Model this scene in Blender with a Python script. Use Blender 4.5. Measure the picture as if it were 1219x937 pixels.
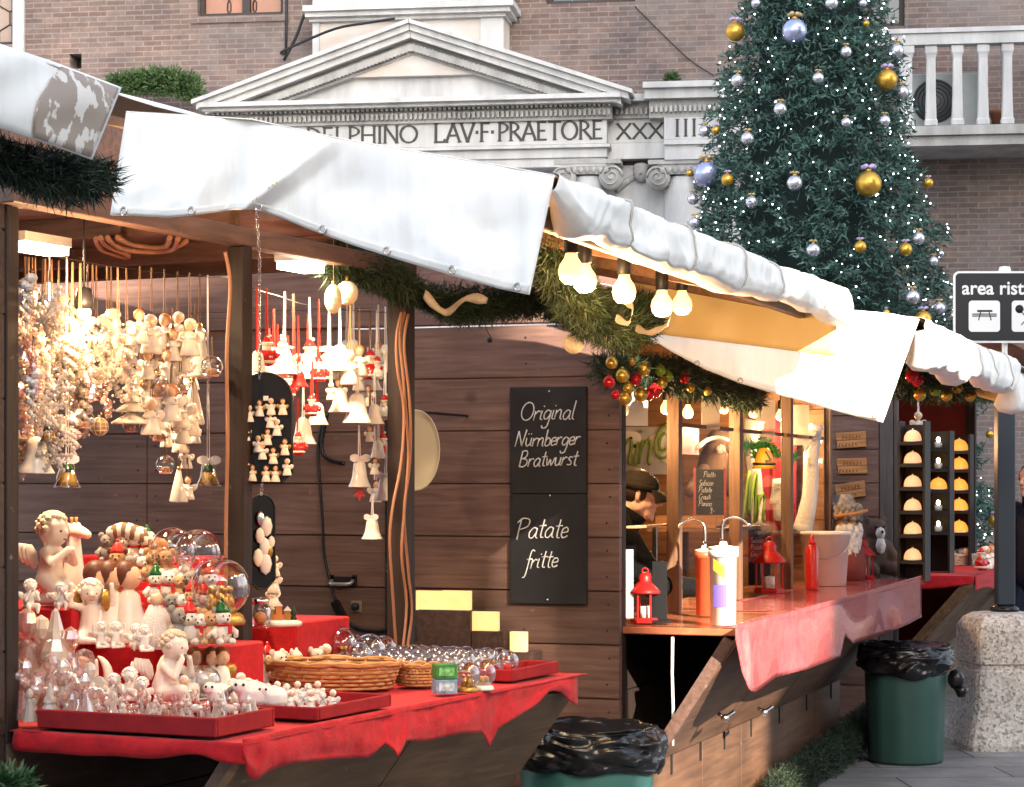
import bpy, bmesh, math, random
from mathutils import Vector, Matrix, Euler
R = math.radians
rnd = random.Random(7)
sc = bpy.context.scene
for o in list(bpy.data.objects):
    bpy.data.objects.remove(o)
col = sc.collection

# ---------------------------------------------------------------- camera, sky, sun, exposure
YAW, FPX, HC = R(19.5), 2600.0, 1.6
cam = bpy.data.cameras.new('Camera')
camo = bpy.data.objects.new('Camera', cam); col.objects.link(camo)
cam.sensor_width = 36; cam.lens = 36 * FPX / 1219.0
cam.shift_y = (575 - 468.5) / 1219.0
cam.clip_start = .05; cam.clip_end = 600
camo.location = (0, 0, HC); camo.rotation_euler = (R(90), 0, YAW)
sc.camera = camo

SUN_EL, SUN_AZ = R(22), R(135)             # azimuth from +Y, clockwise
world = bpy.data.worlds.new('World'); sc.world = world; world.use_nodes = True
wn = world.node_tree
sky = wn.nodes.new('ShaderNodeTexSky'); sky.sky_type = 'NISHITA'; sky.sun_disc = False
sky.sun_elevation = SUN_EL; sky.sun_rotation = SUN_AZ
sky.air_density = 1.0; sky.dust_density = 2.5; sky.ozone_density = 0.6
hs = wn.nodes.new('ShaderNodeHueSaturation'); hs.inputs['Saturation'].default_value = .62
wn.links.new(sky.outputs[0], hs.inputs['Color']); wn.links.new(hs.outputs[0], wn.nodes['Background'].inputs[0])
wn.nodes['Background'].inputs[1].default_value = 0.15
sdir = Vector((math.sin(SUN_AZ) * math.cos(SUN_EL), math.cos(SUN_AZ) * math.cos(SUN_EL), math.sin(SUN_EL)))
sl = bpy.data.lights.new('Sun', 'SUN'); sl.energy = 5.0; sl.angle = R(0.5); sl.color = (1, .86, .68)
so = bpy.data.objects.new('Sun', sl); col.objects.link(so)
so.rotation_euler = (-sdir).to_track_quat('-Z', 'Y').to_euler()
so.location = (10, -10, 20)
sc.view_settings.view_transform = 'Standard'; sc.view_settings.look = 'None'
sc.view_settings.gamma = 1; sc.view_settings.use_curve_mapping = False
sc.view_settings.exposure = 2.15
sc.cycles.max_bounces = 8; sc.cycles.transparent_max_bounces = 24
sc.cycles.transmission_bounces = 6; sc.cycles.glossy_bounces = 3; sc.cycles.diffuse_bounces = 3
sc.cycles.sample_clamp_indirect = 6; sc.cycles.use_denoising = True
sc.cycles.caustics_reflective = False; sc.cycles.caustics_refractive = False

# ---------------------------------------------------------------- measuring: photo pixel + a known plane -> point in the square
CY, SY = math.cos(YAW), math.sin(YAW)
def W(px, py, d):
    r = (px - 609.5) / FPX * d
    return Vector((-d * SY + r * CY, d * CY + r * SY, HC + (575 - py) / FPX * d))
def onX(px, py, X):
    k = (px - 609.5) / FPX
    return W(px, py, X / (-SY + k * CY))
def onY(px, py, Y):
    k = (px - 609.5) / FPX
    return W(px, py, Y / (CY + k * SY))
def onZ(px, py, z):
    return W(px, py, FPX * (HC - z) / (py - 575))
def dist(p): return -p[0] * SY + p[1] * CY
def face_cam(p): return math.atan2(-p[0], p[1])
# ornament stall frame: t along its front, o outwards to the aisle
A0 = Vector((-3.21, 5.09, 0)); U1 = Vector((math.sin(R(5)), math.cos(R(5)), 0)); N1 = Vector((U1.y, -U1.x, 0))
def S1(t, o, z): return A0 + U1 * t + N1 * o + Vector((0, 0, z))
def onS1(px, py, o):
    k = (px - 609.5) / FPX
    b = A0 + N1 * o
    rb, db = b.x * CY + b.y * SY, -b.x * SY + b.y * CY
    ur, ud = U1.x * CY + U1.y * SY, -U1.x * SY + U1.y * CY
    t = (k * db - rb) / (ur - k * ud)
    return W(px, py, db + ud * t)
ROT1 = Matrix.Rotation(-R(5), 3, 'Z')

# ---------------------------------------------------------------- materials
MATS = {}
def mat(name, c, rough=.6, metal=0, var=0, scale=8, c2=None, bump=0, bscale=None, trans=0, emit=None, es=0, stretch=(1, 1, 1), spec=.4, coat=0, sheen=0, sss=0, ior=1.45, rvar=0):
    if name in MATS: return MATS[name]
    m = bpy.data.materials.new(name); m.use_nodes = True
    nt = m.node_tree; b = nt.nodes['Principled BSDF']; N = nt.nodes.new; L = nt.links.new
    def si(k, v):
        if k in b.inputs: b.inputs[k].default_value = v
    si('Base Color', (*c, 1)); si('Roughness', rough); si('Metallic', metal); si('Specular IOR Level', spec)
    si('Transmission Weight', trans); si('Coat Weight', coat); si('IOR', ior)
    if sss: si('Subsurface Weight', sss); si('Subsurface Radius', (.02, .012, .008))
    if sheen: si('Sheen Weight', sheen)
    if emit: si('Emission Color', (*emit, 1)); si('Emission Strength', es)
    if var or c2 or bump or rvar:
        tc = N('ShaderNodeTexCoord'); mp = N('ShaderNodeMapping'); mp.inputs['Scale'].default_value = stretch
        L(tc.outputs['Object'], mp.inputs[0])
        nz = N('ShaderNodeTexNoise'); nz.inputs['Scale'].default_value = scale; nz.inputs['Detail'].default_value = 6; nz.inputs['Roughness'].default_value = .62
        L(mp.outputs[0], nz.inputs['Vector'])
        if var or c2:
            rp = N('ShaderNodeValToRGB'); rp.color_ramp.elements[0].position = .3; rp.color_ramp.elements[1].position = .7
            a = c if c2 else tuple(x * (1 - var) for x in c); d = c2 if c2 else tuple(min(1, x * (1 + var)) for x in c)
            rp.color_ramp.elements[0].color = (*a, 1); rp.color_ramp.elements[1].color = (*d, 1)
            L(nz.outputs[0], rp.inputs[0]); L(rp.outputs[0], b.inputs['Base Color'])
        if rvar:
            mr = N('ShaderNodeMapRange'); mr.inputs[3].default_value = max(0, rough - rvar); mr.inputs[4].default_value = min(1, rough + rvar)
            mr.inputs[1].default_value = .3; mr.inputs[2].default_value = .7
            L(nz.outputs[0], mr.inputs[0]); L(mr.outputs[0], b.inputs['Roughness'])
        if bump:
            nb = N('ShaderNodeTexNoise'); nb.inputs['Scale'].default_value = bscale or scale * 3; nb.inputs['Detail'].default_value = 5
            L(mp.outputs[0], nb.inputs['Vector'])
            bp = N('ShaderNodeBump'); bp.inputs['Strength'].default_value = bump; bp.inputs['Distance'].default_value = .02
            L(nb.outputs[0], bp.inputs['Height']); L(bp.outputs[0], b.inputs['Normal'])
    MATS[name] = m
    return m

def wood(name, c1, c2, axis=0, rough=.65, sc_=3, stains=.5, pitch=0):
    """painted or raw boards: grain along AXIS, darker knots and pale scuffs"""
    if name in MATS: return MATS[name]
    m = bpy.data.materials.new(name); m.use_nodes = True
    nt = m.node_tree; b = nt.nodes['Principled BSDF']; N = nt.nodes.new; L = nt.links.new
    tc = N('ShaderNodeTexCoord'); mp = N('ShaderNodeMapping')
    s = [14, 14, 14]; s[axis] = 1.0; mp.inputs['Scale'].default_value = s
    L(tc.outputs['Object'], mp.inputs[0])
    n1 = N('ShaderNodeTexNoise'); n1.inputs['Scale'].default_value = sc_; n1.inputs['Detail'].default_value = 8; n1.inputs['Distortion'].default_value = .6
    L(mp.outputs[0], n1.inputs['Vector'])
    n2 = N('ShaderNodeTexNoise'); n2.inputs['Scale'].default_value = 2.3; n2.inputs['Detail'].default_value = 4
    L(tc.outputs['Object'], n2.inputs['Vector'])
    rp = N('ShaderNodeValToRGB'); rp.color_ramp.elements[0].position = .32; rp.color_ramp.elements[1].position = .68
    rp.color_ramp.elements[0].color = (*c1, 1); rp.color_ramp.elements[1].color = (*c2, 1)
    L(n1.outputs[0], rp.inputs[0])
    mx = N('ShaderNodeMix'); mx.data_type = 'RGBA'; mx.blend_type = 'MULTIPLY'; mx.inputs[0].default_value = stains
    rp2 = N('ShaderNodeValToRGB'); rp2.color_ramp.elements[0].position = .35; rp2.color_ramp.elements[1].position = .62
    rp2.color_ramp.elements[0].color = (.5, .47, .45, 1); rp2.color_ramp.elements[1].color = (1.15, 1.12, 1.1, 1)
    L(n2.outputs[0], rp2.inputs[0]); L(rp.outputs[0], mx.inputs[6]); L(rp2.outputs[0], mx.inputs[7])
    base = mx.outputs[2]
    if pitch:                                                 # every board took the paint a little differently
        sx = N('ShaderNodeSeparateXYZ'); L(tc.outputs['Object'], sx.inputs[0])
        dv = N('ShaderNodeMath'); dv.operation = 'MULTIPLY_ADD'; dv.inputs[1].default_value = 1 / pitch; dv.inputs[2].default_value = -.066; L(sx.outputs[2], dv.inputs[0])
        fl = N('ShaderNodeMath'); fl.operation = 'FLOOR'; L(dv.outputs[0], fl.inputs[0])
        wn_ = N('ShaderNodeTexWhiteNoise'); wn_.noise_dimensions = '1D'; L(fl.outputs[0], wn_.inputs['W'])
        r4 = N('ShaderNodeMapRange'); r4.inputs[3].default_value = .74; r4.inputs[4].default_value = 1.2; L(wn_.outputs['Value'], r4.inputs[0])
        kn = N('ShaderNodeTexVoronoi'); kn.inputs['Scale'].default_value = 2.6; L(tc.outputs['Object'], kn.inputs['Vector'])
        r5 = N('ShaderNodeMapRange'); r5.inputs[1].default_value = .03; r5.inputs[2].default_value = .1; r5.inputs[3].default_value = .5; r5.inputs[4].default_value = 1; L(kn.outputs['Distance'], r5.inputs[0])
        mm = N('ShaderNodeMath'); mm.operation = 'MULTIPLY'; L(r4.outputs[0], mm.inputs[0]); L(r5.outputs[0], mm.inputs[1])
        vs_ = N('ShaderNodeVectorMath'); vs_.operation = 'SCALE'; L(base, vs_.inputs[0]); L(mm.outputs[0], vs_.inputs['Scale']); base = vs_.outputs[0]
    # scuffs
    n3 = N('ShaderNodeTexNoise'); n3.inputs['Scale'].default_value = 26; n3.inputs['Detail'].default_value = 3
    L(tc.outputs['Object'], n3.inputs['Vector'])
    r3 = N('ShaderNodeValToRGB'); r3.color_ramp.elements[0].position = .70; r3.color_ramp.elements[1].position = .78
    r3.color_ramp.elements[0].color = (0, 0, 0, 1); r3.color_ramp.elements[1].color = (.35, .35, .35, 1)
    L(n3.outputs[0], r3.inputs[0])
    m2 = N('ShaderNodeMix'); m2.data_type = 'RGBA'; m2.inputs[7].default_value = (.32, .27, .24, 1)
    L(r3.outputs[0], m2.inputs[0]); L(base, m2.inputs[6]); L(m2.outputs[2], b.inputs['Base Color'])
    b.inputs['Roughness'].default_value = rough; b.inputs['Specular IOR Level'].default_value = .35
    bp = N('ShaderNodeBump'); bp.inputs['Strength'].default_value = .25; bp.inputs['Distance'].default_value = .01
    L(n1.outputs[0], bp.inputs['Height']); L(bp.outputs[0], b.inputs['Normal'])
    MATS[name] = m
    return m

def clear(name, tint=(1, 1, 1), gloss=.25, rough=.03, body=0.0):
    """thin clear glass or acrylic: see-through, with a sheen that grows towards the rim"""
    if name in MATS: return MATS[name]
    m = bpy.data.materials.new(name); m.use_nodes = True
    nt = m.node_tree; N = nt.nodes.new; L = nt.links.new
    nt.nodes.remove(nt.nodes['Principled BSDF']); out = nt.nodes['Material Output']
    t = N('ShaderNodeBsdfTransparent'); t.inputs[0].default_value = (*tint, 1)
    g = N('ShaderNodeBsdfGlossy'); g.inputs['Roughness'].default_value = rough
    d = N('ShaderNodeBsdfDiffuse'); d.inputs[0].default_value = (.9 * tint[0], .9 * tint[1], .9 * tint[2], 1)
    lw = N('ShaderNodeLayerWeight'); lw.inputs[0].default_value = .35
    mr = N('ShaderNodeMapRange'); mr.inputs[3].default_value = gloss * .25; mr.inputs[4].default_value = min(1, gloss * 3)
    L(lw.outputs['Facing'], mr.inputs[0])
    mx = N('ShaderNodeMixShader'); L(mr.outputs[0], mx.inputs[0]); L(t.outputs[0], mx.inputs[1]); L(g.outputs[0], mx.inputs[2])
    m2 = N('ShaderNodeMixShader'); m2.inputs[0].default_value = body
    L(mx.outputs[0], m2.inputs[1]); L(d.outputs[0], m2.inputs[2]); L(m2.outputs[0], out.inputs[0])
    MATS[name] = m
    return m

def brick_mat(name, c1, c2, mortar, bw, bh, ms=.012, off=(0, 0)):
    """laid bricks in the XZ plane of the object"""
    m = bpy.data.materials.new(name); m.use_nodes = True
    nt = m.node_tree; b = nt.nodes['Principled BSDF']; N = nt.nodes.new; L = nt.links.new
    tc = N('ShaderNodeTexCoord'); sp = N('ShaderNodeSeparateXYZ'); cb = N('ShaderNodeCombineXYZ')
    L(tc.outputs['Object'], sp.inputs[0]); L(sp.outputs[0], cb.inputs[0]); L(sp.outputs[2], cb.inputs[1])
    wob = N('ShaderNodeTexNoise'); wob.inputs['Scale'].default_value = 5; L(cb.outputs[0], wob.inputs['Vector'])
    vm = N('ShaderNodeVectorMath'); vm.operation = 'MULTIPLY_ADD'; vm.inputs[1].default_value = (.02, .014, 0)
    L(wob.outputs['Color'], vm.inputs[0]); L(cb.outputs[0], vm.inputs[2])
    br = N('ShaderNodeTexBrick'); br.inputs['Scale'].default_value = 1; br.inputs['Brick Width'].default_value = bw
    br.inputs['Row Height'].default_value = bh; br.inputs['Mortar Size'].default_value = ms; br.inputs['Mortar Smooth'].default_value = .3
    br.inputs['Color1'].default_value = (*c1, 1); br.inputs['Color2'].default_value = (*c2, 1); br.inputs['Mortar'].default_value = (*mortar, 1)
    br.inputs['Bias'].default_value = -.15
    L(vm.outputs[0], br.inputs['Vector'])
    def mul(src, scale, lo, hi, p0, p1, f=1, c=None):
        n = N('ShaderNodeTexNoise'); n.inputs['Scale'].default_value = scale; n.inputs['Detail'].default_value = 6; n.inputs['Roughness'].default_value = .65
        L(cb.outputs[0], n.inputs['Vector'])
        r = N('ShaderNodeValToRGB'); r.color_ramp.elements[0].position = p0; r.color_ramp.elements[1].position = p1
        r.color_ramp.elements[0].color = (*lo, 1); r.color_ramp.elements[1].color = (*hi, 1); L(n.outputs[0], r.inputs[0])
        x = N('ShaderNodeMix'); x.data_type = 'RGBA'; x.blend_type = 'MULTIPLY'; x.inputs[0].default_value = f
        L(src, x.inputs[6]); L(r.outputs[0], x.inputs[7]); return x.outputs[2]
    o = mul(br.outputs['Color'], .9, (.72, .74, .78), (1.25, 1.12, 1.04), .35, .65)
    o = mul(o, 9, (.78, .78, .8), (1.15, 1.12, 1.1), .3, .7)
    # grey lime bloom in broad patches
    n = N('ShaderNodeTexNoise'); n.inputs['Scale'].default_value = .55; n.inputs['Detail'].default_value = 7; L(cb.outputs[0], n.inputs['Vector'])
    r = N('ShaderNodeValToRGB'); r.color_ramp.elements[0].position = .46; r.color_ramp.elements[1].position = .66
    r.color_ramp.elements[1].color = (.55, .55, .55, 1); L(n.outputs[0], r.inputs[0])
    x = N('ShaderNodeMix'); x.data_type = 'RGBA'; x.inputs[7].default_value = (.235, .215, .21, 1)
    L(r.outputs[0], x.inputs[0]); L(o, x.inputs[6]); L(x.outputs[2], b.inputs['Base Color'])
    b.inputs['Roughness'].default_value = .9; b.inputs['Specular IOR Level'].default_value = .2
    bp = N('ShaderNodeBump'); bp.inputs['Strength'].default_value = .5; bp.inputs['Distance'].default_value = .012; bp.invert = True
    L(br.outputs['Fac'], bp.inputs['Height']); L(bp.outputs[0], b.inputs['Normal'])
    return m

def tarp_mat(name):
    """coated canvas: fine creases, vertical water streaks, grubby blotches"""
    m = bpy.data.materials.new(name); m.use_nodes = True
    nt = m.node_tree; b = nt.nodes['Principled BSDF']; N = nt.nodes.new; L = nt.links.new
    tc = N('ShaderNodeTexCoord')
    def nz(scale, stretch=(1, 1, 1), det=6, dist=0):
        mp = N('ShaderNodeMapping'); mp.inputs['Scale'].default_value = stretch; L(tc.outputs['Object'], mp.inputs[0])
        n = N('ShaderNodeTexNoise'); n.inputs['Scale'].default_value = scale; n.inputs['Detail'].default_value = det; n.inputs['Distortion'].default_value = dist; L(mp.outputs[0], n.inputs['Vector']); return n.outputs[0]
    def ramp(src, p0, p1, c0, c1):
        r = N('ShaderNodeValToRGB'); r.color_ramp.elements[0].position = p0; r.color_ramp.elements[1].position = p1
        r.color_ramp.elements[0].color = (*c0, 1); r.color_ramp.elements[1].color = (*c1, 1); L(src, r.inputs[0]); return r.outputs[0]
    def mul(a, c):
        x = N('ShaderNodeMix'); x.data_type = 'RGBA'; x.blend_type = 'MULTIPLY'; x.inputs[0].default_value = 1; L(a, x.inputs[6]); L(c, x.inputs[7]); return x.outputs[2]
    base = ramp(nz(1.3), .3, .7, (.89, .885, .865), (.93, .928, .92))
    base = mul(base, ramp(nz(9, (2.2, 2.2, .1), 5), .36, .56, (.93, .925, .91), (1, 1, 1)))
    base = mul(base, ramp(nz(2.6, (1, 1, 1), 8), .26, .38, (.88, .865, .84), (1, 1, 1)))
    L(base, b.inputs['Base Color']); b.inputs['Roughness'].default_value = .45; b.inputs['Specular IOR Level'].default_value = .3
    cr = N('ShaderNodeTexVoronoi'); cr.feature = 'DISTANCE_TO_EDGE'; cr.inputs['Scale'].default_value = 3.4
    wv = N('ShaderNodeVectorMath'); wv.operation = 'MULTIPLY_ADD'; wv.inputs[1].default_value = (.22, .22, .22)
    n2 = N('ShaderNodeTexNoise'); n2.inputs['Scale'].default_value = 3; L(tc.outputs['Object'], n2.inputs['Vector']); L(n2.outputs['Color'], wv.inputs[0]); L(tc.outputs['Object'], wv.inputs[2]); L(wv.outputs[0], cr.inputs['Vector'])
    mr = N('ShaderNodeMapRange'); mr.inputs[2].default_value = .09; L(cr.outputs['Distance'], mr.inputs[0])
    ad = N('ShaderNodeMath'); ad.operation = 'MULTIPLY_ADD'; ad.inputs[1].default_value = .35; L(nz(14, (1, 1, .4), 4, .8), ad.inputs[2]); L(mr.outputs[0], ad.inputs[0])
    bp = N('ShaderNodeBump'); bp.inputs['Strength'].default_value = .22; bp.inputs['Distance'].default_value = .012; L(ad.outputs[0], bp.inputs['Height']); L(bp.outputs[0], b.inputs['Normal'])
    MATS[name] = m
    return m

# ---------------------------------------------------------------- mesh building
ROOTM = {}
class MB:
    def __init__(s): s.v = []; s.f = []; s.mi = []; s.sm = []
    def add(s, vs, fs, m=0, sm=False):
        n = len(s.v); s.v += [tuple(p) for p in vs]
        for f in fs: s.f.append(tuple(i + n for i in f)); s.mi.append(m); s.sm.append(sm)
        return s
    def box(s, c, d, rot=None, m=0):
        c = Vector(c); vs = []
        for z in (-.5, .5):
            for x, y in ((-.5, -.5), (.5, -.5), (.5, .5), (-.5, .5)):
                p = Vector((x * d[0], y * d[1], z * d[2]))
                vs.append(c + (rot @ p if rot else p))
        return s.add(vs, [(3, 2, 1, 0), (4, 5, 6, 7), (0, 1, 5, 4), (1, 2, 6, 5), (2, 3, 7, 6), (3, 0, 4, 7)], m)
    def bb(s, lo, hi, m=0):
        return s.box([(a + b) / 2 for a, b in zip(lo, hi)], [abs(b - a) for a, b in zip(lo, hi)], None, m)
    def beam(s, a, b, w, h, up=(0, 0, 1), m=0):
        a, b = Vector(a), Vector(b); z = (b - a); l = z.length; z.normalize()
        x = Vector(up).cross(z)
        if x.length < 1e-4: x = Vector((1, 0, 0))
        x.normalize(); y = z.cross(x)
        rot = Matrix((x, y, z)).transposed()
        return s.box((a + b) / 2, (w, h, l), rot, m)
    def tube(s, pts, r, n=8, m=0, caps=True, sm=True):
        pts = [Vector(p) for p in pts]; k = len(pts)
        rs = r if isinstance(r, (list, tuple)) else [r] * k
        T = [(pts[min(i + 1, k - 1)] - pts[max(i - 1, 0)]).normalized() for i in range(k)]
        x = T[0].orthogonal().normalized(); vs = []
        for i in range(k):
            x = (x - T[i] * x.dot(T[i]))
            x = x.normalized() if x.length > 1e-6 else T[i].orthogonal().normalized()
            y = T[i].cross(x)
            for j in range(n):
                a = 2 * math.pi * j / n
                vs.append(pts[i] + (x * math.cos(a) + y * math.sin(a)) * rs[i])
        fs = [(i * n + j, i * n + (j + 1) % n, (i + 1) * n + (j + 1) % n, (i + 1) * n + j) for i in range(k - 1) for j in range(n)]
        s.add(vs, fs, m, sm)
        if caps:
            b = len(s.v) - k * n
            s.f.append(tuple(b + j for j in reversed(range(n)))); s.mi.append(m); s.sm.append(False)
            s.f.append(tuple(b + (k - 1) * n + j for j in range(n))); s.mi.append(m); s.sm.append(False)
        return s
    def lathe(s, prof, c=(0, 0, 0), n=16, m=0, rot=None, sm=True, sq=None, wob=None):
        """profile of (radius, height) turned round Z at C; SQ squares the section"""
        c = Vector(c); vs = []
        for i, (r, z) in enumerate(prof):
            for j in range(n):
                a = 2 * math.pi * j / n; ca, sa = math.cos(a), math.sin(a); q = r
                if sq: q = r / ((abs(ca) ** sq + abs(sa) ** sq) ** (1 / sq))
                if wob: q = q + wob(i, a)
                p = Vector((q * ca, q * sa, z)); vs.append(c + (rot @ p if rot else p))
        k = len(prof)
        fs = [(i * n + j, i * n + (j + 1) % n, (i + 1) * n + (j + 1) % n, (i + 1) * n + j) for i in range(k - 1) for j in range(n)]
        if prof[0][0] > 1e-5: fs.append(tuple(reversed(range(n))))
        if prof[-1][0] > 1e-5: fs.append(tuple((k - 1) * n + j for j in range(n)))
        return s.add(vs, fs, m, sm)
    def ball(s, c, r, sc_=(1, 1, 1), n=12, m=0, rot=None, lo=0., hi=1.):
        k = max(4, n // 2); prof = []
        c = Vector(c); vs = []
        for i in range(k + 1):
            t = math.pi * (lo + (hi - lo) * i / k)
            for j in range(n):
                a = 2 * math.pi * j / n
                p = Vector((math.sin(t) * math.cos(a) * sc_[0], math.sin(t) * math.sin(a) * sc_[1], -math.cos(t) * sc_[2])) * r
                vs.append(c + (rot @ p if rot else p))
        fs = [(i * n + j, i * n + (j + 1) % n, (i + 1) * n + (j + 1) % n, (i + 1) * n + j) for i in range(k) for j in range(n)]
        return s.add(vs, fs, m, True)
    def grid(s, fn, nu, nv, m=0, sm=True):
        vs = [fn(i / nu, j / nv) for j in range(nv + 1) for i in range(nu + 1)]
        w = nu + 1
        fs = [(j * w + i, j * w + i + 1, (j + 1) * w + i + 1, (j + 1) * w + i) for j in range(nv) for i in range(nu)]
        return s.add(vs, fs, m, sm)
    def sheet(s, fn, nu, nv, thick, nrm, m0=0, m1=None):
        """cloth of real thickness: FN(u,v) is its front, the back lies THICK behind it along -NRM"""
        m1 = m0 if m1 is None else m1; nrm = Vector(nrm).normalized() * thick
        F = [Vector(fn(i / nu, j / nv)) for j in range(nv + 1) for i in range(nu + 1)]
        w = nu + 1; n = len(F)
        q = [(j * w + i, j * w + i + 1, (j + 1) * w + i + 1, (j + 1) * w + i) for j in range(nv) for i in range(nu)]
        a, b, c_ = F[0], F[nu], F[nv * w]
        if (b - a).cross(c_ - a).dot(nrm) < 0: q = [tuple(reversed(f)) for f in q]
        s.add(F, q, m0, True)
        s.add([p - nrm for p in F], [tuple(reversed(f)) for f in q], m1, True)
        b0 = len(s.v) - 2 * n
        ring = list(range(nu)) + [nu + j * w for j in range(nv)] + [nv * w + nu - i for i in range(nu)] + [(nv - j) * w for j in range(nv)]
        for i in range(len(ring)):
            p, q2 = ring[i], ring[(i + 1) % len(ring)]
            s.f.append((b0 + p, b0 + q2, b0 + n + q2, b0 + n + p)); s.mi.append(m0); s.sm.append(False)
        return s
    def prism(s, pts, vec, m=0):
        pts = [Vector(p) for p in pts]; vec = Vector(vec); n = len(pts)
        nn = Vector((0, 0, 0))
        for i in range(n): nn += pts[i].cross(pts[(i + 1) % n])
        if nn.dot(vec) > 0: pts.reverse()
        vs = pts + [p + vec for p in pts]
        fs = [tuple(range(n)), tuple(reversed(range(n, 2 * n)))] + [((i + 1) % n, i, n + i, n + (i + 1) % n) for i in range(n)]
        return s.add(vs, fs, m)
    def blade(s, p, d, l, w, m=0):
        d = Vector(d).normalized(); x = d.orthogonal().normalized()
        x = Matrix.Rotation(rnd.random() * 6.28, 3, d) @ x
        p = Vector(p)
        return s.add([p - x * w, p + x * w, p + d * l], [(0, 1, 2)], m)
    def build(s, name, mats, parent=None, world=True, bevel=0, mod=None):
        if not isinstance(mats, (list, tuple)): mats = [mats]
        me = bpy.data.meshes.new(name)
        vs = s.v; loc = None
        if parent is not None and world:
            inv = ROOTM[root_of(parent).name].inverted(); vs = [tuple(inv @ Vector(p)) for p in vs]
        elif parent is None and world and vs:
            xs = [p[0] for p in vs]; ys = [p[1] for p in vs]; zs = [p[2] for p in vs]
            loc = ((min(xs) + max(xs)) / 2, (min(ys) + max(ys)) / 2, min(zs))
            vs = [(p[0] - loc[0], p[1] - loc[1], p[2] - loc[2]) for p in vs]
        me.from_pydata(vs, [], s.f)
        for m in mats: me.materials.append(m)
        me.polygons.foreach_set('material_index', s.mi); me.polygons.foreach_set('use_smooth', s.sm)
        me.update()
        o = bpy.data.objects.new(name, me); col.objects.link(o)
        if loc: o.location = loc; ROOTM[o.name] = Matrix.Translation(loc)
        if parent is not None: o.parent = parent
        if bevel:
            b = o.modifiers.new('b', 'BEVEL'); b.width = bevel; b.segments = 1; b.limit_method = 'ANGLE'; b.angle_limit = R(50)
        return o
def root_of(o):
    while o.parent is not None: o = o.parent
    return o
def tag(o, label=None, cat=None, group=None, kind=None):
    if label: o['label'] = label
    if cat: o['category'] = cat
    if group: o['group'] = group
    if kind: o['kind'] = kind
    return o
def thing(name, label, cat, loc=(0, 0, 0), rz=0, group=None):
    o = bpy.data.objects.new(name, None); col.objects.link(o); o.empty_display_size = .1
    o.location = loc; o.rotation_euler = (0, 0, rz)
    ROOTM[o.name] = Matrix.Translation(Vector(loc)) @ Matrix.Rotation(rz, 4, 'Z')
    return tag(o, label, cat, group)
def copy_tree(o, parent=None):
    c = o.copy(); col.objects.link(c)
    if parent is not None: c.parent = parent
    for ch in list(o.children): copy_tree(ch, c)
    return c
class Proto:
    """builds one of a kind once; later calls copy it with its parts"""
    def __init__(s, fn): s.fn = fn; s.src = None
    def __call__(s, loc, rz=0, scale=1, label=None, group=None):
        if s.src is None: o = s.src = s.fn()
        else:
            o = copy_tree(s.src)
            for ch in list(o.children):
                if ch.get('own'): bpy.data.objects.remove(ch)
        o.location = loc; o.rotation_euler = (0, 0, rz); o.scale = (scale,) * 3
        ROOTM[o.name] = Matrix.Translation(Vector(loc)) @ Matrix.Rotation(rz, 4, 'Z') @ Matrix.Scale(scale, 4)
        if label: o['label'] = label
        if group: o['group'] = group
        return o
def remesh(caps, vox, smooth=6):
    """one continuous body from tapered capsules ((p, r), (q, r2)) and balls"""
    b = MB()
    for (p, r1), (q, r2) in caps:
        p, q = Vector(p), Vector(q); L = (q - p).length
        n = max(1, int(L / (min(r1, r2) * .45)))
        for i in range(n + 1):
            t = i / n; b.ball(p.lerp(q, t), r1 + (r2 - r1) * t, n=10)
    me = bpy.data.meshes.new('tmp'); me.from_pydata(b.v, [], b.f)
    o = bpy.data.objects.new('tmp', me); col.objects.link(o)
    m = o.modifiers.new('r', 'REMESH'); m.mode = 'VOXEL'; m.voxel_size = vox
    k = o.modifiers.new('s', 'SMOOTH'); k.iterations = smooth; k.factor = .5
    dg = bpy.context.evaluated_depsgraph_get(); dg.update()
    ev = o.evaluated_get(dg); e = ev.to_mesh()
    vs = [tuple(v.co) for v in e.vertices]; fs = [tuple(p.vertices) for p in e.polygons]
    ev.to_mesh_clear(); bpy.data.objects.remove(o); bpy.data.meshes.remove(me)
    return vs, fs
def lerp_poly(pts, u):
    """point at fraction U of a polyline, by x"""
    L = [0]
    for a, b in zip(pts, pts[1:]): L.append(L[-1] + math.hypot(b[0] - a[0], b[1] - a[1]))
    t = u * L[-1]
    for i in range(len(pts) - 1):
        if t <= L[i + 1] or i == len(pts) - 2:
            k = (t - L[i]) / max(1e-9, L[i + 1] - L[i])
            return tuple(a + (b - a) * k for a, b in zip(pts[i], pts[i + 1]))
def catmull(pts, n=5):
    if len(pts) < 3: return pts
    P = [pts[0]] + list(pts) + [pts[-1]]; out = []
    for i in range(1, len(P) - 2):
        for k in range(n):
            t = k / n; a, b, c, d = P[i - 1], P[i], P[i + 1], P[i + 2]
            out.append(tuple(.5 * (2 * b[j] + (c[j] - a[j]) * t + (2 * a[j] - 5 * b[j] + 4 * c[j] - d[j]) * t * t + (3 * b[j] - a[j] - 3 * c[j] + d[j]) * t ** 3) for j in range(len(b))))
    return out + [tuple(pts[-1])]
def noise(x, y=0, z=0):
    from mathutils import noise as nn
    return nn.noise(Vector((x, y, z)))

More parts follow.
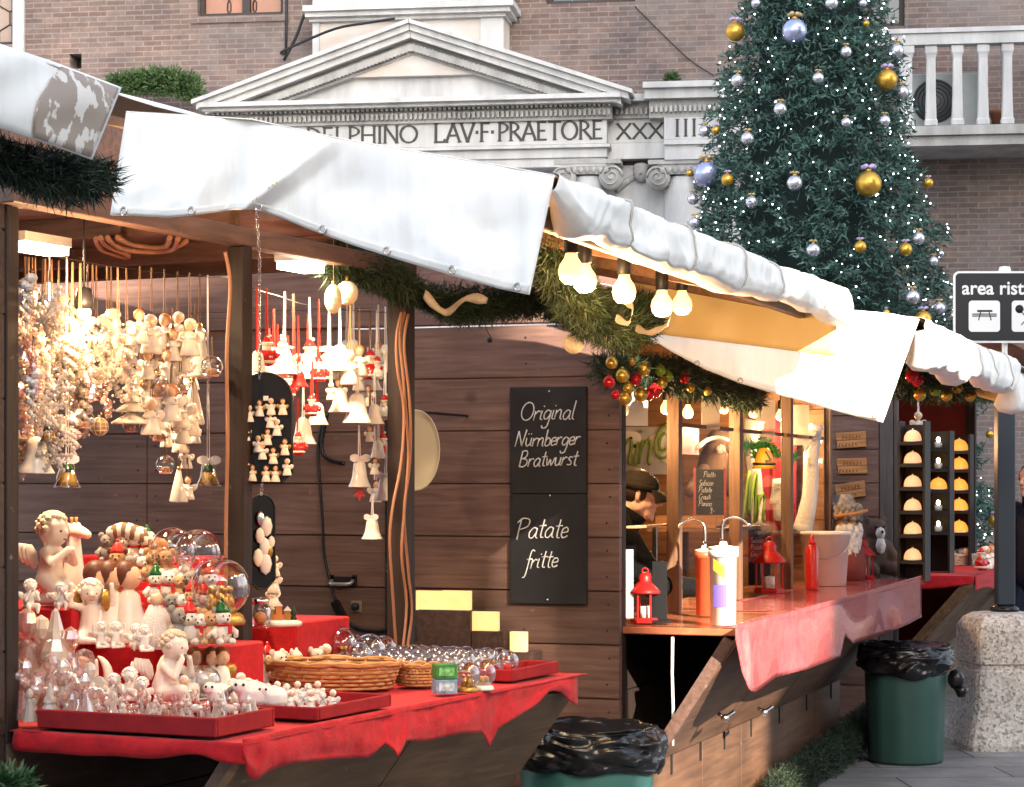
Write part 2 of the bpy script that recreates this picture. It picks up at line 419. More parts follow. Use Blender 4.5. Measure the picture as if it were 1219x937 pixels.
# ---------------------------------------------------------------- lettering
def _ell(cx, cy, rx, ry, a0=100, a1=470, n=14):
    return [(cx + rx * math.cos(R(a0 + (a1 - a0) * i / n)), cy + ry * math.sin(R(a0 + (a1 - a0) * i / n))) for i in range(n + 1)]
SCRIPT = {
 'r': ([[(0, 0), (.05, 1)], [(.03, .6), (.3, .98), (.5, .88)]], .55),
 'i': ([[(.1, 1), (.05, .15), (.25, .05)], [(.2, 1.4), (.24, 1.5)]], .32),
 'g': ([[(.6, .85), (.3, 1), (.05, .6), (.12, .1), (.4, .12), (.6, .6), (.62, .95), (.6, 0), (.45, -.8), (.1, -.9), (0, -.6)]], .75),
 'n': ([[(0, 0), (.05, 1)], [(.03, .6), (.3, 1), (.5, .85), (.5, .12), (.65, 0)]], .72),
 'a': ([[(.6, .85), (.35, 1), (.05, .6), (.1, .1), (.35, .05), (.58, .5), (.62, .95), (.6, .15), (.76, .02)]], .8),
 'l': ([[(.15, 2), (.08, .25), (.28, .03)]], .34),
 'u': ([[(0, 1), (.02, .25), (.2, 0), (.45, .3), (.52, 1)], [(.52, .95), (.5, .15), (.66, .02)]], .72),
 'b': ([[(.08, 2), (.05, .05)], [(.05, .6), (.3, 1), (.55, .7), (.5, .15), (.2, 0), (.05, .2)]], .66),
 'e': ([[(.05, .5), (.5, .6), (.4, .98), (.1, .85), (.03, .35), (.2, .02), (.55, .2)]], .62),
 't': ([[(.28, 1.75), (.2, .2), (.45, .05)], [(-.02, 1.12), (.52, 1.18)]], .52),
 'w': ([[(0, 1), (.15, .05), (.4, .8), (.55, .05), (.85, 1)]], .95),
 's': ([[(.5, .9), (.25, 1), (.1, .75), (.4, .4), (.35, .05), (0, .1)]], .58),
 'f': ([[(.6, 1.85), (.4, 2), (.25, 1.6), (.18, 0), (.08, -.8), (-.12, -.9)], [(-.02, 1), (.5, 1.06)]], .5),
 'c': ([[(.5, .85), (.25, 1), (.03, .5), (.2, .03), (.52, .15)]], .58),
 'o': ([_ell(.3, .5, .28, .5)], .66),
 'O': ([_ell(.55, .95, .55, .95, 80, 455, 18)], 1.25),
 'N': ([[(0, 0), (.12, 1.9)], [(.12, 1.9), (.7, .05)], [(.7, .05), (.92, 2.05)]], 1.1),
 'B': ([[(.05, 1.95), (0, 0)], [(0, 1.85), (.45, 1.95), (.62, 1.55), (.45, 1.1), (.1, 1), (.6, .9), (.75, .4), (.45, .02), (0, .05)]], .92),
 'P': ([[(.08, 1.95), (0, -.05)], [(-.2, 1.55), (.2, 1.95), (.75, 1.8), (.72, 1.2), (.1, .9)]], .92),
 'S': ([[(.7, 1.7), (.4, 1.95), (.1, 1.6), (.25, 1.1), (.6, .8), (.6, .2), (.3, 0), (0, .2)]], .8),
 'C': ([[(.8, 1.6), (.45, 1.95), (.05, 1.1), (.2, .1), (.5, 0), (.8, .3)]], .9),
 'G': ([_ell(.6, .9, .6, .95, 60, 470, 16), _ell(.55, .9, .3, .5, 100, 420, 12)], 1.3),
 'M': ([[(0, 0), (.2, 1.9), (.45, .3), (.75, 1.9), (1, 0)]], 1.15),
 '9': ([[(.5, 1.5), (.25, 1.9), (.03, 1.5), (.25, 1.1), (.5, 1.5), (.45, .6), (.2, 0)]], .6),
 '-': ([[(0, .7), (.5, .7)]], .6), ',': ([[(.1, .1), (.0, -.3)]], .25), ' ': ([], .5)}
def script(b, text, org, ex, ez, width, r, m=0, slant=.18, jitter=.03, vs=1.):
    """handwriting with chalk or paint: ORG baseline start, EX along, EZ up, set to WIDTH"""
    tot = 0
    for ch in text:
        base = 'u' if ch == 'ü' else ch
        tot += SCRIPT[base][1]
    u = width / tot; x = 0
    for ch in text:
        base = 'u' if ch == 'ü' else ch
        st, adv = SCRIPT[base]; st = list(st)
        if ch == 'ü': st += [[(.12, 1.4), (.14, 1.52)], [(.4, 1.4), (.42, 1.52)]]
        dy = rnd.uniform(-jitter, jitter) * 2
        for s_ in st:
            pts = catmull(s_, 4)
            P = [org + ex * ((x + p[0] + p[1] * slant) * u) + ez * ((p[1] + dy) * u * vs) for p in pts]
            rr = [r * (.75 + .5 * abs(noise(i * .37 + x * 3, x))) for i in range(len(P))]
            b.tube(P, rr, 5, m)
        x += adv
    return u
_o = lambda: [((.5 + .5 * math.cos(i * math.pi / 10)), .5 + .5 * math.sin(i * math.pi / 10)) for i in range(21)]
def _bow(x0, y0, y1, w):
    return [(x0 + w * math.sin(math.pi * i / 8), y0 + (y1 - y0) * (.5 - .5 * math.cos(math.pi * i / 8))) for i in range(9)]
ROMAN = {'I': ([[(.1, 0), (.1, 1)]], .3), 'L': ([[(.1, 0), (.1, 1)], [(.1, .02), (.6, .02)], [(.6, .02), (.63, .15)]], .72),
 'E': ([[(.1, 0), (.1, 1)], [(.1, .98), (.55, .98)], [(.1, .52), (.48, .52)], [(.1, .02), (.58, .02)]], .7),
 'F': ([[(.1, 0), (.1, 1)], [(.1, .98), (.55, .98)], [(.1, .52), (.48, .52)]], .64),
 'P': ([[(.1, 0), (.1, 1)], _bow(.1, .45, 1, .48)], .68), 'H': ([[(.1, 0), (.1, 1)], [(.75, 0), (.75, 1)], [(.1, .5), (.75, .5)]], .95),
 'N': ([[(.1, 0), (.1, 1)], [(.1, 1), (.75, 0)], [(.75, 0), (.75, 1)]], .95), 'O': ([[(p[0] * .9, p[1]) for p in _o()]], 1.02),
 'A': ([[(0, 0), (.4, 1)], [(.4, 1), (.8, 0)], [(.17, .36), (.63, .36)]], .88), 'V': ([[(0, 1), (.38, 0)], [(.38, 0), (.76, 1)]], .84),
 'R': ([[(.1, 0), (.1, 1)], _bow(.1, .48, 1, .45), [(.3, .48), (.75, 0)]], .8), 'T': ([[(.38, 0), (.38, 1)], [(0, .98), (.76, .98)]], .84),
 'X': ([[(0, 0), (.75, 1)], [(0, 1), (.75, 0)]], .92), 'D': ([[(.1, 0), (.1, 1)], _bow(.1, 0, 1, .65)], .9),
 '·': ([[(.1, .45), (.1, .56)]], .28), ' ': ([], .4)}
def roman(b, text, x0, x1, z0, z1, y, m=0):
    tot = sum(ROMAN[c][1] for c in text); h = z1 - z0; u = (x1 - x0) / tot; x = x0
    for c in text:
        for st in ROMAN[c][0]:
            P = [(x + p[0] * u, z0 + p[1] * h) for p in st]
            for (ax, az), (bx, bz) in zip(P, P[1:]):
                L = math.hypot(bx - ax, bz - az) or 1e-6; nx, nz = -(bz - az) / L, (bx - ax) / L
                w = h * (.075 if abs(bz - az) > abs(bx - ax) else .05)
                ex, ez = (bx - ax) / L * w * .4, (bz - az) / L * w * .4
                b.prism([(ax - ex + nx * w, y, az - ez + nz * w), (ax - ex - nx * w, y, az - ez - nz * w), (bx + ex - nx * w, y, bz + ez - nz * w), (bx + ex + nx * w, y, bz + ez + nz * w)], (0, -.008 - .002 * rnd.random(), 0), m)
            for q in (st[0], st[-1]):
                if len(st) == 2 and q[1] in (0, 1):
                    b.bb((x + q[0] * u - h * .12, y - .006, z0 + q[1] * h - h * .025), (x + q[0] * u + h * .12, y, z0 + q[1] * h + h * .025), m)
        x += ROMAN[c][1] * u
# ================================================================ SETTING
M = {}
M['brown'] = wood('brown_paint', (.125, .068, .054), (.205, .122, .1), 0, .6, pitch=.226)
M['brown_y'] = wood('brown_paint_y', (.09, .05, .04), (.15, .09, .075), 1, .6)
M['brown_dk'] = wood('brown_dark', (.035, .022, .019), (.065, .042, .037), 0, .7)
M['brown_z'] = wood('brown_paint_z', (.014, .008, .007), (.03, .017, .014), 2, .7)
M['ply'] = wood('plywood', (.105, .058, .03), (.19, .108, .058), 1, .6, 2.2, .6)
M['plyred'] = wood('plywood_red', (.075, .038, .022), (.135, .07, .04), 1, .55, 2.2, .6)
M['pine'] = wood('pine', (.33, .19, .09), (.5, .31, .16), 2, .5)
M['rawbeam'] = wood('raw_beam', (.12, .06, .032), (.22, .11, .055), 1, .6)
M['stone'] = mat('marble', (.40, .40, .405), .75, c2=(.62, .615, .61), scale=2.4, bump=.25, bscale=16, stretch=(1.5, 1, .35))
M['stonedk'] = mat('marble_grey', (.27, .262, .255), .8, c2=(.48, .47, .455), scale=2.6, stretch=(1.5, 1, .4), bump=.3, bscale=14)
M['stonepk'] = mat('marble_rust', (.48, .38, .31), .8, c2=(.6, .59, .575), scale=1.1, bump=.15)
M['black'] = mat('black', (.012, .012, .013), .5)
M['blackgl'] = mat('black_gloss', (.01, .01, .011), .22)
M['iron'] = mat('iron', (.03, .03, .033), .45, metal=.6)
M['steel'] = mat('steel', (.62, .6, .58), .22, metal=1)
M['white'] = mat('white_plastic', (.78, .77, .75), .4, var=.05)
M['tarp'] = tarp_mat('tarp_white')
M['tarpin'] = mat('tarp_yellow_back', (.7, .49, .2), .5, c2=(.78, .58, .27), scale=3)
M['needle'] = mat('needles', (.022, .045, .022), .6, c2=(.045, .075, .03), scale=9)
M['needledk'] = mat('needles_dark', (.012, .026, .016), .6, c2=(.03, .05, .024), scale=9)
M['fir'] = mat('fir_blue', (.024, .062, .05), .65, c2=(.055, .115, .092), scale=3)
M['gold'] = mat('gold_ball', (.62, .36, .06), .28, metal=.75, var=.15, scale=20)
M['silver'] = mat('silver_ball', (.6, .6, .68), .22, metal=.8, var=.06, scale=20)
M['silblue'] = mat('blue_silver_ball', (.42, .46, .72), .2, metal=.7, var=.1, scale=14)
M['lilac'] = mat('lilac_bow', (.5, .38, .62), .45)
M['red'] = mat('red_cloth', (.42, .006, .012), .85, var=.25, scale=30, bump=.15, bscale=160, sheen=.06)
M['redp'] = mat('red_plastic_cloth', (.36, .055, .065), .2, c2=(.48, .12, .12), scale=14, bump=.1, bscale=30, coat=.6)
M['redpaint'] = mat('red_lantern', (.4, .012, .012), .4)
M['glass'] = clear('window_glass', (.95, .96, .96), .05)
M['globe'] = clear('clear_globe', (.95, .95, .97), .34, .02)
M['acryl'] = clear('acrylic', (1, .94, .85), .8, .04, .36)
M['acrylpk'] = clear('acrylic_pink', (1, .78, .72), .75, .04, .17)

# ---- ground
gm = bpy.data.materials.new('paving'); gm.use_nodes = True
nt = gm.node_tree; b_ = nt.nodes['Principled BSDF']; N = nt.nodes.new; L = nt.links.new
tc = N('ShaderNodeTexCoord'); mp = N('ShaderNodeMapping'); mp.inputs['Rotation'].default_value = (0, 0, R(-22)); L(tc.outputs['Object'], mp.inputs[0])
br = N('ShaderNodeTexBrick'); br.inputs['Scale'].default_value = 1; br.inputs['Brick Width'].default_value = 1.3; br.inputs['Row Height'].default_value = .42
br.inputs['Mortar Size'].default_value = .008; br.inputs['Color1'].default_value = (.2, .2, .205, 1); br.inputs['Color2'].default_value = (.27, .265, .265, 1); br.inputs['Mortar'].default_value = (.035, .035, .035, 1)
L(mp.outputs[0], br.inputs['Vector'])
n1 = N('ShaderNodeTexNoise'); n1.inputs['Scale'].default_value = 3; n1.inputs['Detail'].default_value = 9; n1.inputs['Roughness'].default_value = .7; L(tc.outputs['Object'], n1.inputs['Vector'])
rp = N('ShaderNodeValToRGB'); rp.color_ramp.elements[0].position = .3; rp.color_ramp.elements[1].position = .7
rp.color_ramp.elements[0].color = (.55, .55, .56, 1); rp.color_ramp.elements[1].color = (1.2, 1.2, 1.2, 1); L(n1.outputs[0], rp.inputs[0])
mx = N('ShaderNodeMix'); mx.data_type = 'RGBA'; mx.blend_type = 'MULTIPLY'; mx.inputs[0].default_value = 1
L(br.outputs[0], mx.inputs[6]); L(rp.outputs[0], mx.inputs[7]); L(mx.outputs[2], b_.inputs['Base Color'])
b_.inputs['Roughness'].default_value = .55
bp = N('ShaderNodeBump'); bp.inputs['Strength'].default_value = .5; bp.inputs['Distance'].default_value = .02
L(n1.outputs[0], bp.inputs['Height']); L(bp.outputs[0], b_.inputs['Normal'])
b = MB(); b.grid(lambda u, v: (-150 + 300 * u, -150 + 300 * v, 0), 2, 2, sm=False)
tag(b.build('ground', gm), kind='structure')

# ---- unseen blocks added behind the camera to shade the market, notched for the sun
sh = Vector((.7071, -.7071, 0)); qh = Vector((.7071, .7071, 0)); R45 = Matrix.Rotation(R(45), 3, 'Z')
plast = mat('shade_block_ochre', (.62, .56, .47), .9, var=.2, scale=1.5)
rooft = mat('roof_tiles', (.3, .13, .08), .9, var=.3, scale=6)
def shade_block(label, q0, q1, h, dep=9):
    t = thing('sun_blocker', label, 'house', sh * 14 + qh * q0)  # added unseen block, not a house of the square
    b = MB(); b.box(sh * (14 + dep / 2) + qh * ((q0 + q1) / 2) + Vector((0, 0, h / 2)), (q1 - q0, dep, h), R45)
    b.build('wall', plast, t)
    r_ = MB(); r_.box(sh * (14 + dep / 2) + qh * ((q0 + q1) / 2) + Vector((0, 0, h + .1)), (q1 - q0 - .02, dep + .5, .2), R45)
    r_.build('roof', rooft, t)  # top slab of the added unseen block
shade_block('tall unseen ochre block added to shade the market before the sun gap', -16, 4.02, 11.7)
shade_block('small unseen ochre block added as a step inside the sun gap', 4.06, 4.5, 10.3)
shade_block('low unseen ochre block added under the sun gap', 4.52, 6.0, 8.7)
shade_block('tall unseen ochre block added to shade the palace after the sun gap', 6.04, 34, 29)

# ---- brick palace behind
FA = R(8); FD = 28.0
FROOT = Vector((-FD * SY, FD * CY, 0)); FROT = YAW - FA
def fp(px, py, off=0):
    k = (px - 609.5) / FPX
    s = (k * (FD - off * math.cos(FA)) + off * math.sin(FA)) / (math.cos(FA) + k * math.sin(FA))
    d = FD - s * math.sin(FA) - off * math.cos(FA)
    return Vector((s, -off, HC + (575 - py) / FPX * d))
def fx(px, off=0): return fp(px, 575, off).x
def fz(px, py, off=0): return fp(px, py, off).z
brick = brick_mat('old_brick', (.16, .118, .104), (.225, .176, .16), (.245, .226, .218), .25, .068, .009)
palace = thing('brick_palace', 'weathered red and grey brick palace with leaded windows behind the market', 'building', FROOT, FROT)
holes = []
for (x0, x1, y0, y1) in ((-60, 15, -70, 55), (235, 337, -70, 20), (650, 756, -70, 5), (1032, 1077, -70, 32), (83, 97, 64, 82)):
    a = fp(x0, y1); c = fp(x1, y0); holes.append((a.x, c.x, a.z, fz((x0 + x1) / 2, y0)))
xs = sorted({-15., 14.} | {h[0] for h in holes} | {h[1] for h in holes}); zs = sorted({0., 13.} | {h[2] for h in holes} | {h[3] for h in holes})
b = MB()
for i in range(len(xs) - 1):
    j = 0
    while j < len(zs) - 1:
        def inh(jj): return any(h[0] <= xs[i] + 1e-6 and xs[i + 1] <= h[1] + 1e-6 and h[2] <= zs[jj] + 1e-6 and zs[jj + 1] <= h[3] + 1e-6 for h in holes)
        if inh(j): j += 1; continue
        k = j
        while k + 1 < len(zs) - 1 and not inh(k + 1): k += 1
        b.bb((xs[i], 0, zs[j]), (xs[i + 1], .45, zs[k + 1])); j = k + 1
b.build('wall', brick, palace, world=False)
b = MB(); b.bb((-15, 9, 0), (14, 9.5, 13)); b.build('rear_wall', brick, palace, world=False)
b = MB(); b.bb((-15.2, -.2, 13), (14.2, 9.6, 13.3)); b.build('roof', rooft, palace, world=False)
b = MB(); b.bb((holes[4][0] - .02, .3, holes[4][2] - .02), (holes[4][1] + .02, .32, holes[4][3] + .02)); b.build('putlog_hole', M['black'], palace, world=False)
wfr = mat('window_frame_dark', (.045, .035, .032), .6)
salmon = mat('bottle_glass_pink', (.52, .22, .14), .4, c2=(.34, .2, .15), scale=2.2, spec=.3)
darkgl = mat('dark_leaded_glass', (.02, .024, .03), .1, spec=.9)
lead = mat('lead_came', (.3, .31, .33), .5)
for wi, (h, gl, ld) in enumerate(((holes[0], mat('pale_glass', (.34, .26, .22), .35, spec=.3), wfr), (holes[1], salmon, wfr), (holes[2], darkgl, lead), (holes[3], darkgl, lead))):
    x0, x1, z0, z1 = h; f = MB(); w = .06
    f.bb((x0, .12, z0), (x1, .2, z0 + w)); f.bb((x0, .12, z1 - w), (x1, .2, z1))
    f.bb((x0, .12, z0 + w), (x0 + w, .2, z1 - w)); f.bb((x1 - w, .12, z0 + w), (x1, .2, z1 - w))
    if wi == 1: xm = fx(290); f.bb((xm - .05, .121, z0 + w), (xm + .05, .199, z1 - w))
    fo = f.build('window', wfr, palace, world=False)
    g = MB(); g.bb((x0 + .02, .21, z0 + .02), (x1 - .02, .22, z1 - .02)); g.build('pane', gl, fo, world=False)
    k = MB(); rr = .17 if wi != 1 else .2                      # leaded rounds / hexagons
    nx = int((x1 - x0) / (rr * 1.75)) + 1; nz = int((z1 - z0) / (rr * 1.5)) + 1
    for a in range(nx):
        for c in range(nz):
            cx, cz = x0 + rr + a * rr * 1.73 + (rr * .865 if c % 2 else 0), z0 + rr * .8 + c * rr * 1.5
            if cx > x1 - rr * .5: continue
            nn_ = 6 if wi != 1 else 14
            k.tube([(cx + rr * math.sin(2 * math.pi * q / nn_), .203, cz + rr * math.cos(2 * math.pi * q / nn_)) for q in range(nn_ + 1)], .011, 4, caps=False)
    k.build('leading', ld, fo, world=False)
b = MB(); a = fp(15, 60, .06); c = fp(28, 0, .06); b.bb((a.x, -.06, a.z - .3), (c.x, .3, 12)); b.build('stone_jamb', M['stone'], palace, world=False)
b = MB(); b.bb((holes[1][0] - .08, -.03, holes[1][2] - .09), (holes[1][1] + .08, .1, holes[1][2] - .004)); b.build('window_sill', brick, palace, world=False)

# ---- marble doorway with pediment and inscription
portal = thing('stone_portal', 'white marble portal with triangular pediment, dentils and carved Latin inscription', 'portal', FROOT, FROT)
def blk(b, px0, px1, y0, y1, off, zref=700, back=.0, m=0):
    b.bb((fx(px0, off), -off, fz(zref, y1, off)), (fx(px1, off), back, fz(zref, y0, off)), m)
ax_, rx_ = fx(487, .75), fx(748, .75); lx_ = 2 * ax_ - rx_
za, zr = fz(487, 23, .75), fz(748, 105, .75)
def rake(b, t0, t1, off, m=0, end=0):
    for sx, xe in ((1, rx_), (-1, lx_)):
        xe = xe - sx * end
        zz = lambda x: za + (zr - za) * abs(x - ax_) / (rx_ - ax_)
        g = .004 * sx
        b.prism([(ax_ + g, -off, za - t0), (xe, -off, zz(xe) - t0), (xe, -off, zz(xe) - t1), (ax_ + g, -off, za - t1)], (0, off, 0), m)
px_m = FD / FPX
b = MB(); rake(b, 0, .05, .80, end=-.05); rake(b, .05, .13, .74); rake(b, .13, .215, .68, end=.1)
b.build('raking_cornice', M['stone'], portal, world=False)
b = MB(); rake(b, .218, .40, .52, end=.25)
n_ = 46
for sx in (1, -1):
    for i in range(n_):
        u = (i + .5) / n_; x = ax_ + sx * u * (rx_ - ax_ - .55); z = za + (zr - za) * abs(x - ax_) / (rx_ - ax_)
        b.bb((x - .026, -.60, z - .36), (x + .026, -.52, z - .27))
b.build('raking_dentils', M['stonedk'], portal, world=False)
b = MB(); zb = fz(700, 112, .5); b.prism([(ax_, -.40, za - .39), (rx_ - .9, -.40, zb - .02), (lx_ + .9, -.40, zb - .02)], (0, .35, 0)); b.build('tympanum', M['stone'], portal, world=False)
L0 = 240
b = MB()
blk(b, L0 - 4, 738, 110.5, 116, .78); blk(b, L0, 735, 116.2, 121.5, .70)
blk(b, 765, 905, 99, 106, .62); blk(b, 767, 905, 106.2, 119, .55); blk(b, 730, 775, 113, 121, .42)
b.build('cornice', M['stone'], portal, world=False)
b = MB()
blk(b, L0 + 4, 728, 121.8, 142, .50); blk(b, 728.5, 772, 122, 142, .28); blk(b, 772.5, 905, 119.3, 142, .44)
for i in range(84):
    x = 246 + i * 5.75
    blk(b, x, x + 3.1, 130, 137, .56, back=-.49); blk(b, x, x + 3.1, 123, 126, .60, back=-.49)
for i in range(24):
    x = 774 + i * 5.75; blk(b, x, x + 3.1, 128, 135, .50, back=-.43)
for i in range(7): x = 733 + i * 5.75; blk(b, x, x + 3.1, 130, 137, .34, back=-.27)
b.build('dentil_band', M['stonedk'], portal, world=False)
b = MB(); blk(b, L0 + 8, 722, 142.2, 171, .45); blk(b, 722.5, 790, 142.2, 171, .22); blk(b, 790.5, 905, 142.2, 168, .45); b.build('frieze', M['stone'], portal, world=False)
b = MB()
blk(b, L0 + 8, 726, 171.3, 175, .52); blk(b, L0 + 10, 722, 175.2, 187, .46); blk(b, L0 + 10, 721, 187.2, 198, .43)
blk(b, 724, 792, 171.3, 190, .24); blk(b, 790, 905, 168.3, 174, .5); blk(b, 791, 905, 174.2, 192, .46)
b.build('architrave', M['stone'], portal, world=False)
b = MB(); ink = mat('cut_letters', (.07, .065, .06), .8)
def insc(txt, x0, x1, y0, y1, off):
    roman(b, txt, fx(x0, off), fx(x1, off), fz((x0 + x1) / 2, y1, off), fz((x0 + x1) / 2, y0, off), -off - .0005)
insc('DELPHINO', 365, 499, 151, 171, .45); insc('LAV·F·', 517, 590, 147, 169, .45); insc('PRAETORE', 593, 719, 145, 166.5, .45)
insc('XXX', 735, 792, 147, 165, .22); insc('III', 803, 833, 142, 162, .45)
b.build('inscription', ink, portal, world=False)
b = MB(); blk(b, L0 + 14, 905, 198, 640, .08); b.build('wall_panel', M['stone'], portal, world=False)
b = MB(); blk(b, 372, 604, -60, 2, .5, 500); blk(b, 360, 611, 2.2, 9, .72, 500); blk(b, 363, 607, 9.2, 16, .66, 500); blk(b, 368, 602, 16.2, 22, .58, 500); b.build('attic_cornice', M['stone'], portal, world=False)
b = MB(); blk(b, 372, 600, 22.3, 90, .50, 500); b.build('attic_block', M['stonepk'], portal, world=False)
for q0, q1 in ((572, 599), (372, 380)): b = MB(); blk(b, q0, q1, 22.3, 70, .53, 500, back=-.501); b.build('attic_pilaster', M['stone'], portal, world=False)
for cx in (700, 812):
    b = MB(); o_ = .34; r_ = .155
    zc = fz(cx, 210, o_); xc = fx(cx, o_)
    for sx in (-1, 1):
        c0 = Vector((xc + sx * .3, -.36, zc - .02))
        b.lathe([(r_, -.06), (r_, .06)], c0, 18, rot=Matrix.Rotation(R(90), 3, 'X'))
        sp = [(c0.x + sx * (r_ - .012 - .013 * q * .45) * math.cos(q * .55), -.43, c0.z + (r_ - .012 - .013 * q * .45) * math.sin(q * .55)) for q in range(22)]
        b.tube(sp, .014, 5)
    b.bb((xc - .42, -.44, zc + .145), (xc + .42, -.1, zc + .20)); b.bb((xc - .3, -.42, zc + .02), (xc + .3, -.1, zc + .143))
    for q in range(7): b.ball((xc - .24 + q * .08, -.43, zc + .07), .034, (1, .6, 1.3), 8)
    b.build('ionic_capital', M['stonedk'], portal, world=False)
    b = MB(); b.lathe([(.26, 0), (.27, .1), (.235, 3.2), (.24, zc - .2), (.24, zc)], (xc, -.16, 0), 24, wob=lambda i, a: -.014 * (math.cos(a * 12) > .2)); b.build('column', M['stone'], portal, world=False)
b = MB(); xc, zc = fx(763, .15), fz(763, 206, .15)
b.ball((xc, -.15, zc), .1, (1, .7, 1.15), 12); b.ball((xc, -.13, zc + .07), .1, (1.05, .8, .7), 12); b.ball((xc, -.225, zc - .01), .016)
for sx in (-1, 1):
    for q in range(4): b.ball((xc + sx * (.13 + q * .05), -.1, zc - .06 - q * .035), .07, (1.2, .4, .6), 8, rot=Matrix.Rotation(sx * (.5 + .2 * q), 3, 'Y'))
b.build('cherub_relief', M['stonedk'], portal, world=False)

def leaf_tuft(b, c, n, rx, ry, rz, ll, m=0):
    for _ in range(n):
        d = Vector((rnd.gauss(0, 1), rnd.gauss(0, 1), rnd.gauss(0, 1))).normalized(); q = rnd.random() ** .4
        p = Vector((c[0] + d.x * rx * q, c[1] + d.y * ry * q, c[2] + d.z * rz * q))
        b.blade(p, d + Vector((rnd.gauss(0, .6), rnd.gauss(0, .6), .4 + rnd.gauss(0, .5))), ll * rnd.uniform(.6, 1.4), ll * .25, m)
weed = mat('wall_weed', (.03, .075, .022), .7, c2=(.075, .13, .04), scale=6)
def F2W(p): return FROOT + Matrix.Rotation(FROT, 3, 'Z') @ Vector(p)
b = MB()
for q in range(13):
    p = F2W(fp(132 + q * 8.3, 106 - 10 * math.sin(q * .25) + rnd.uniform(-3, 3), .55)); leaf_tuft(b, p, 300, .15, .14, .16 + .06 * rnd.random(), .06)
tag(b.build('wall_plant', weed), 'wide green bush growing on the pediment corner above the first stall', 'plant')
b = MB(); p = F2W(fp(800, 93, .45)); leaf_tuft(b, p, 260, .1, .08, .06, .05)
tag(b.build('wall_plant', weed), 'tiny green weed on the cornice beside the Christmas tree', 'plant')
b = MB(); pts = [F2W(fp(x, y, .83)) for x, y in ((322, 70), (335, 62), (356, 52), (400, 34), (440, 27), (470, 22))]; pts = [F2W(fp(342, -60, .05)), F2W(fp(341, 30, .05)), F2W(fp(340, 62, .3))] + pts[1:]
b.tube(catmull([tuple(p) for p in pts], 4), .018, 6); b.tube(catmull([tuple(F2W(fp(x, y, .3))) for x, y in ((362, 18), (352, 45), (338, 72))], 4), .02, 6)
tag(b.build('cable', M['iron']), 'dark cable running down the brick and along the pediment top', 'cable')
b = MB(); b.tube(catmull([tuple(F2W(fp(x, y, .03))) for x, y in ((756, 8), (790, 42), (822, 72), (850, 90))], 4), .008, 6)
tag(b.build('cable', M['iron']), 'thin slanting cable on grey brick right of the dark leaded window', 'cable')

# ---- balcony and its air conditioner
bal = thing('stone_balcony', 'white stone balcony with square tapered balusters beside the tree', 'balcony', FROOT, FROT)
b = MB(); x0, x1 = fx(1050, 1.1), fx(1300, 1.1)
zs0, zs1 = fz(1140, 161, 1.1), fz(1140, 150, 1.1); zr0, zr1 = fz(1140, 53, 1.1), fz(1140, 34, 1.1)
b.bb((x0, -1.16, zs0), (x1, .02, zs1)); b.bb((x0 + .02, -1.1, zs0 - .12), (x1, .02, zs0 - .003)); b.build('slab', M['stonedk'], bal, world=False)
b = MB(); b.bb((x0, -1.18, zr1 - .055), (x1, -.92, zr1)); b.bb((x0 + .02, -1.15, zr0), (x1, -.95, zr1 - .058)); b.bb((x0 - .12, -1.15, zr0), (x0 + .02, 0, zr1 - .02)); b.build('rail', M['stone'], bal, world=False)
for px in (1078, 1108, 1139.5, 1170, 1199, 1230, 1261):
    xc = fx(px, 1.05); b = MB(); hh = zr0 - zs1; w = .11 if px > 1090 else .15
    b.lathe([(w, .004), (w, .07), (w * .86, .09), (w * .74, hh * .4), (w * .7, hh - .16), (w * .8, hh - .12), (w * .95, hh - .09), (w * .95, hh - .003)], (xc, -1.05, zs1), 4, rot=Matrix.Rotation(R(45), 3, 'Z'), sm=False)
    b.build('baluster', M['stone'], bal, world=False, bevel=.012)
ac = thing('air_conditioner', 'grey air conditioner unit standing on the balcony behind balusters', 'air conditioner', F2W((fx(1124, .5), -.5, zs1)), FROT)
def inac(bld, nm, m_, **k): return bld.build(nm, m_, ac, world=False, **k)
b = MB(); b.bb((-.42, -.15, .05), (.42, .15, .72)); b.bb((-.36, -.12, 0), (-.28, .12, .05)); b.bb((.28, -.12, 0), (.36, .12, .05)); inac(b, 'casing', mat('ac_grey', (.36, .38, .37), .5, var=.06), bevel=.015)
b = MB()
for k in range(5): b.tube([(-.12 + (.07 + k * .045) * math.cos(a * .3142), -.158, .38 + (.07 + k * .045) * math.sin(a * .3142)) for a in range(21)], .006, 4, caps=False)
inac(b, 'fan_grille', M['iron'])
b = MB(); b.lathe([(.27, 0), (.27, .004)], (-.12, -.152, .38), 24, rot=Matrix.Rotation(R(90), 3, 'X')); inac(b, 'fan', mat('fan_dark', (.09, .095, .095), .5))
pot = thing('flower_pot', 'small terracotta pot on the balcony near the frame edge', 'pot', F2W((fx(1192, .4), -.4, zs1)), FROT)
b = MB(); b.lathe([(.09, 0), (.13, .24), (.145, .24), (.145, .29), (.12, .29), (.11, .2)], (0, 0, 0), 16); b.build('pot_body', mat('terracotta', (.3, .12, .07), .8, var=.2), pot, world=False)
b = MB(); b.lathe([(.118, .255), (0, .265)], (0, 0, 0), 16); b.build('soil', mat('soil', (.03, .02, .015), .95), pot, world=False)

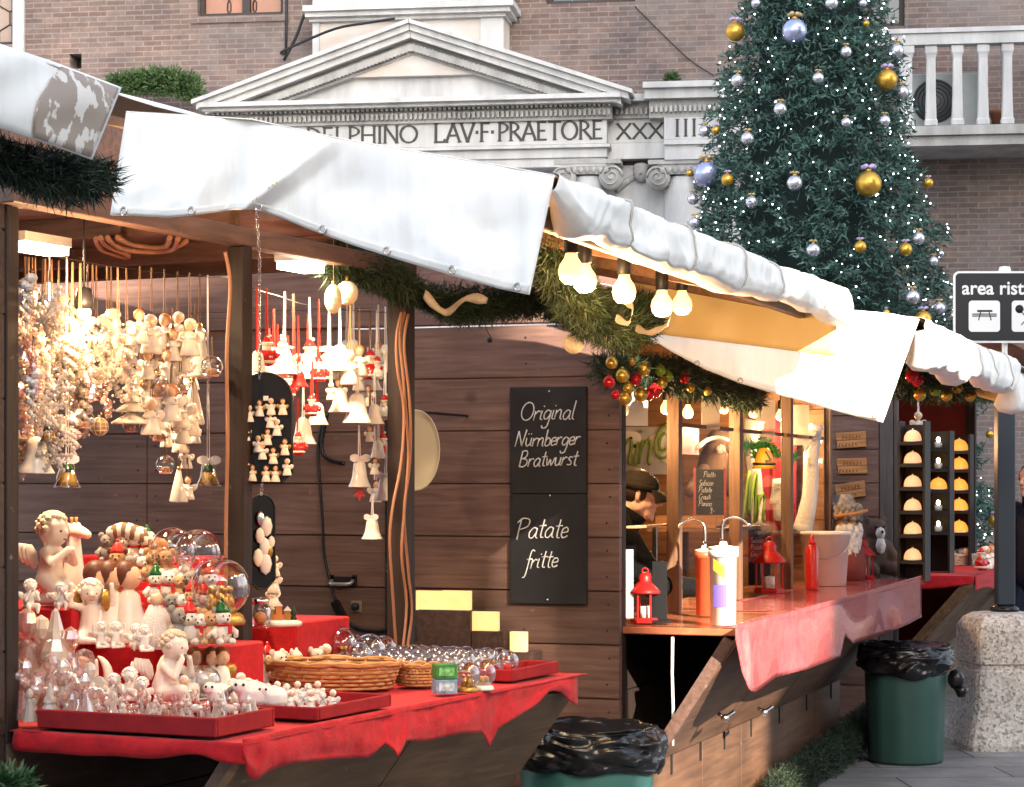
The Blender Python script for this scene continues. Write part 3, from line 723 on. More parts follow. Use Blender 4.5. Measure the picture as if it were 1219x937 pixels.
# ---- Christmas tree
TC = W(966, 575, 22); TC.z = 0
ppm = 22 / FPX
apex = HC + (575 + 393) * ppm
def trad(z): return max(0, (apex - z)) * .216 + .02
tree = thing('christmas_tree', 'tall blue-green Christmas tree covered in tiny white lights and baubles', 'Christmas tree', TC)
b = MB(); b.tube([TC + Vector((0, 0, z)) for z in (0, 2, 5, apex - .2)], [.16, .14, .09, .02], 10); b.build('trunk', mat('bark', (.09, .06, .04), .9, var=.3, scale=14, bump=.6), tree)
b = MB(); tips = []
z = .45
while z < min(apex, 8.6):
    rad = trad(z); nb = int(8 + rad * 24)
    for k in range(nb):
        a = k / nb * 6.283 + z * 7 + rnd.uniform(-.15, .15)
        lump = .5 + .6 * noise(math.cos(a) * 2.6, math.sin(a) * 2.6, z * 1.9) + .22 * math.sin(z * 11 + 2 * noise(math.cos(a) * 2, math.sin(a) * 2, 5))
        rr = rad * (.86 + .2 * lump) + rnd.uniform(-.1, .07)
        tips.append((a, rr, z + rnd.uniform(-.06, .06)))
    z += .125
for a, rr, z in tips:
    ca, sa = math.cos(a), math.sin(a)
    if -sa * 0 + (ca * -TC.x + sa * -TC.y) < -.55 * math.hypot(TC.x, TC.y): continue
    drop = rnd.uniform(.0, .2)
    # a drooping twig with short bushy needles
    L_ = rnd.uniform(.24, .4); base = Vector((ca * (rr - L_), sa * (rr - L_), z + drop * .6)); tip = Vector((ca * rr, sa * rr, z - drop * .3))
    dv = (tip - base)
    for q in range(5):
        p0 = base + dv * (.1 + q * .21); side = Vector((-sa, ca, 0)) * rnd.uniform(-.15, .15)
        for j in range(9):
            p = TC + p0 + side * rnd.random() + Vector((rnd.gauss(0, .03), rnd.gauss(0, .03), rnd.gauss(0, .03)))
            d = dv.normalized() * rnd.uniform(.2, 1) + Vector((rnd.gauss(0, .6), rnd.gauss(0, .6), rnd.gauss(.1, .55)))
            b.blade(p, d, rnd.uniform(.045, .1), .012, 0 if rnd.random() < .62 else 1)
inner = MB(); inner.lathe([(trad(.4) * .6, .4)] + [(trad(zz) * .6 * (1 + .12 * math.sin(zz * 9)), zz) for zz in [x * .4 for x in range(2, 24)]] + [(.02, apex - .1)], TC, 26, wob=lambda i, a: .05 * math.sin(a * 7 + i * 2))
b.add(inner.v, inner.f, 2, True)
b.build('crown', [M['fir'], mat('fir_blue_pale', (.055, .12, .105), .6, c2=(.1, .18, .155), scale=4), mat('fir_core', (.008, .018, .017), .9)], tree)  # paler needle tone strewn at random over the crown
b = MB(); em = mat('fairy_light', (.9, .92, 1), .4, emit=(.85, .92, 1), es=5)
todo = [t for t in tips]
rnd.shuffle(todo)
for a, rr, z in [q for q in todo if noise(math.cos(q[0]) * 3, math.sin(q[0]) * 3, q[2] * 1.4) > -.12][:1450]:
    ca, sa = math.cos(a), math.sin(a)
    if ca * -TC.x + sa * -TC.y < -.2 * math.hypot(TC.x, TC.y): continue
    b.ball(TC + Vector((ca * (rr + .015), sa * (rr + .015), z - rnd.uniform(-.05, .05))), rnd.choice((.0045, .0055, .0075)), n=6)
tag(b.build('fairy_lights', em), 'countless tiny cold white fairy lights scattered over the Christmas tree', 'fairy lights', kind='stuff')
def on_tree(px, py, extra=0.):
    """where the sight line meets the tree's cone"""
    k = (px - 609.5) / FPX; best = None
    for i in range(500):
        d = 19.5 + i * .006; p = W(px, py, d); q = math.hypot(p.x - TC.x, p.y - TC.y)
        if q <= trad(p.z) + extra: return p
        if best is None or q - trad(p.z) < best[0]: best = (q - trad(p.z), p)
    return best[1]
def mk_bauble(matname):
    def f():
        t = thing('tree_bauble', 'bauble', 'bauble')
        b = MB(); b.ball((0, 0, 0), 1, n=28); b.build('ball', M[matname], t, world=False)
        b = MB(); b.lathe([(.2, .93), (.22, 1.12), (.1, 1.2), (0, 1.2)], n=10); b.build('cap', M['gold'], t, world=False)
        b = MB()
        for s_ in (-1, 1):
            for q in range(3):
                b.ball((s_ * (.2 + .1 * q), -.25 + .2 * q, 1.28 + .1 * rnd.random()), .22, (1, .7, .8), 8)
        b.build('bow', M['lilac'] if matname == 'gold' else mat('gold_tinsel', (.5, .36, .18), .35, metal=.4, var=.4, scale=60), t, world=False)
        return t
    return Proto(f)
BAU = {k: mk_bauble(k) for k in ('gold', 'silver', 'silblue')}
SPEC = [
 (946, 37, 15, 'silblue', 'largest blue-silver bauble high on the tree'), (875, 38, 11.5, 'gold', 'gold bauble at the top of the tree against brick'),
 (900, 4, 6, 'silver', 'small silver bauble above the high gold one'), (990, 4, 8, 'silver', 'silver bauble cut by the top edge of the view'),
 (1027, 4, 5, 'silver', 'small silver bauble by the dark leaded window'), (1031, 28, 4, 'gold', 'tiny gold bauble below the small top silver one'),
 (1007, 62, 7, 'silver', 'silver bauble high on the tree, midway to the balcony rail'), (1067, 61, 9, 'silver', 'silver bauble overlapping the balcony rail end'),
 (1056, 95, 12.5, 'gold', 'big gold bauble with lilac bow beside the first baluster'), (1074, 110, 8, 'silver', 'grey-silver bauble hanging before the first baluster'),
 (878, 96, 8, 'silver', 'silver bauble at the tree edge beside the marble cornice'), (974, 93, 7, 'silver', 'small silver bauble below the largest high blue one'),
 (929, 130, 8, 'silver', 'oval silver bauble alone in the upper middle'), (1053, 144, 7, 'silver', 'silver bauble just below the balcony slab height'),
 (1007, 146, 6, 'silver', 'small lilac-silver bauble in the tree middle'), (839, 156, 7, 'silver', 'silver bauble at the tree edge over the carved III'),
 (852, 155, 5, 'gold', 'tiny gold bauble touching the silver one by the carved III'), (890, 165, 8, 'silver', 'silver bauble right of the carved III, inside the crown'),
 (841, 207, 15, 'silblue', 'large blue-silver bauble on the tree edge before the capital'), (866, 214, 7.5, 'gold', 'pointed gold bauble beside the large edge blue one'),
 (946, 218, 9.5, 'silver', 'silver bauble in the middle of the tree, level with big gold'), (1034, 219, 15.5, 'gold', 'largest gold bauble in the middle of the tree'),
 (1105, 218, 6, 'gold', 'small gold bauble on the tree edge under the balcony'), (895, 241, 7.5, 'silver', 'silver bauble below the pointed gold one'),
 (825, 237, 7, 'silver', 'silver bauble on the edge under the large blue one'), (821, 206, 4, 'gold', 'tiny gold bauble peeping past the large edge blue one'),
 (827, 265, 7, 'silver', 'silver bauble low on the edge just above the tarpaulin roll'), (968, 298, 8.5, 'silver', 'silver bauble low in the middle above the tarpaulin'),
 (1024, 294, 7.5, 'gold', 'gold bauble low in the tree between two silver ones'), (1078, 297, 8, 'gold', 'gold bauble paired with a silver one low near the edge'),
 (1093, 284, 8, 'silver', 'silver bauble paired with a gold one low near the edge'), (1111, 311, 6, 'silver', 'small silver bauble low on the edge over bare brick'),
 (1120, 302, 4, 'silver', 'tiny lilac bauble outermost on the low edge'), (1086, 354, 9, 'silver', 'silver bauble low down left of the dining sign'),
 (1118, 367, 7.5, 'silver', 'silver bauble nearest to the dining sign corner'), (1099, 380, 10, 'gold', 'gold bauble half sunk behind the white tarpaulin'),
 (1055, 372, 4, 'gold', 'tiny gold bauble just over the white tarpaulin'), (1134, 376, 4, 'silver', 'tiny silver bauble at the dining sign edge'),
 (1178, 517, 5, 'gold', 'gold bauble seen between the candle stall and the grey post'), (1184, 621, 8, 'gold', 'gold bauble with lilac bow lowest by the grey post')]
for px, py, r_, k, lb in SPEC:
    p = on_tree(px, py, .06); BAU[k](p, face_cam(p), r_ * dist(p) / FPX, lb, 'baubles on the Christmas tree')
# ================================================================ MARKET STALLS
def board(b, p0, p1, z0, z1, th, m=0, gap=0):
    """upright board between two ground points"""
    p0, p1 = Vector((p0[0], p0[1], 0)), Vector((p1[0], p1[1], 0)); d = p1 - p0
    rot = Matrix.Rotation(math.atan2(d.y, d.x), 3, 'Z')
    b.box((p0 + p1) / 2 + Vector((0, 0, (z0 + z1) / 2)), (d.length - gap, th, z1 - z0), rot, m)
def planks(b, p0, p1, z0, z1, pitch, zoff, th, seams=(), gap=.007, m=0):
    """boarded wall: horizontal boards with shadow gaps, butted at SEAMS (fractions)"""
    p0, p1 = Vector((p0[0], p0[1], 0)), Vector((p1[0], p1[1], 0))
    k = math.floor((z0 - zoff) / pitch); cuts = [0, *seams, 1]
    while zoff + k * pitch < z1:
        a, c = max(z0, zoff + k * pitch + gap / 2), min(z1, zoff + (k + 1) * pitch - gap / 2)
        if c - a > .01:
            for u, v in zip(cuts, cuts[1:]):
                j = rnd.uniform(-.0012, .0012); n_ = Vector((-(p1 - p0).y, (p1 - p0).x, 0)).normalized() * j
                board(b, p0.lerp(p1, u) + n_, p0.lerp(p1, v) + n_, a, c, th, m, .005)
        k += 1
    d = Vector((-(p1 - p0).y, (p1 - p0).x, 0)).normalized() * th * .2
    board(b, p0 + d, p1 + d, z0 + .004, z1 - .004, th * .4, m, .01)
def s1box(b, t0, t1, o0, o1, z0, z1, m=0):
    b.box(S1((t0 + t1) / 2, (o0 + o1) / 2, (z0 + z1) / 2), (o1 - o0, t1 - t0, z1 - z0), ROT1, m)

# ---- the ornament stall
st1 = thing('market_stall', 'dark brown wooden ornament stall with open front and red covered counter', 'market stall', A0, 0, 'stalls of the Christmas market')
for t, w in ((0, .055), (1.128, .058), (2.232, .075)):
    k = .045 if t == 0 else 0
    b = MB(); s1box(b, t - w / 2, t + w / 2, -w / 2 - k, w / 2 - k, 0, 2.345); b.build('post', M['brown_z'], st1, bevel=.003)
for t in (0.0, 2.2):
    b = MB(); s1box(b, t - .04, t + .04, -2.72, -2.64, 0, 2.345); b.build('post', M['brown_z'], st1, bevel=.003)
b = MB(); s1box(b, -.06, 2.30, -.03, .03, 2.347, 2.405); b.build('front_beam', M['brown_y'], st1, bevel=.003)
b = MB(); s1box(b, -.06, 2.45, -2.75, .03, 2.47, 2.50)
for t in (.35, 1.13, 1.9, 2.35): s1box(b, t, t + .06, -2.7, -.04, 2.40, 2.468)
b.build('ceiling', M['brown'], st1)
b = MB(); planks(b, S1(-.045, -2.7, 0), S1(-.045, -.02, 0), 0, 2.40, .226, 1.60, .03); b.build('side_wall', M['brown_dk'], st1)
b = MB(); planks(b, S1(0, -2.75, 0), S1(2.3, -2.75, 0), 0, 2.40, .226, 1.60, .03); b.build('back_wall', M['brown_y'], st1)
b = MB(); s1box(b, .0, 2.22, .04, .70, .905, .93); s1box(b, .0, 2.22, -1.0, -.045, .905, .93); b.build('counter', M['ply'], st1, bevel=.003)
b = MB(); planks(b, S1(-.03, -.03, 0), S1(2.22, -.03, 0), 0, .90, .226, .02, .03); b.build('lower_wall', M['brown_y'], st1)
def flap_panel(par, P, z_hi, z_lo, seams, m_, th=.025):
    """shutter folded down and propped out: P(s, w) -> ground point, s along, w 1 at the top edge .. 0 at the hinge"""
    for a, c in zip(seams, seams[1:]):
        b = MB(); a2, c2 = a + .004, c - .004
        top = [Vector((*P(a2, 1)[:2], z_hi)), Vector((*P(c2, 1)[:2], z_hi))]; bot = [Vector((*P(c2, 0)[:2], z_lo)), Vector((*P(a2, 0)[:2], z_lo))]
        q = top + bot; nrm = (q[1] - q[0]).cross(q[2] - q[0]).normalized()
        if nrm.z > 0: nrm = -nrm
        b.prism(q, nrm * th); b.build('shutter_panel', m_, par, bevel=.003)
flap_panel(st1, lambda s, w: S1(s, .30 + .38 * w, 0), .90, .38, (0, 1.02, 2.22), M['ply'])
b = MB(); planks(b, S1(0, .28, 0), S1(2.22, .28, 0), .0, .37, .4, 0, .025, (.5,)); b.build('front_panel', M['ply'], st1)
for q in (.03, 2.19): b = MB(); b.beam(S1(q, .66, .895), S1(q, .33, .42), .03, .045); b.build('prop', M['brown_y'], st1)

# ---- white tarpaulin of the ornament stall: end flap, sheet, rumpled eave roll, yellow-backed far flap
def ypoly(pts, x):
    for (x0, y0), (x1, y1) in zip(pts, pts[1:]):
        if x <= x1: return y0 + (y1 - y0) * max(0, (x - x0)) / max(1e-6, x1 - x0)
    return pts[-1][1]
hemm = mat('tarp_hem', (.74, .73, .7), .5, var=.08, scale=20)
def ridged(x, y=0, z=0): return 1 - 2 * abs(noise(x, y, z))
def end_flap(par, top, bot, Y, folds, nu=130, nv=26):
    b = MB()
    def fn(u, v, off=0):
        a, c = lerp_poly(top, u), lerp_poly(bot, u); x, y = a[0] + (c[0] - a[0]) * v, a[1] + (c[1] - a[1]) * v
        f = 0
        for (cx, lean, wd, dp) in folds: f += dp * max(0, 1 - abs((x - cx - lean * v) / wd)) ** 1.25 * (.2 + .8 * v)
        f += .012 * noise(x * .012, y * .02, 3) + .0045 * ridged(x * .02 + y * .011, y * .014 - x * .006, 9) * (.3 + v) + .002 * noise(x * .09, y * .02, 5)
        return onY(x, y, Y - f - off)
    b.sheet(fn, nu, nv, .003, (0, -1, 0), 0, 1)
    o = b.build('end_flap', [M['tarp'], M['tarpin']], par)
    h = MB(); h.sheet(lambda u, v: fn(.004 + .992 * u, .915 + .078 * v, .0025), nu, 3, .0015, (0, -1, 0)); ho = h.build('hem', hemm, par)
    for k in range(7):
        p = fn(.03 + .94 * k / 6, .953, .004); e = MB(); e.tube([p + Vector((.009 * math.cos(q * .6283), 0, .009 * math.sin(q * .6283))) for q in range(11)], .0025, 5, caps=False); e.build('eyelet', M['steel'], par)
    return o
def eave_roll(par, P0, P1, size, seed, nm='rolled_edge', n=260):
    prof = [(-.13, .034), (-.06, .018), (-.015, .006), (.008, -.006), (.018, -.03), (.02, -.065), (.026, -.10), (.02, -.125), (-.005, -.135), (-.04, -.128), (-.055, -.11)]
    P0, P1 = Vector(P0), Vector(P1)
    def fn(u, v):
        i = v * (len(prof) - 1); a = int(min(i, len(prof) - 2)); t = i - a
        x = prof[a][0] * (1 - t) + prof[a + 1][0] * t; z = prof[a][1] * (1 - t) + prof[a + 1][1] * t
        L_ = (P1 - P0).length * u; w = math.sin(math.pi * min(1, v * 1.15)) ** .7
        f1 = ridged(L_ * 2.4 + v * 1.1, seed, v * .9); f2 = ridged(L_ * 6.5 - v * 2.2, seed + 4, v * 1.7); f3 = ridged(L_ * 15 + v * 4, seed + 7, v * 3)
        fold = .55 * f1 + .34 * f2 + .12 * f3
        gat = (.25 + .75 * min(1, u / .05)) * (1 + .22 * noise(L_ * 1.6, seed + 8) + .16 * noise(L_ * 4.5, seed + 2))
        return P0.lerp(P1, u) + Vector((x * size * gat + .03 * fold * w, .016 * f2 * v, z * size * gat + .012 * f2 * w - .012 * math.sin(math.pi * u)))
    b = MB(); b.sheet(fn, n, 30, .002, (1, 0, .4), 0, 0)
    o = b.build(nm, [M['tarp'], M['tarpin']], par)
    for k in range(1, 6):
        u = k / 6 + .03 * noise(k * 3.3, seed); s_ = MB(); s_.tube([fn(u, q / 12) + Vector((.006, 0, .004)) for q in range(1, 12)], .0035, 5); s_.build('tie_cord', mat('tie_cord', (.5, .47, .42), .8), par)
    return o
tp1 = thing('tarpaulin', 'white tarpaulin over the ornament stall awning, long flap hanging above the ornaments', 'tarpaulin', (-2.2, 5, 2.3), 0, 'tarpaulins on the awnings')
F1T = [(150, 134), (300, 143), (400, 165), (500, 182), (600, 199), (660, 210)]
F1B = [(131, 256), (165, 257), (200, 259), (240, 255), (275, 250), (300, 249), (330, 257), (365, 272), (420, 292), (480, 311), (545, 330), (595, 344), (630, 351)]
end_flap(tp1, F1T, F1B, 4.95, [(300, -30, 40, -.05), (395, -105, 26, .06), (450, -60, 60, -.03), (530, 20, 70, .03), (640, -10, 22, .03), (215, 0, 60, .025)])
def top_sheet(par, T, Y, dY, sag=.03, nm='top_sheet'):
    b = MB()
    def fn(u, v):
        a = lerp_poly(T, u); p = onY(a[0], a[1], Y)
        return p + Vector((0, dY * v, .004 - sag * math.sin(math.pi * v) * .4 + .012 * noise(u * 6, v * 9, 2) * math.sin(math.pi * v)))
    b.sheet(fn, 24, 40, .003, (0, 0, 1), 0, 1); return b.build(nm, [M['tarp'], M['tarpin']], par)
top_sheet(tp1, F1T, 4.95, 3.28)
E1 = onY(660, 210, 4.95); H1 = onY(150, 134, 4.95)
eave_roll(tp1, E1 + Vector((-.005, 0, .0)), E1 + Vector((.06, 3.3, .0)), .92, 1.3)
def hang_sheet(par, top, bot, Y, nm, m0, m1, amp=.012, nu=30, nv=8, seed=0):
    b = MB()
    def fn(u, v):
        a, c = lerp_poly(top, u), lerp_poly(bot, u); x, y = a[0] + (c[0] - a[0]) * v, a[1] + (c[1] - a[1]) * v
        return onY(x, y, Y - amp * noise(x * .02 + seed, y * .01) * (1 + v))
    b.sheet(fn, nu, nv, .003, (0, -1, 0), 0, 1); return b.build(nm, [m0, m1], par)
hang_sheet(tp1, [(745, 322), (800, 336), (900, 345), (996, 352)], [(742, 392), (800, 400), (900, 412), (995, 425)], 8.2, 'far_flap', M['tarpin'], M['tarp'])
def awning_boards(par, T, Y0, Y1, joists):
    a, c = lerp_poly(T, 0), lerp_poly(T, 1); p, q = onY(a[0], a[1], T_Y), onY(c[0], c[1], T_Y)
    p, q = Vector((p.x - .1, Y0, p.z + .008)), Vector((q.x - .03, Y0, q.z - .022)); n_ = 5
    b = MB()
    for i in range(n_):
        u, v = p.lerp(q, i / n_ + .003), p.lerp(q, (i + 1) / n_ - .003)
        b.prism([u, v, v - Vector((0, 0, .022)), u - Vector((0, 0, .022))], (0, Y1 - Y0, 0))
    b.build('awning_panel', M['rawbeam'], par)
    for y in joists:
        b = MB(); b.beam(Vector((p.x + .05, y, p.z - .055)), Vector((q.x - .05, y, q.z - .05)), .06, .05); b.build('awning_joist', M['rawbeam'], par, bevel=.003)
    b = MB(); b.beam(Vector((q.x - .05, Y0 + .01, q.z - .06)), Vector((q.x - .05, Y1 - .01, q.z - .06)), .028, .055); b.build('awning_rim', M['rawbeam'], par, bevel=.003)
    return p, q
T_Y = 4.95
awning_boards(st1, F1T, 5.0, 8.17, (5.15, 6.3, 7.2, 8.05))
b = MB()
def rf(u, v):                                                   # low roof sheet of the stall behind the awning
    return S1(-.25 + 2.9 * u, .02 - 2.9 * v, 2.72 + .28 * math.sin(math.pi * v) + .015 * noise(u * 5, v * 5))
b.sheet(rf, 30, 20, .004, (0, 0, 1), 0, 1); b.build('roof_sheet', [M['tarp'], M['tarpin']], tp1)
b = MB(); s1box(b, -.05, 2.4, -2.7, -.02, 2.52, 2.66); b.build('roof_frame', M['brown'], st1)

# ---- first stall: only the end of its tarpaulin reaches into view
st0 = thing('market_stall', 'stall before the ornament stall, only its awning end seen under worn tarpaulin', 'market stall', (-3.4, 2.4, 0), 0, 'stalls of the Christmas market')
b = MB(); planks(b, (-5.8, 3.3), (-3.4, 3.3), 0, 2.4, .226, .02, .03); b.build('side_wall', M['brown'], st0)
b = MB(); b.prism([(-3.4, 1.2, 2.50), (-2.06, 1.2, 2.27), (-2.06, 1.2, 2.245), (-3.4, 1.2, 2.475)], (0, 2.28, 0)); b.build('awning_panel', M['rawbeam'], st0)
b = MB(); b.bb((-5.8, 1.2, 2.42), (-3.3, 3.3, 2.5)); b.build('ceiling', M['brown'], st0)
tp0 = thing('tarpaulin', 'worn white tarpaulin end with peeling brown tape at the top corner of the view', 'tarpaulin', (-2, 3, 2.2), 0, 'tarpaulins on the awnings')
tape = bpy.data.materials.new('peeling_tape'); tape.use_nodes = True
nt = tape.node_tree; bs = nt.nodes['Principled BSDF']; n_ = nt.nodes.new('ShaderNodeTexNoise'); n_.inputs['Scale'].default_value = 26; n_.inputs['Detail'].default_value = 5
tcn = nt.nodes.new('ShaderNodeTexCoord'); nt.links.new(tcn.outputs['Object'], n_.inputs['Vector'])
rp = nt.nodes.new('ShaderNodeValToRGB'); rp.color_ramp.elements[0].position = .53; rp.color_ramp.elements[1].position = .56
rp.color_ramp.elements[0].color = (.33, .26, .21, 1); rp.color_ramp.elements[1].color = (.74, .7, .66, 1)
nt.links.new(n_.outputs[0], rp.inputs[0]); nt.links.new(rp.outputs[0], bs.inputs['Base Color']); bs.inputs['Roughness'].default_value = .5
T0, B0 = [(-160, 0), (0, 52), (60, 72), (145, 104)], [(-160, 95), (0, 152), (60, 172), (110, 190)]
def t0f(off, lo=0., hi=1.):
    def fn(u, v):
        u = lo + (hi - lo) * u
        a, c = lerp_poly(T0, u), lerp_poly(B0, u); x, y = a[0] + (c[0] - a[0]) * v, a[1] + (c[1] - a[1]) * v
        return onX(x, y, -2.0 + off + .012 * noise(x * .015, y * .02) + .01 * math.sin(v * 3))
    return fn
b = MB(); b.sheet(t0f(0), 50, 10, .003, (1, 0, 0), 0, 1); b.build('front_flap', [M['tarp'], M['tarpin']], tp0)
b = MB()
def tapef(u, v):
    lo = .765 - .045 * math.sin(v * 2.6) + .01 * noise(v * 9, 1); return t0f(.004, 0, 1)(lo + (.992 - lo) * u, .02 + .96 * v)
b.sheet(tapef, 20, 10, .001, (1, 0, 0)); b.build('worn_tape', tape, tp0)
b = MB(); b.sheet(lambda u, v: Vector((-2.0 - 1.5 * v, 1.3 + 2.2 * u, t0f(0)(.99, 0).z - .0 + .24 * v + (t0f(0)(0, 0).z - t0f(0)(.99, 0).z) * 0)), 10, 10, .003, (0, 0, 1), 0, 1); b.build('top_sheet', [M['tarp'], M['tarpin']], tp0)

# ---- the sausage stall
Y2, Y2E, XF = 8.8, 13.25, -2.66
st2 = thing('market_stall', 'dark brown sausage stall with plank side wall and warm lit serving counter', 'market stall', (XF, Y2, 0), 0, 'stalls of the Christmas market')
xs_ = onY(175, 500, Y2 - .02).x
xj_ = onY(463, 500, Y2 - .02).x
b = MB(); W0, W1 = -5.75, XF + .03
planks(b, (W0, Y2), (W1, Y2), 0, 2.27, .226, 1.597, .04, ((xs_ - W0) / (W1 - W0), (xj_ - W0) / (W1 - W0)))
for k in range(-6, 3):
    for x in (xs_ - .05, xs_ + .05, xj_ + .06, -3.05, W1 - .05):
        for dz in (.06, .17): b.ball((x + rnd.uniform(-.008, .008), Y2 - .021, 1.597 + k * .226 + dz), .005, (1, .4, 1), 6, 1)
b.build('side_wall', [M['brown'], M['iron']], st2, bevel=.003)
b = MB(); b.bb((W0, Y2 - .035, 2.28), (W1, Y2 + .02, 2.36)); b.bb((W0, Y2 - .01, 2.362), (W1, Y2 + .02, 2.75)); b.build('top_rail', M['brown'], st2, bevel=.003)
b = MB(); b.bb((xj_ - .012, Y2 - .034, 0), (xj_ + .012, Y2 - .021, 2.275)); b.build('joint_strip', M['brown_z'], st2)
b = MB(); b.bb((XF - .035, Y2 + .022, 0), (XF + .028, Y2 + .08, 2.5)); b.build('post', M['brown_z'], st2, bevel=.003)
for px in (803, 876, 937, 984):
    p = onX(px, 575, XF); b = MB(); b.bb((XF - .03, p.y - .03, 1.0), (XF + .03, p.y + .03, 2.5)); b.build('post', wood('warm_post', (.13, .07, .04), (.2, .115, .07), 2, .5), st2, bevel=.003)
b = MB(); planks(b, (-5.7, Y2E), (XF, Y2E), 0, 2.6, .226, 1.6, .04); b.build('end_wall', wood('orange_boards', (.2, .09, .04), (.32, .16, .075), 0, .5), st2)
b = MB(); planks(b, (-5.72, Y2), (-5.72, Y2E), 0, 2.6, .226, 1.6, .04); b.build('back_wall', MATS['orange_boards'], st2)
b = MB(); b.bb((-5.75, Y2, 2.62), (XF + .03, Y2E, 2.66)); b.build('ceiling', MATS['orange_boards'], st2)
b = MB(); b.bb((XF - .03, Y2, 2.42), (XF + .03, Y2E, 2.50)); b.build('front_beam', M['rawbeam'], st2, bevel=.003)
YC = 13.75
ctop = mat('counter_varnish', (.3, .085, .045), .14, c2=(.42, .15, .075), scale=7, bump=.05, rvar=.08, spec=.6)
b = MB(); b.bb((-2.98, Y2 + .03, .965), (-2.13, YC, .995)); b.build('counter', ctop, st2, bevel=.004)
b = MB(); planks(b, (-2.54, Y2 + .02), (-2.54, 13.05), 0, .42, .5, 0, .03, (.22, .4, .62, .82), .004); b.build('front_panel', M['plyred'], st2, bevel=.002)
b = MB(); b.bb((-2.95, 13.0, 0), (-2.54, 13.04, .95)); b.build('lower_end', M['ply'], st2)
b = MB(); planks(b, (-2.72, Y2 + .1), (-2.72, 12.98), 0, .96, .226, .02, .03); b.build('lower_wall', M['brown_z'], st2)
P2 = lambda s, w: Vector((-2.52 + .37 * w, s, 0))
flap_panel(st2, P2, .955, .44, (Y2 + .02, 9.95, 11.15, 12.3, 13.05), M['plyred'])
b = MB(); b.beam((-2.17, Y2 + .035, .95), (-2.5, Y2 + .035, .44), .035, .05); b.build('prop', M['brown_y'], st2)
for y in (9.2, 9.7, 10.15, 10.7, 11.35, 12.05, 12.75):
    b = MB(); b.bb((-2.526, y, .33), (-2.518, y + .012, .425)); b.bb((-2.526, y, .43), (-2.50, y + .05, .442)); b.build('hinge', M['iron'], st2)
for (y, z) in ((9.15, .61), (9.9, .56)):
    b = MB(); b.tube([(-2.3, y, z), (-2.27, y, z - .02), (-2.29, y + .06, z - .03), (-2.25, y + .09, z)], .009, 6); b.ball((-2.27, y, z - .02), .018); b.build('latch', M['steel'], st2)
b = MB(); b.tube([(-2.42, Y2 + .05, .955), (-2.425, Y2 + .06, .8), (-2.418, Y2 + .05, .66), (-2.42, Y2 + .05, .5)], .007, 6); b.build('counter_cable', M['white'], st2)
for i, (a, c) in enumerate(((9.77, 10.86), (10.94, 12.05), (12.13, 13.17))):
    b = MB(); b.bb((XF - .004, a, 1.18), (XF + .004, c, 1.86)); b.build('counter_window', M['glass'], st2)
    b = MB(); b.bb((XF - .012, a, 1.862), (XF + .012, c, 1.88)); b.build('window_rail', M['rawbeam'], st2)
T_Y = 8.5
tp2 = thing('tarpaulin', 'sunlit white tarpaulin over the sausage stall awning, wide flap with curved hem', 'tarpaulin', (-2, 8.5, 2.2), 0, 'tarpaulins on the awnings')
F2T = [(715, 338), (778, 352), (900, 362), (1000, 369), (1060, 374), (1094, 381)]
F2B = [(716, 398), (776, 404), (800, 419), (840, 440), (880, 456), (920, 468), (980, 485), (1020, 496), (1051, 503)]
F2TV = [(715, 390), (778, 397), (880, 384), (960, 372), (1000, 369), (1060, 374), (1094, 381)]
end_flap(tp2, F2TV, F2B, 8.5, [(860, 20, 60, .03), (960, -20, 50, -.03), (1060, -15, 25, .03)], 110, 20)
top_sheet(tp2, F2T, 8.5, 4.3)
E2 = onY(1094, 381, 8.5)
eave_roll(tp2, E2, E2 + Vector((.02, 2.9, .0)), 1.25, 5.7, n=220)
eave_roll(tp2, E2 + Vector((.02, 2.75, -.05)), E2 + Vector((.03, 4.3, -.1)), 1.35, 9.7, 'loose_edge', 130)
awning_boards(st2, F2T, 8.55, 12.75, (8.7, 10, 11.4, 12.6))
hang_sheet(tp2, [(1062, 425), (1120, 432), (1219, 446), (1262, 452)], [(1062, 446), (1120, 459), (1219, 488), (1262, 500)], 12.78, 'far_flap', M['tarpin'], M['tarp'])

# ---- the candle stall
Y3, XF3 = 14.6, -2.5
st3 = thing('market_stall', 'candle stall with red inside beyond the sausage counter', 'market stall', (XF3, Y3, 0), 0, 'stalls of the Christmas market')
b = MB(); planks(b, (-5.5, Y3), (XF3 - .06, Y3), 0, 2.5, .226, 1.6, .04); b.build('side_wall', M['brown'], st3)
gp = wood('grey_post', (.085, .07, .068), (.13, .11, .105), 2, .6)
b = MB(); b.bb((XF3 - .055, Y3 - .03, 0), (XF3 + .03, Y3 + .05, 2.5)); b.bb((XF3 + .033, Y3, 0), (XF3 + .06, Y3 + .05, 2.5)); b.build('post', gp, st3, bevel=.004)
b = MB(); b.bb((XF3 - .04, 18.6, 0), (XF3 + .04, 18.7, 2.5)); b.build('post', M['brown_z'], st3)
redin = mat('red_inside', (.17, .012, .012), .6, var=.35, scale=3)
b = MB(); b.bb((-5.5, 18.7, 0), (XF3, 18.74, 2.5)); b.build('end_wall', redin, st3)
b = MB(); b.bb((-4.2, Y3 + .05, 0), (-4.16, 18.69, 2.5)); b.build('back_wall', redin, st3)
b = MB(); b.bb((-5.5, Y3, 2.52), (-1.7, 18.8, 2.56)); b.build('ceiling', M['rawbeam'], st3)
b = MB(); b.bb((-3.4, Y3 + .06, .95), (-1.95, 18.5, .98)); b.build('counter', M['ply'], st3)
flap_panel(st3, lambda s, w: Vector((-2.42 + .45 * w, s, 0)), .945, .42, (Y3 + .02, 16.5, 18.5), M['ply'])
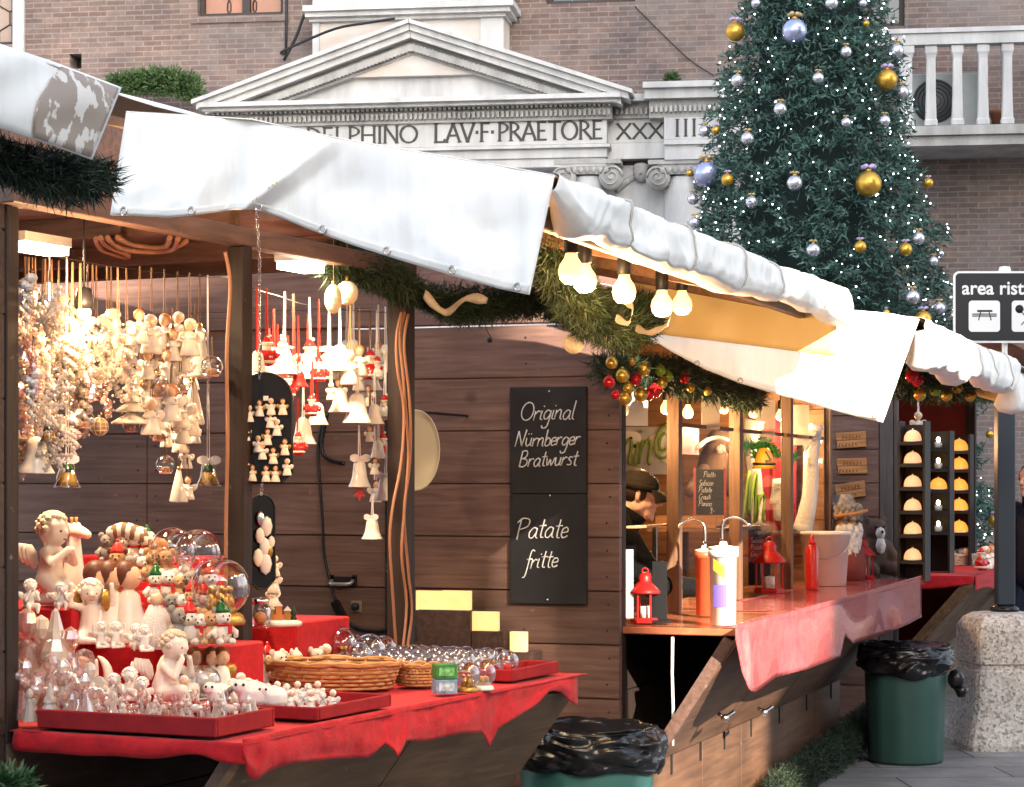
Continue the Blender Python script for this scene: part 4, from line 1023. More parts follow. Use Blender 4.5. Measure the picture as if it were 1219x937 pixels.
b = MB(); b.beam((-1.97, Y3 + .05, .94), (-2.42, Y3 + .05, .42), .03, .07); b.build('prop', M['ply'], st3)
b = MB(); planks(b, (-2.45, Y3 + .02), (-2.45, 18.5), 0, .41, .5, 0, .03, (.3, .6)); b.build('front_panel', M['ply'], st3)
for y in (15.0, 15.8): 
    b = MB(); b.bb((-2.27, y, .62), (-2.25, y + .14, .65)); b.build('hinge', M['iron'], st3)

# ---- evergreen garlands
def garland(path, rad, nper, label, mats, ll=.055, cat='garland', hang=.0, balls=(), ribbons=(), nm='garland'):
    t = thing(nm, label, cat, tuple(path[0])); b = MB(); P = catmull([tuple(p) for p in path], 8)
    seg = [(Vector(P[i]), Vector(P[i + 1])) for i in range(len(P) - 1)]
    for a, c in seg:
        d = (c - a); n_ = max(2, int(d.length * nper))
        for _ in range(n_):
            p = a.lerp(c, rnd.random()); q = Vector((rnd.gauss(0, 1), rnd.gauss(0, 1), rnd.gauss(0, 1) - hang)).normalized()
            rr = rad * (.65 + .55 * noise(p.x * 4, p.y * 4, p.z * 4 + 3) + .2)
            p2 = p + q * rr * rnd.random() ** .6
            b.blade(p2, q * .8 + d.normalized() * rnd.uniform(-1.2, 1.2) + Vector((rnd.gauss(0, .6), rnd.gauss(0, .6), rnd.gauss(0, .6) - hang * .6)), ll * rnd.uniform(.6, 1.5), ll * .075, 0 if rnd.random() < .6 else 1)
    b.tube([tuple(p) for p in P], rad * .28, 6, 1)
    b.build('branches', mats, t)
    for (p, r_, m_) in balls:
        k = MB(); k.ball(p, r_, n=14); k.lathe([(r_ * .25, r_ * .95), (r_ * .25, r_ * 1.15), (0, r_ * 1.2)], p, 8); k.build('bauble', M[m_], t)
    for pts, w in ribbons:
        k = MB(); Q = catmull([tuple(p) for p in pts], 5)
        k.sheet(lambda u, v: Vector(lerp3(Q, u)) + Vector((.3, 0, 1)).normalized() * w * (v - .5) * (1 + .3 * math.sin(u * 17)), 24, 3, .002, (0, -1, 0)); k.build('ribbon', mat('cream_ribbon', (.36, .3, .23), .35, var=.15, scale=40), t)
    return t
def lerp3(P, u):
    i = u * (len(P) - 1); a = int(min(i, len(P) - 2)); t = i - a
    return tuple(x + (y - x) * t for x, y in zip(P[a], P[a + 1]))
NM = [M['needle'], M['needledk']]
M['redball'] = mat('red_ball', (.5, .015, .02), .15, metal=.3); M['greenball'] = mat('green_ball', (.25, .36, .03), .15, metal=.3)
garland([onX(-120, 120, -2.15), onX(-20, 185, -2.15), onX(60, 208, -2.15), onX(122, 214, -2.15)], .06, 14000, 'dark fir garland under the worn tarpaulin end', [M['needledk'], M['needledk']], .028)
garland([onY(395, 312, 6.9), onY(440, 318, 7.1), onY(490, 345, 7.3), onY(540, 362, 7.5), onY(590, 358, 7.7), onY(640, 352, 7.9), onY(690, 368, 8.05)], .085, 13000,
        'long fir garland with cream ribbon hanging below the big white flap', NM, .034, hang=.3,
        ribbons=[([onY(505, 350, 7.2), onY(530, 372, 7.25), onY(555, 355, 7.3), onY(580, 358, 7.3)], .03)])
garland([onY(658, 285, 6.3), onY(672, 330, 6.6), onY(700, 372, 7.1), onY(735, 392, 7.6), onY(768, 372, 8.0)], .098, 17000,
        'thick fir garland glowing around the bare light bulbs', [M['needle'], mat('needles_lit', (.014, .024, .009), .6, c2=(.045, .042, .013), scale=8)], .038,  # gold bulb glints put into the colour of these needles
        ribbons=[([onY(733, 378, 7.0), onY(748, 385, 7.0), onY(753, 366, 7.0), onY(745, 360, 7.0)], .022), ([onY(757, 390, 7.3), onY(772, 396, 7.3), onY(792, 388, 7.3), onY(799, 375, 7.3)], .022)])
gb = [(725, 455), (733, 470), (741, 447), (748, 462), (757, 452), (752, 430), (766, 440), (772, 470), (779, 466), (786, 441), (795, 448), (728, 432), (744, 474), (763, 470), (815, 450), (822, 462), (842, 466), (788, 456)]
gm_ = ['redball', 'redball', 'gold', 'gold', 'redball', 'gold', 'gold', 'redball', 'redball', 'greenball', 'greenball', 'gold', 'gold', 'gold', 'redball', 'gold', 'gold', 'gold']
garland([onX(722, 440, -2.6), onX(760, 440, -2.6), onX(810, 450, -2.6), onX(850, 462, -2.6), onX(900, 474, -2.6)], .09, 4200,
        'short garland packed with red, gold and green balls over the serving window', NM, .05, balls=[(onX(x, y, -2.52), rnd.choice((.02, .025, .03)), m_) for (x, y), m_ in zip(gb, gm_)])
gb = [(1092, 453), (1095, 470), (1115, 446), (1113, 465), (1127, 471), (1155, 472), (1085, 448), (1140, 462)]
garland([onX(1074, 446, -1.75), onX(1100, 448, -1.75), onX(1140, 452, -1.75), onX(1180, 460, -1.75)], .12, 3600,
        'fir garland with gold and red balls under the farther awning edge', NM, .06, balls=[(onX(x, y, -1.66), .03, m_) for (x, y), m_ in zip(gb, ['redball', 'gold', 'greenball', 'greenball', 'gold', 'gold', 'redball', 'gold'])])
garland([Vector((-2.38, 10.6, .07)), Vector((-2.38, 11.4, .08)), Vector((-2.38, 12.3, .1)), Vector((-2.38, 13.0, .14)), Vector((-2.38, 13.5, .2))], .12, 15000,
        'bushy dark green garland lying along the foot of the sausage stall', [M['needledk'], mat('needles_mid', (.012, .022, .014), .7)], .03)
b = MB(); p = W(8, 934, 5.6); leaf_tuft(b, p, 420, .07, .07, .035, .035); tag(b.build('fir_sprig', mat('fir_sprig', (.03, .09, .04), .6, c2=(.06, .13, .06))), 'small green fir sprig at the bottom corner by the stall post', 'fir sprig')

# ---- lamps
def point(p, e, c=(1, .62, .28), r=.03, par=None):
    l = bpy.data.lights.new('lamp_light', 'POINT'); l.energy = e; l.color = c; l.shadow_soft_size = r
    o = bpy.data.objects.new('lamp_light', l); col.objects.link(o); o.location = p
    if par is not None: o.parent = par; o.location = (ROOTM[par.name].inverted() @ Vector(p))
bulbm = mat('lit_bulb', (1, .8, .5), .3, emit=(1, .58, .2), es=.55)
def mk_bulb():
    t = thing('light_bulb', 'bulb', 'light bulb')
    b = MB(); b.lathe([(0, -.075), (.018, -.072), (.03, -.06), (.034, -.042), (.03, -.024), (.018, -.006), (.014, .008)], n=16); b.build('glass_bulb', bulbm, t, world=False)
    b = MB(); b.lathe([(.016, .006), (.02, .01), (.02, .06), (.012, .07), (0, .07)], n=12); b.tube([(0, 0, .07), (0, 0, .13)], .005, 6); b.build('socket', M['black'], t, world=False)
    return t
BULB = Proto(mk_bulb)
for (px, py, d, lb, e) in ((680, 322, 5.9, 'big bare bulb in the garland, first of the row by the flap edge', 6), (696, 333, 6.3, 'bare bulb half behind the first one in the garland', 4),
                           (743, 346, 6.4, 'bare bulb hanging alone in the middle of the row', 6), (788, 363, 6.9, 'bare bulb over the ribbon at the yellow flap', 6), (812, 362, 7.6, 'bare bulb half hidden before the yellow flap', 4)):
    p = W(px, py, d); t = BULB(p + Vector((0, 0, .04)), 0, 1.05, lb, 'bare bulbs under the awning'); point(p - Vector((0, .0, .1)), e * .75, par=None)
for (px, py, lb) in ((741, 488, 'bare bulb half hidden behind a hanging card in the sausage stall'), (793, 486, 'bare bulb just before the first window post'), (819, 491, 'bare bulb just after the first window post'),
                     (862, 486, 'bare bulb beside the second window post'), (897, 491, 'small bare bulb behind the second pair of cards'), (929, 495, 'bare bulb beside the third window post')):
    p = onX(px, py, -2.85); BULB(p + Vector((0, 0, .034)), 0, .85, lb, 'bare bulbs inside the sausage stall'); point(p - Vector((.0, 0, .1)), 5.5)
tube_m = mat('lit_tube', (1, .95, .8), .3, emit=(1, .86, .6), es=9)
for (px, py, ln, lb, e) in ((44, 297, .24, 'lit tube lamp under the stall ceiling at the first post', 8), (358, 319, .2, 'lit tube lamp under the stall ceiling past the middle post', 5.6)):
    p = onZ(px, py, 2.33); t = thing('tube_lamp', lb, 'lamp', p)
    b = MB(); b.box(p + Vector((0, 0, .03)), (.09, ln, .03), ROT1); b.build('housing', M['white'], t)
    b = MB(); b.box(p + Vector((0, 0, .002)), (.08, ln - .02, .024), ROT1); b.build('diffuser', tube_m, t)
    al = bpy.data.lights.new('lamp_light', 'AREA'); al.shape = 'RECTANGLE'; al.size = .1; al.size_y = ln; al.energy = e; al.color = (1, .74, .46)
    ao = bpy.data.objects.new('lamp_light', al); col.objects.link(ao); ao.parent = t; ao.location = (0, 0, -.02)
p = onS1(100, 372, -.12); t = thing('spot_lamp', 'small bright spot lamp glowing among the hanging crystal ornaments', 'lamp', p)
b = MB(); b.ball(p, .022, n=12); b.build('lit_bulb', bulbm, t); b = MB(); b.lathe([(.026, .01), (.03, .03), (.02, .07), (0, .075)], p, 12); b.tube([p + Vector((0, 0, .07)), p + Vector((0, 0, .3))], .003, 5); b.build('lamp_holder', M['iron'], t)
point(p + Vector((.1, -.16, .0)), 7, (1, .58, .28), .03)
# ================================================================ GOODS OF THE ORNAMENT STALL
cer = mat('cream_ceramic', (.78, .69, .57), .25, c2=(.84, .78, .68), scale=6, coat=.3)
cerw = mat('white_ceramic', (.74, .70, .64), .2, c2=(.8, .78, .74), scale=6, coat=.4)
bisq = mat('bisque', (.74, .63, .55), .5, c2=(.8, .71, .64), scale=9, coat=.15)
ora = mat('orange_clay', (.55, .22, .06), .5, var=.2); brn = mat('brown_hair', (.11, .035, .018), .5, var=.25, scale=30)
skin_c = mat('clay_skin', (.68, .43, .28), .5); redg = mat('red_glaze', (.5, .02, .018), .25, coat=.3)
goldp = mat('gold_paint', (.45, .26, .06), .35, metal=.6, var=.3, scale=30); greenp = mat('bottle_green', (.01, .1, .02), .2)
ribw = mat('white_ribbon', (.75, .72, .74), .4); ribo = mat('gold_cord', (.17, .09, .045), .5); ribr = mat('red_ribbon', (.5, .03, .02), .4)
grey = mat('grey_felt', (.24, .22, .2), .9, var=.2, scale=30); felt = mat('white_felt', (.66, .6, .54), .9, var=.1, scale=30); tanf = mat('tan_felt', (.5, .3, .15), .9, var=.2, scale=30)
pinkbase = mat('pink_base', (.7, .4, .4), .4)
BELL = [(0, 0), (.10, -.01), (.2, -.07), (.27, -.2), (.30, -.42), (.34, -.65), (.42, -.84), (.5, -.97), (.5, -1.0), (.46, -.98), (.36, -.82), (.28, -.6), (.24, -.3), (.05, -.08), (0, -.08)]
def mk_bell(m, top=None, bow=None, star=False, w=1.):
    def f():
        t = thing('bell_ornament', 'bell', 'bell')
        b = MB(); b.lathe([(r * w, z) for r, z in BELL], n=20); b.build('bell_body', m, t, world=False)
        b = MB(); b.ball((0, 0, -.95), .09, n=8); b.build('clapper', goldp, t, world=False)
        if top == 'figure':
            b = MB(); b.ball((-.05, -.05, .06), .2, (1, .9, 1.1), 10); b.ball((-.04, -.1, .3), .13, n=10); b.ball((-.1, -.1, .42), .07, n=8); b.ball((.2, -.05, .0), .12, (1.6, .6, .5), 8); b.build('mouse_figure', cer, t, world=False)
        if top == 'castle':
            b = MB()
            for x in (-.2, 0, .2): b.bb((x - .07, -.2, -.02), (x + .07, .2, .16))
            b.build('tower', cer, t, world=False)
        if bow:
            b = MB()
            for s in (-1, 1):
                b.grid(lambda u, v: (s * (.02 + .34 * u), -.12 - .05 * math.sin(u * 3.14), .02 + (v - .5) * .28 * math.sin(.4 + u * 2.2)), 8, 3); b.grid(lambda u, v: (s * (.04 + .15 * u), -.2, -.02 - .4 * u + .1 * v), 6, 2)
            b.ball((0, -.14, .02), .07, n=8); b.build('bow', bow, t, world=False)
        if star:
            b = MB(); P = [(.24 * (1 if k % 2 == 0 else .42) * math.sin(k * .6283), -.02, -1.22 - .3 * (1 if k % 2 == 0 else .42) * math.cos(k * .6283)) for k in range(10)]; b.prism(P, (0, .04, 0)); b.build('star_pendant', redg, t, world=False)
        return t
    return Proto(f)
def mk_angel(robe, hair, wing, stand=False, arms=True):
    z0 = 0 if stand else -1
    def f():
        t = thing('angel_figurine', 'angel', 'figurine')
        b = MB(); b.lathe([(.0, 0), (.27, .0), (.29, .03), (.25, .2), (.17, .45), (.14, .6), (.07, .66), (.06, .7)], (0, 0, z0), 16)
        if arms:
            for s in (-1, 1): b.tube([(s * .13, -.02, z0 + .6), (s * .2, -.1, z0 + .5), (s * .05, -.2, z0 + .48)], [.05, .05, .035], 8)
        b.build('robe', robe, t, world=False)
        b = MB(); b.ball((0, -.02, z0 + .82), .155, (.92, .95, 1.05), 14); b.ball((0, -.17, z0 + .81), .022, n=6); b.build('head', skin_c, t, world=False)
        b = MB(); b.ball((0, .035, z0 + .86), .175, (1, .95, 1), 12, lo=.2); b.build('hair', hair, t, world=False)
        if wing:
            b = MB()
            for s in (-1, 1): b.ball((s * .2, .13, z0 + .52), .2, (1.0, .22, .72), 10, rot=Matrix.Rotation(s * -.7, 3, 'Y'))
            b.build('wing', wing, t, world=False)
        return t
    return Proto(f)
def mk_santa(stand=False, body=redg, hat=redg):
    z0 = 0 if stand else -1
    def f():
        t = thing('santa_figurine', 'figure', 'figurine')
        b = MB(); b.ball((0, 0, z0 + .3), .3, (1, .9, 1.05), 14)
        for s in (-1, 1): b.tube([(s * .22, 0, z0 + .5), (s * .36, -.08, z0 + .36), (s * .3, -.2, z0 + .3)], [.09, .09, .08], 8); b.ball((s * .13, -.08, z0 + .08), .12, (1, 1.3, .7), 8)
        b.build('body', body, t, world=False)
        b = MB(); b.ball((0, -.03, z0 + .68), .17, n=12); b.ball((0, -.21, z0 + .67), .035, n=6); b.build('head', skin_c, t, world=False)
        b = MB(); b.ball((0, -.1, z0 + .58), .15, (1.1, .7, 1), 10); b.lathe([(.19, .72), (.2, .75), (.19, .79)], (0, 0, z0), 12); b.ball((.1, 0, z0 + 1.0), .05, n=8); b.lathe([(.31, .1), (.32, .14), (.31, .18)], (0, 0, z0), 14); b.build('trim', felt, t, world=False)
        b = MB(); b.lathe([(.18, .78), (.14, .88), (.07, .97), (0, 1.0)], (0, 0, z0), 12); b.build('hat', hat, t, world=False)
        return t
    return Proto(f)
def mk_toy(fur, ear, hat=None, scarf=None):
    def f():
        t = thing('plush_toy', 'toy', 'plush toy')
        b = MB(); b.ball((0, 0, .3), .3, (.95, .85, 1), 12)
        for s in (-1, 1):
            b.tube([(s * .2, -.05, .45), (s * .34, -.16, .32), (s * .28, -.26, .24)], [.09, .085, .07], 8); b.ball((s * .18, -.22, .1), .12, (.8, 1.5, .8), 10)
        b.build('body', fur, t, world=False)
        b = MB(); b.ball((0, -.04, .72), .24, (1, .95, .95), 14); b.ball((0, -.25, .67), .1, (1, .8, .8), 8); b.build('head', fur, t, world=False)
        for s in (-1, 1):
            b = MB(); b.ball((s * .2, 0, .9), .11, (1, .45, 1), 10); b.build('ear', ear, t, world=False)
        b = MB()
        for s in (-1, 1): b.ball((s * .09, -.26, .78), .026, n=6)
        b.ball((0, -.34, .69), .035, n=6); b.build('eyes_and_nose', M['black'], t, world=False)
        if hat: b = MB(); b.lathe([(.23, .86), (.2, .95), (.1, 1.12), (.02, 1.2), (0, 1.2)], n=12); b.ball((0, 0, 1.2), .06, n=8); b.build('hat', hat, t, world=False)
        if scarf: b = MB(); b.lathe([(.2, .5), (.25, .53), (.25, .57), (.2, .6)], n=12); b.bb((.05, -.3, .3), (.15, -.25, .55)); b.build('scarf', scarf, t, world=False)
        return t
    return Proto(f)
def mk_globe(inner='scene', base=pinkbase, hang=False, opn=False):
    z0 = -1 if hang else 0
    def f():
        t = thing('snow_globe', 'globe', 'snow globe')
        b = MB(); b.ball((0, 0, z0 + .56), .44, n=24, lo=.16 if not opn else 0); b.build('glass_ball', M['globe'], t, world=False)
        b = MB(); b.lathe([(.36, 0), (.38, .05), (.34, .14), (.3, .17), (0, .17)] if not hang else [(.25, .15), (.3, .2), (0, .22)], (0, 0, z0), 18); b.build('base', base, t, world=False)
        b = MB()
        if inner == 'gold':
            for q in range(5): b.lathe([(.1, 0), (.07, .2), (.03, .3)], (.14 * math.cos(q * 1.3), .14 * math.sin(q * 1.3), z0 + .17), 8); b.ball((.14 * math.cos(q * 1.3), .14 * math.sin(q * 1.3), z0 + .52), .06, n=8)
            b.build('nativity_scene', goldp, t, world=False)
        elif inner == 'red':
            b.lathe([(.17, .17), (.14, .4), (.06, .5)], (0, 0, z0), 10, 0); b.lathe([(.1, .6), (.02, .8), (0, .8)], (0, 0, z0), 10, 0); b.ball((0, 0, z0 + .56), .09, n=8, m=1); b.build('red_figure', [redg, felt], t, world=False)
        elif inner == 'tan':
            for q in range(4): b.ball((.12 * math.cos(q * 1.6), .12 * math.sin(q * 1.6), z0 + .33), .12, (1, 1, 1.3), 8)
            b.build('little_scene', tanf, t, world=False)
        elif inner == 'white':
            b.ball((0, 0, z0 + .5), .38, (1, 1, .9), 14); b.build('snow_scene', mat('glitter', (.75, .7, .66), .35, var=.2, scale=60, bump=.6), t, world=False)
        return t
    return Proto(f)
def mk_crystal(kind, mkey):
    def f():
        t = thing('crystal_ornament', 'crystal', 'crystal ornament')
        b = MB(); r_ = random.Random(kind)
        if kind == 0:                                   # twisted icicle
            for k in range(26): z = -k / 26; rr = .13 * (1 + z * .85) + .01; b.ball((rr * .7 * math.cos(k * 1.1), rr * .7 * math.sin(k * 1.1), z), rr, (1, 1, .8), 7)
        elif kind == 1:                                 # spray of bead twigs
            for q in range(13):
                a, e = q * 2.4, r_.uniform(-1.2, .9); d = Vector((math.cos(a) * math.cos(e), math.sin(a) * math.cos(e), math.sin(e)))
                for k in range(1, 6): b.ball(Vector((0, 0, -.5)) + d * .1 * k, .045 + .012 * (k == 5), n=6)
        elif kind == 2:                                 # snow star
            for q in range(6):
                a = q * 1.0472
                b.tube([(0, 0, -.5), (.46 * math.cos(a), 0, -.5 + .46 * math.sin(a))], [.05, .03], 5)
                for k in (.2, .32, .45): b.ball((k * math.cos(a), 0, -.5 + k * math.sin(a)), .07, n=6); b.ball((k * math.cos(a) + .07 * math.sin(a), 0, -.5 + k * math.sin(a) - .07 * math.cos(a)), .04, n=5)
        else:                                           # faceted drops on a chain
            for k in range(8): b.ball((r_.uniform(-.08, .08), r_.uniform(-.08, .08), -.06 - k * .12), .085 + .035 * (k % 3 == 0), (1, 1, 1.3), 6)
        b.sm = [False] * len(b.sm)
        b.build('beads', M[mkey], t, world=False)
        b = MB()
        for q in range(12): b.ball((r_.uniform(-.2, .2), r_.uniform(-.2, .2), -r_.random()), .03, n=5)
        b.build('glitter_beads', mat('glitter_pearl', (.85, .72, .56), .1, metal=.5), t, world=False)
        return t
    return Proto(f)
def mk_gbell():
    t = thing('glass_bell', 'glass bell', 'glass bell')
    b = MB(); b.lathe([(r, z) for r, z in BELL[:9]], n=20); b.build('bell_glass', M['globe'], t, world=False)
    b = MB(); b.lathe([(.2, -.12), (.25, -.2), (.27, -.42), (.0, -.43)], n=14); b.build('green_band', greenp, t, world=False)
    b = MB(); b.lathe([(.26, -.45), (.32, -.68), (.42, -.92), (0, -.93)], n=14); b.build('gold_scene', mat('amber_scene', (.55, .33, .06), .4, var=.5, scale=30), t, world=False)
    b = MB()
    for s in (-1, 1):
        b.grid(lambda u, v: (s * (.02 + .45 * u), -.2 - .05 * math.sin(u * 3.14), .04 + (v - .5) * .36 * math.sin(.5 + u * 2.2)), 8, 3); b.grid(lambda u, v: (s * .25 * u - .1, -.22, .02 - .75 * u + .14 * v), 6, 2)
    b.ball((0, -.2, .04), .08, n=8); b.build('bow', ribw, t, world=False)
    return t
def mk_ctree():
    t = thing('tree_ornament', 'tree', 'tree ornament'); b = MB()
    for k, (r_, z) in enumerate(((.28, -.35), (.4, -.62), (.52, -.95))): b.lathe([(0, z + .36), (r_ * .4, z + .2), (r_, z + .02), (r_ * .95, z - .03), (0, z + .04)], n=14, wob=lambda i, a: .03 * math.cos(a * 5))
    b.build('tree_body', cer, t, world=False)
    b = MB(); [b.ball((.3 * math.cos(q * 2.1) * (.6 + .12 * (q % 3)), -.33 * abs(math.sin(q)) - .05, -.3 - .1 * (q % 6)), .025, n=5) for q in range(9)]; b.build('pearls', goldp, t, world=False)
    return t
def mk_lace():
    t = thing('lace_ball', 'lace ball', 'lace ball'); b = MB(); b.ball((0, 0, -.56), .4, n=16); b.build('core', mat('lace_core', (.55, .34, .18), .8), t, world=False); b = MB()
    for q in range(9): a = q * .698; b.tube([(.43 * math.sin(u * .314) * math.cos(a), .43 * math.sin(u * .314) * math.sin(a), -.56 + .43 * math.cos(u * .314)) for u in range(11)], .03, 5)
    for z in (-.2, 0, .2): r_ = math.sqrt(.43 ** 2 - z * z); b.tube([(r_ * math.cos(u * .449), r_ * math.sin(u * .449), -.56 + z) for u in range(15)], .03, 5)
    b.lathe([(.06, -.12), (.06, -.02), (0, 0)], n=8); b.build('lace', mat('lace', (.72, .6, .42), .8), t, world=False)
    return t
def mk_cone():
    t = thing('felt_cone', 'cone', 'cone ornament'); b = MB(); b.lathe([(0, 0), (.05, -.02), (.16, -.5), (.28, -.95), (.26, -1), (0, -.98)], n=14, wob=lambda i, a: .02 * math.cos(a * 3 + i)); b.build('cone_body', cer, t, world=False)
    b = MB(); b.ball((0, 0, .0), .07, n=8); b.build('knob', goldp, t, world=False); return t
BELLC = mk_bell(cer); BELLW = mk_bell(cerw); BELLF = mk_bell(cer, 'figure'); BELLK = mk_bell(cer, 'castle', w=.9); BELLR = mk_bell(redg, w=1.15); BELLB = mk_bell(cerw, None, ribw); BELLS = mk_bell(cerw, None, ribw, True, .8)
ANGC = mk_angel(cer, cer, cer); ANGO = mk_angel(cer, ora, cer); ANGB = mk_angel(cerw, brn, cerw); SAN = mk_santa(); SANW = mk_santa(body=cerw)
GHANG = mk_globe('tan', pinkbase, True, True); GBELL = Proto(mk_gbell); CTREE = Proto(mk_ctree); LACE = Proto(mk_lace); CONE = Proto(mk_cone)
CRY = [mk_crystal(0, 'acryl'), mk_crystal(1, 'acryl'), mk_crystal(2, 'acryl'), mk_crystal(3, 'acrylpk')]
def hang(P, px, py, h, label, group, o=-.12, rib=ribo, top=None, rz=None, rw=.0025):
    p = onS1(px, py, o); s = h * dist(p) / FPX
    t = P(p, face_cam(p) + (rnd.uniform(-.5, .5) if rz is None else rz), s, label, group)
    if top is None: top = 305 + (px - 70) * .125 if px < 285 else 340 + (px - 300) * .2
    if py - top > 3 and rib:
        q = onS1(px + rnd.uniform(-1, 1), top, o); b = MB()
        for dx in (-.004, .004): b.beam(p + Vector((dx, 0, 0)), q + Vector((dx * .3, 0, 0)), rw, .0015)
        r_ = b.build('hanging_ribbon', rib, t); r_['own'] = 1
    return t
# wires
for pts, lb in (([(24, 299), (70, 306), (120, 315), (170, 322), (225, 329), (272, 330)], 'thin wire strung from the first post to the middle post with ornaments'),
                ([(300, 344), (330, 352), (360, 362), (400, 368), (440, 371), (466, 372)], 'thin wire strung between the middle and last post with bells')):
    b = MB(); b.tube(catmull([tuple(onS1(x, y, -.12)) for x, y in pts], 4), .0013, 5); tag(b.build('wire', M['iron']), lb, 'wire')
gA = 'ornaments hanging in the first bay'
k = 0
for row, (y0, xs0) in enumerate(((338, (30, 44, 60)), (358, (38, 54, 72, 88, 96)), (376, (30, 46, 62, 80, 98, 112, 126, 140)), (398, (36, 52, 70, 88, 104, 118, 132, 147)), (420, (29, 44, 60, 76, 92, 108, 124, 138, 150)), (442, (34, 52, 70, 88, 106, 126)), (464, (30, 46, 64, 82, 98)), (488, (34, 50, 70, 88)), (512, (30, 44, 62)))):
    for x in xs0:
        kind = (k * 7 + row) % 4; k += 1; h = (58, 54, 48, 54)[kind] * rnd.uniform(.85, 1.25)
        hang(CRY[kind], x + rnd.uniform(-4, 4), y0 + rnd.uniform(-8, 8), h, ('long twisted clear acrylic icicle in the glittering bunch under the tube lamp', 'spray of clear acrylic bead twigs in the glittering bunch under the tube lamp', 'clear acrylic snow star in the glittering bunch under the tube lamp', 'pinkish chain of acrylic drops in the glittering bunch under the tube lamp')[kind],
             ('acrylic icicles', 'acrylic bead sprays', 'acrylic snow stars', 'acrylic drop chains')[kind], -.12 + rnd.uniform(-.12, .1), top=(309 + (x - 60) * .12) if row < 4 else y0 - 20)
for px, py, h, P, lb in (
    (80, 548, 33, GBELL, 'glass bell with green band and white bow hanging lowest under the crystals'), (248, 549, 30, GBELL, 'glass bell with green band on long white ribbon near the middle post'), (58, 503, 24, GBELL, 'glass bell with pink bow half buried under the crystals'),
    (43, 520, 44, BELLC, 'large clear-rimmed cream bell against the first post'), (118, 494, 25, LACE, 'beige lace ball hanging below the crystal bunch'), (156, 462, 44, CTREE, 'cream three-tier ceramic tree with pearls'),
    (101, 488, 26, GHANG, 'open glass globe with pink floor beside the lace ball'), (156, 494, 24, GHANG, 'open glass globe just under the ceramic tree'), (197, 542, 26, GHANG, 'glass globe hanging lowest in the angel bunch'), (207, 408, 30, GHANG, 'glass globe high in the middle of the angel bunch'), (215, 442, 30, GHANG, 'glass globe with sparkles in the lower angel bunch'), (190, 500, 30, GHANG, 'glass globe with orange scene in the lower angel bunch'),
    (252, 423, 30, GHANG, 'clear glass globe standing out toward the middle post'),
    (166, 369, 40, ANGO, 'orange-haired cream angel at the top of the angel bunch'), (180, 375, 46, ANGC, 'tall cream angel second in the top row of the angel bunch'), (196, 374, 44, ANGO, 'orange-haired angel third in the top row of the angel bunch'), (212, 372, 40, ANGC, 'cream animal-eared angel with open ring top'), (226, 380, 44, ANGC, 'cream angel with wide wings at the end of the top row'),
    (176, 418, 34, ANGO, 'orange-haired angel in a pale robe below the tall cream one'), (200, 418, 40, ANGO, 'small orange angel between the two glass globes'), (176, 450, 36, ANGC, 'cream angel with spread skirt beside the ceramic tree'), (180, 474, 44, ANGC, 'long cream angel with flared hem in the lower bunch'), (204, 458, 44, ANGO, 'rust-haired angel deep in the lower bunch'), (216, 470, 40, ANGC, 'pale angel beside the big felt cone'),
    (237, 388, 62, CONE, 'cream pointed hat ornament by the glass globe'), (229, 452, 54, CONE, 'tall cream felt cone at the edge of the angel bunch'), (213, 558, 40, CONE, 'pink felt cone hanging lowest of the cones'), (222, 532, 26, ANGB, 'small brown-haired angel above the lowest felt cone'), (224, 567, 28, ANGB, 'small brown-haired white angel beside the lowest felt cone'), (214, 505, 34, ANGO, 'rust angel over the lowest hanging globe'), (232, 502, 26, ANGB, 'small white figure hanging at the wall side of the angel bunch')):
    hang(P, px, py, h, lb, gA, -.12 + rnd.uniform(-.06, .08), rib=ribw if P in (GBELL,) else ribo, top=None if py < 400 or P is GBELL else py - 22)
gB = 'ornaments hanging in the second bay'
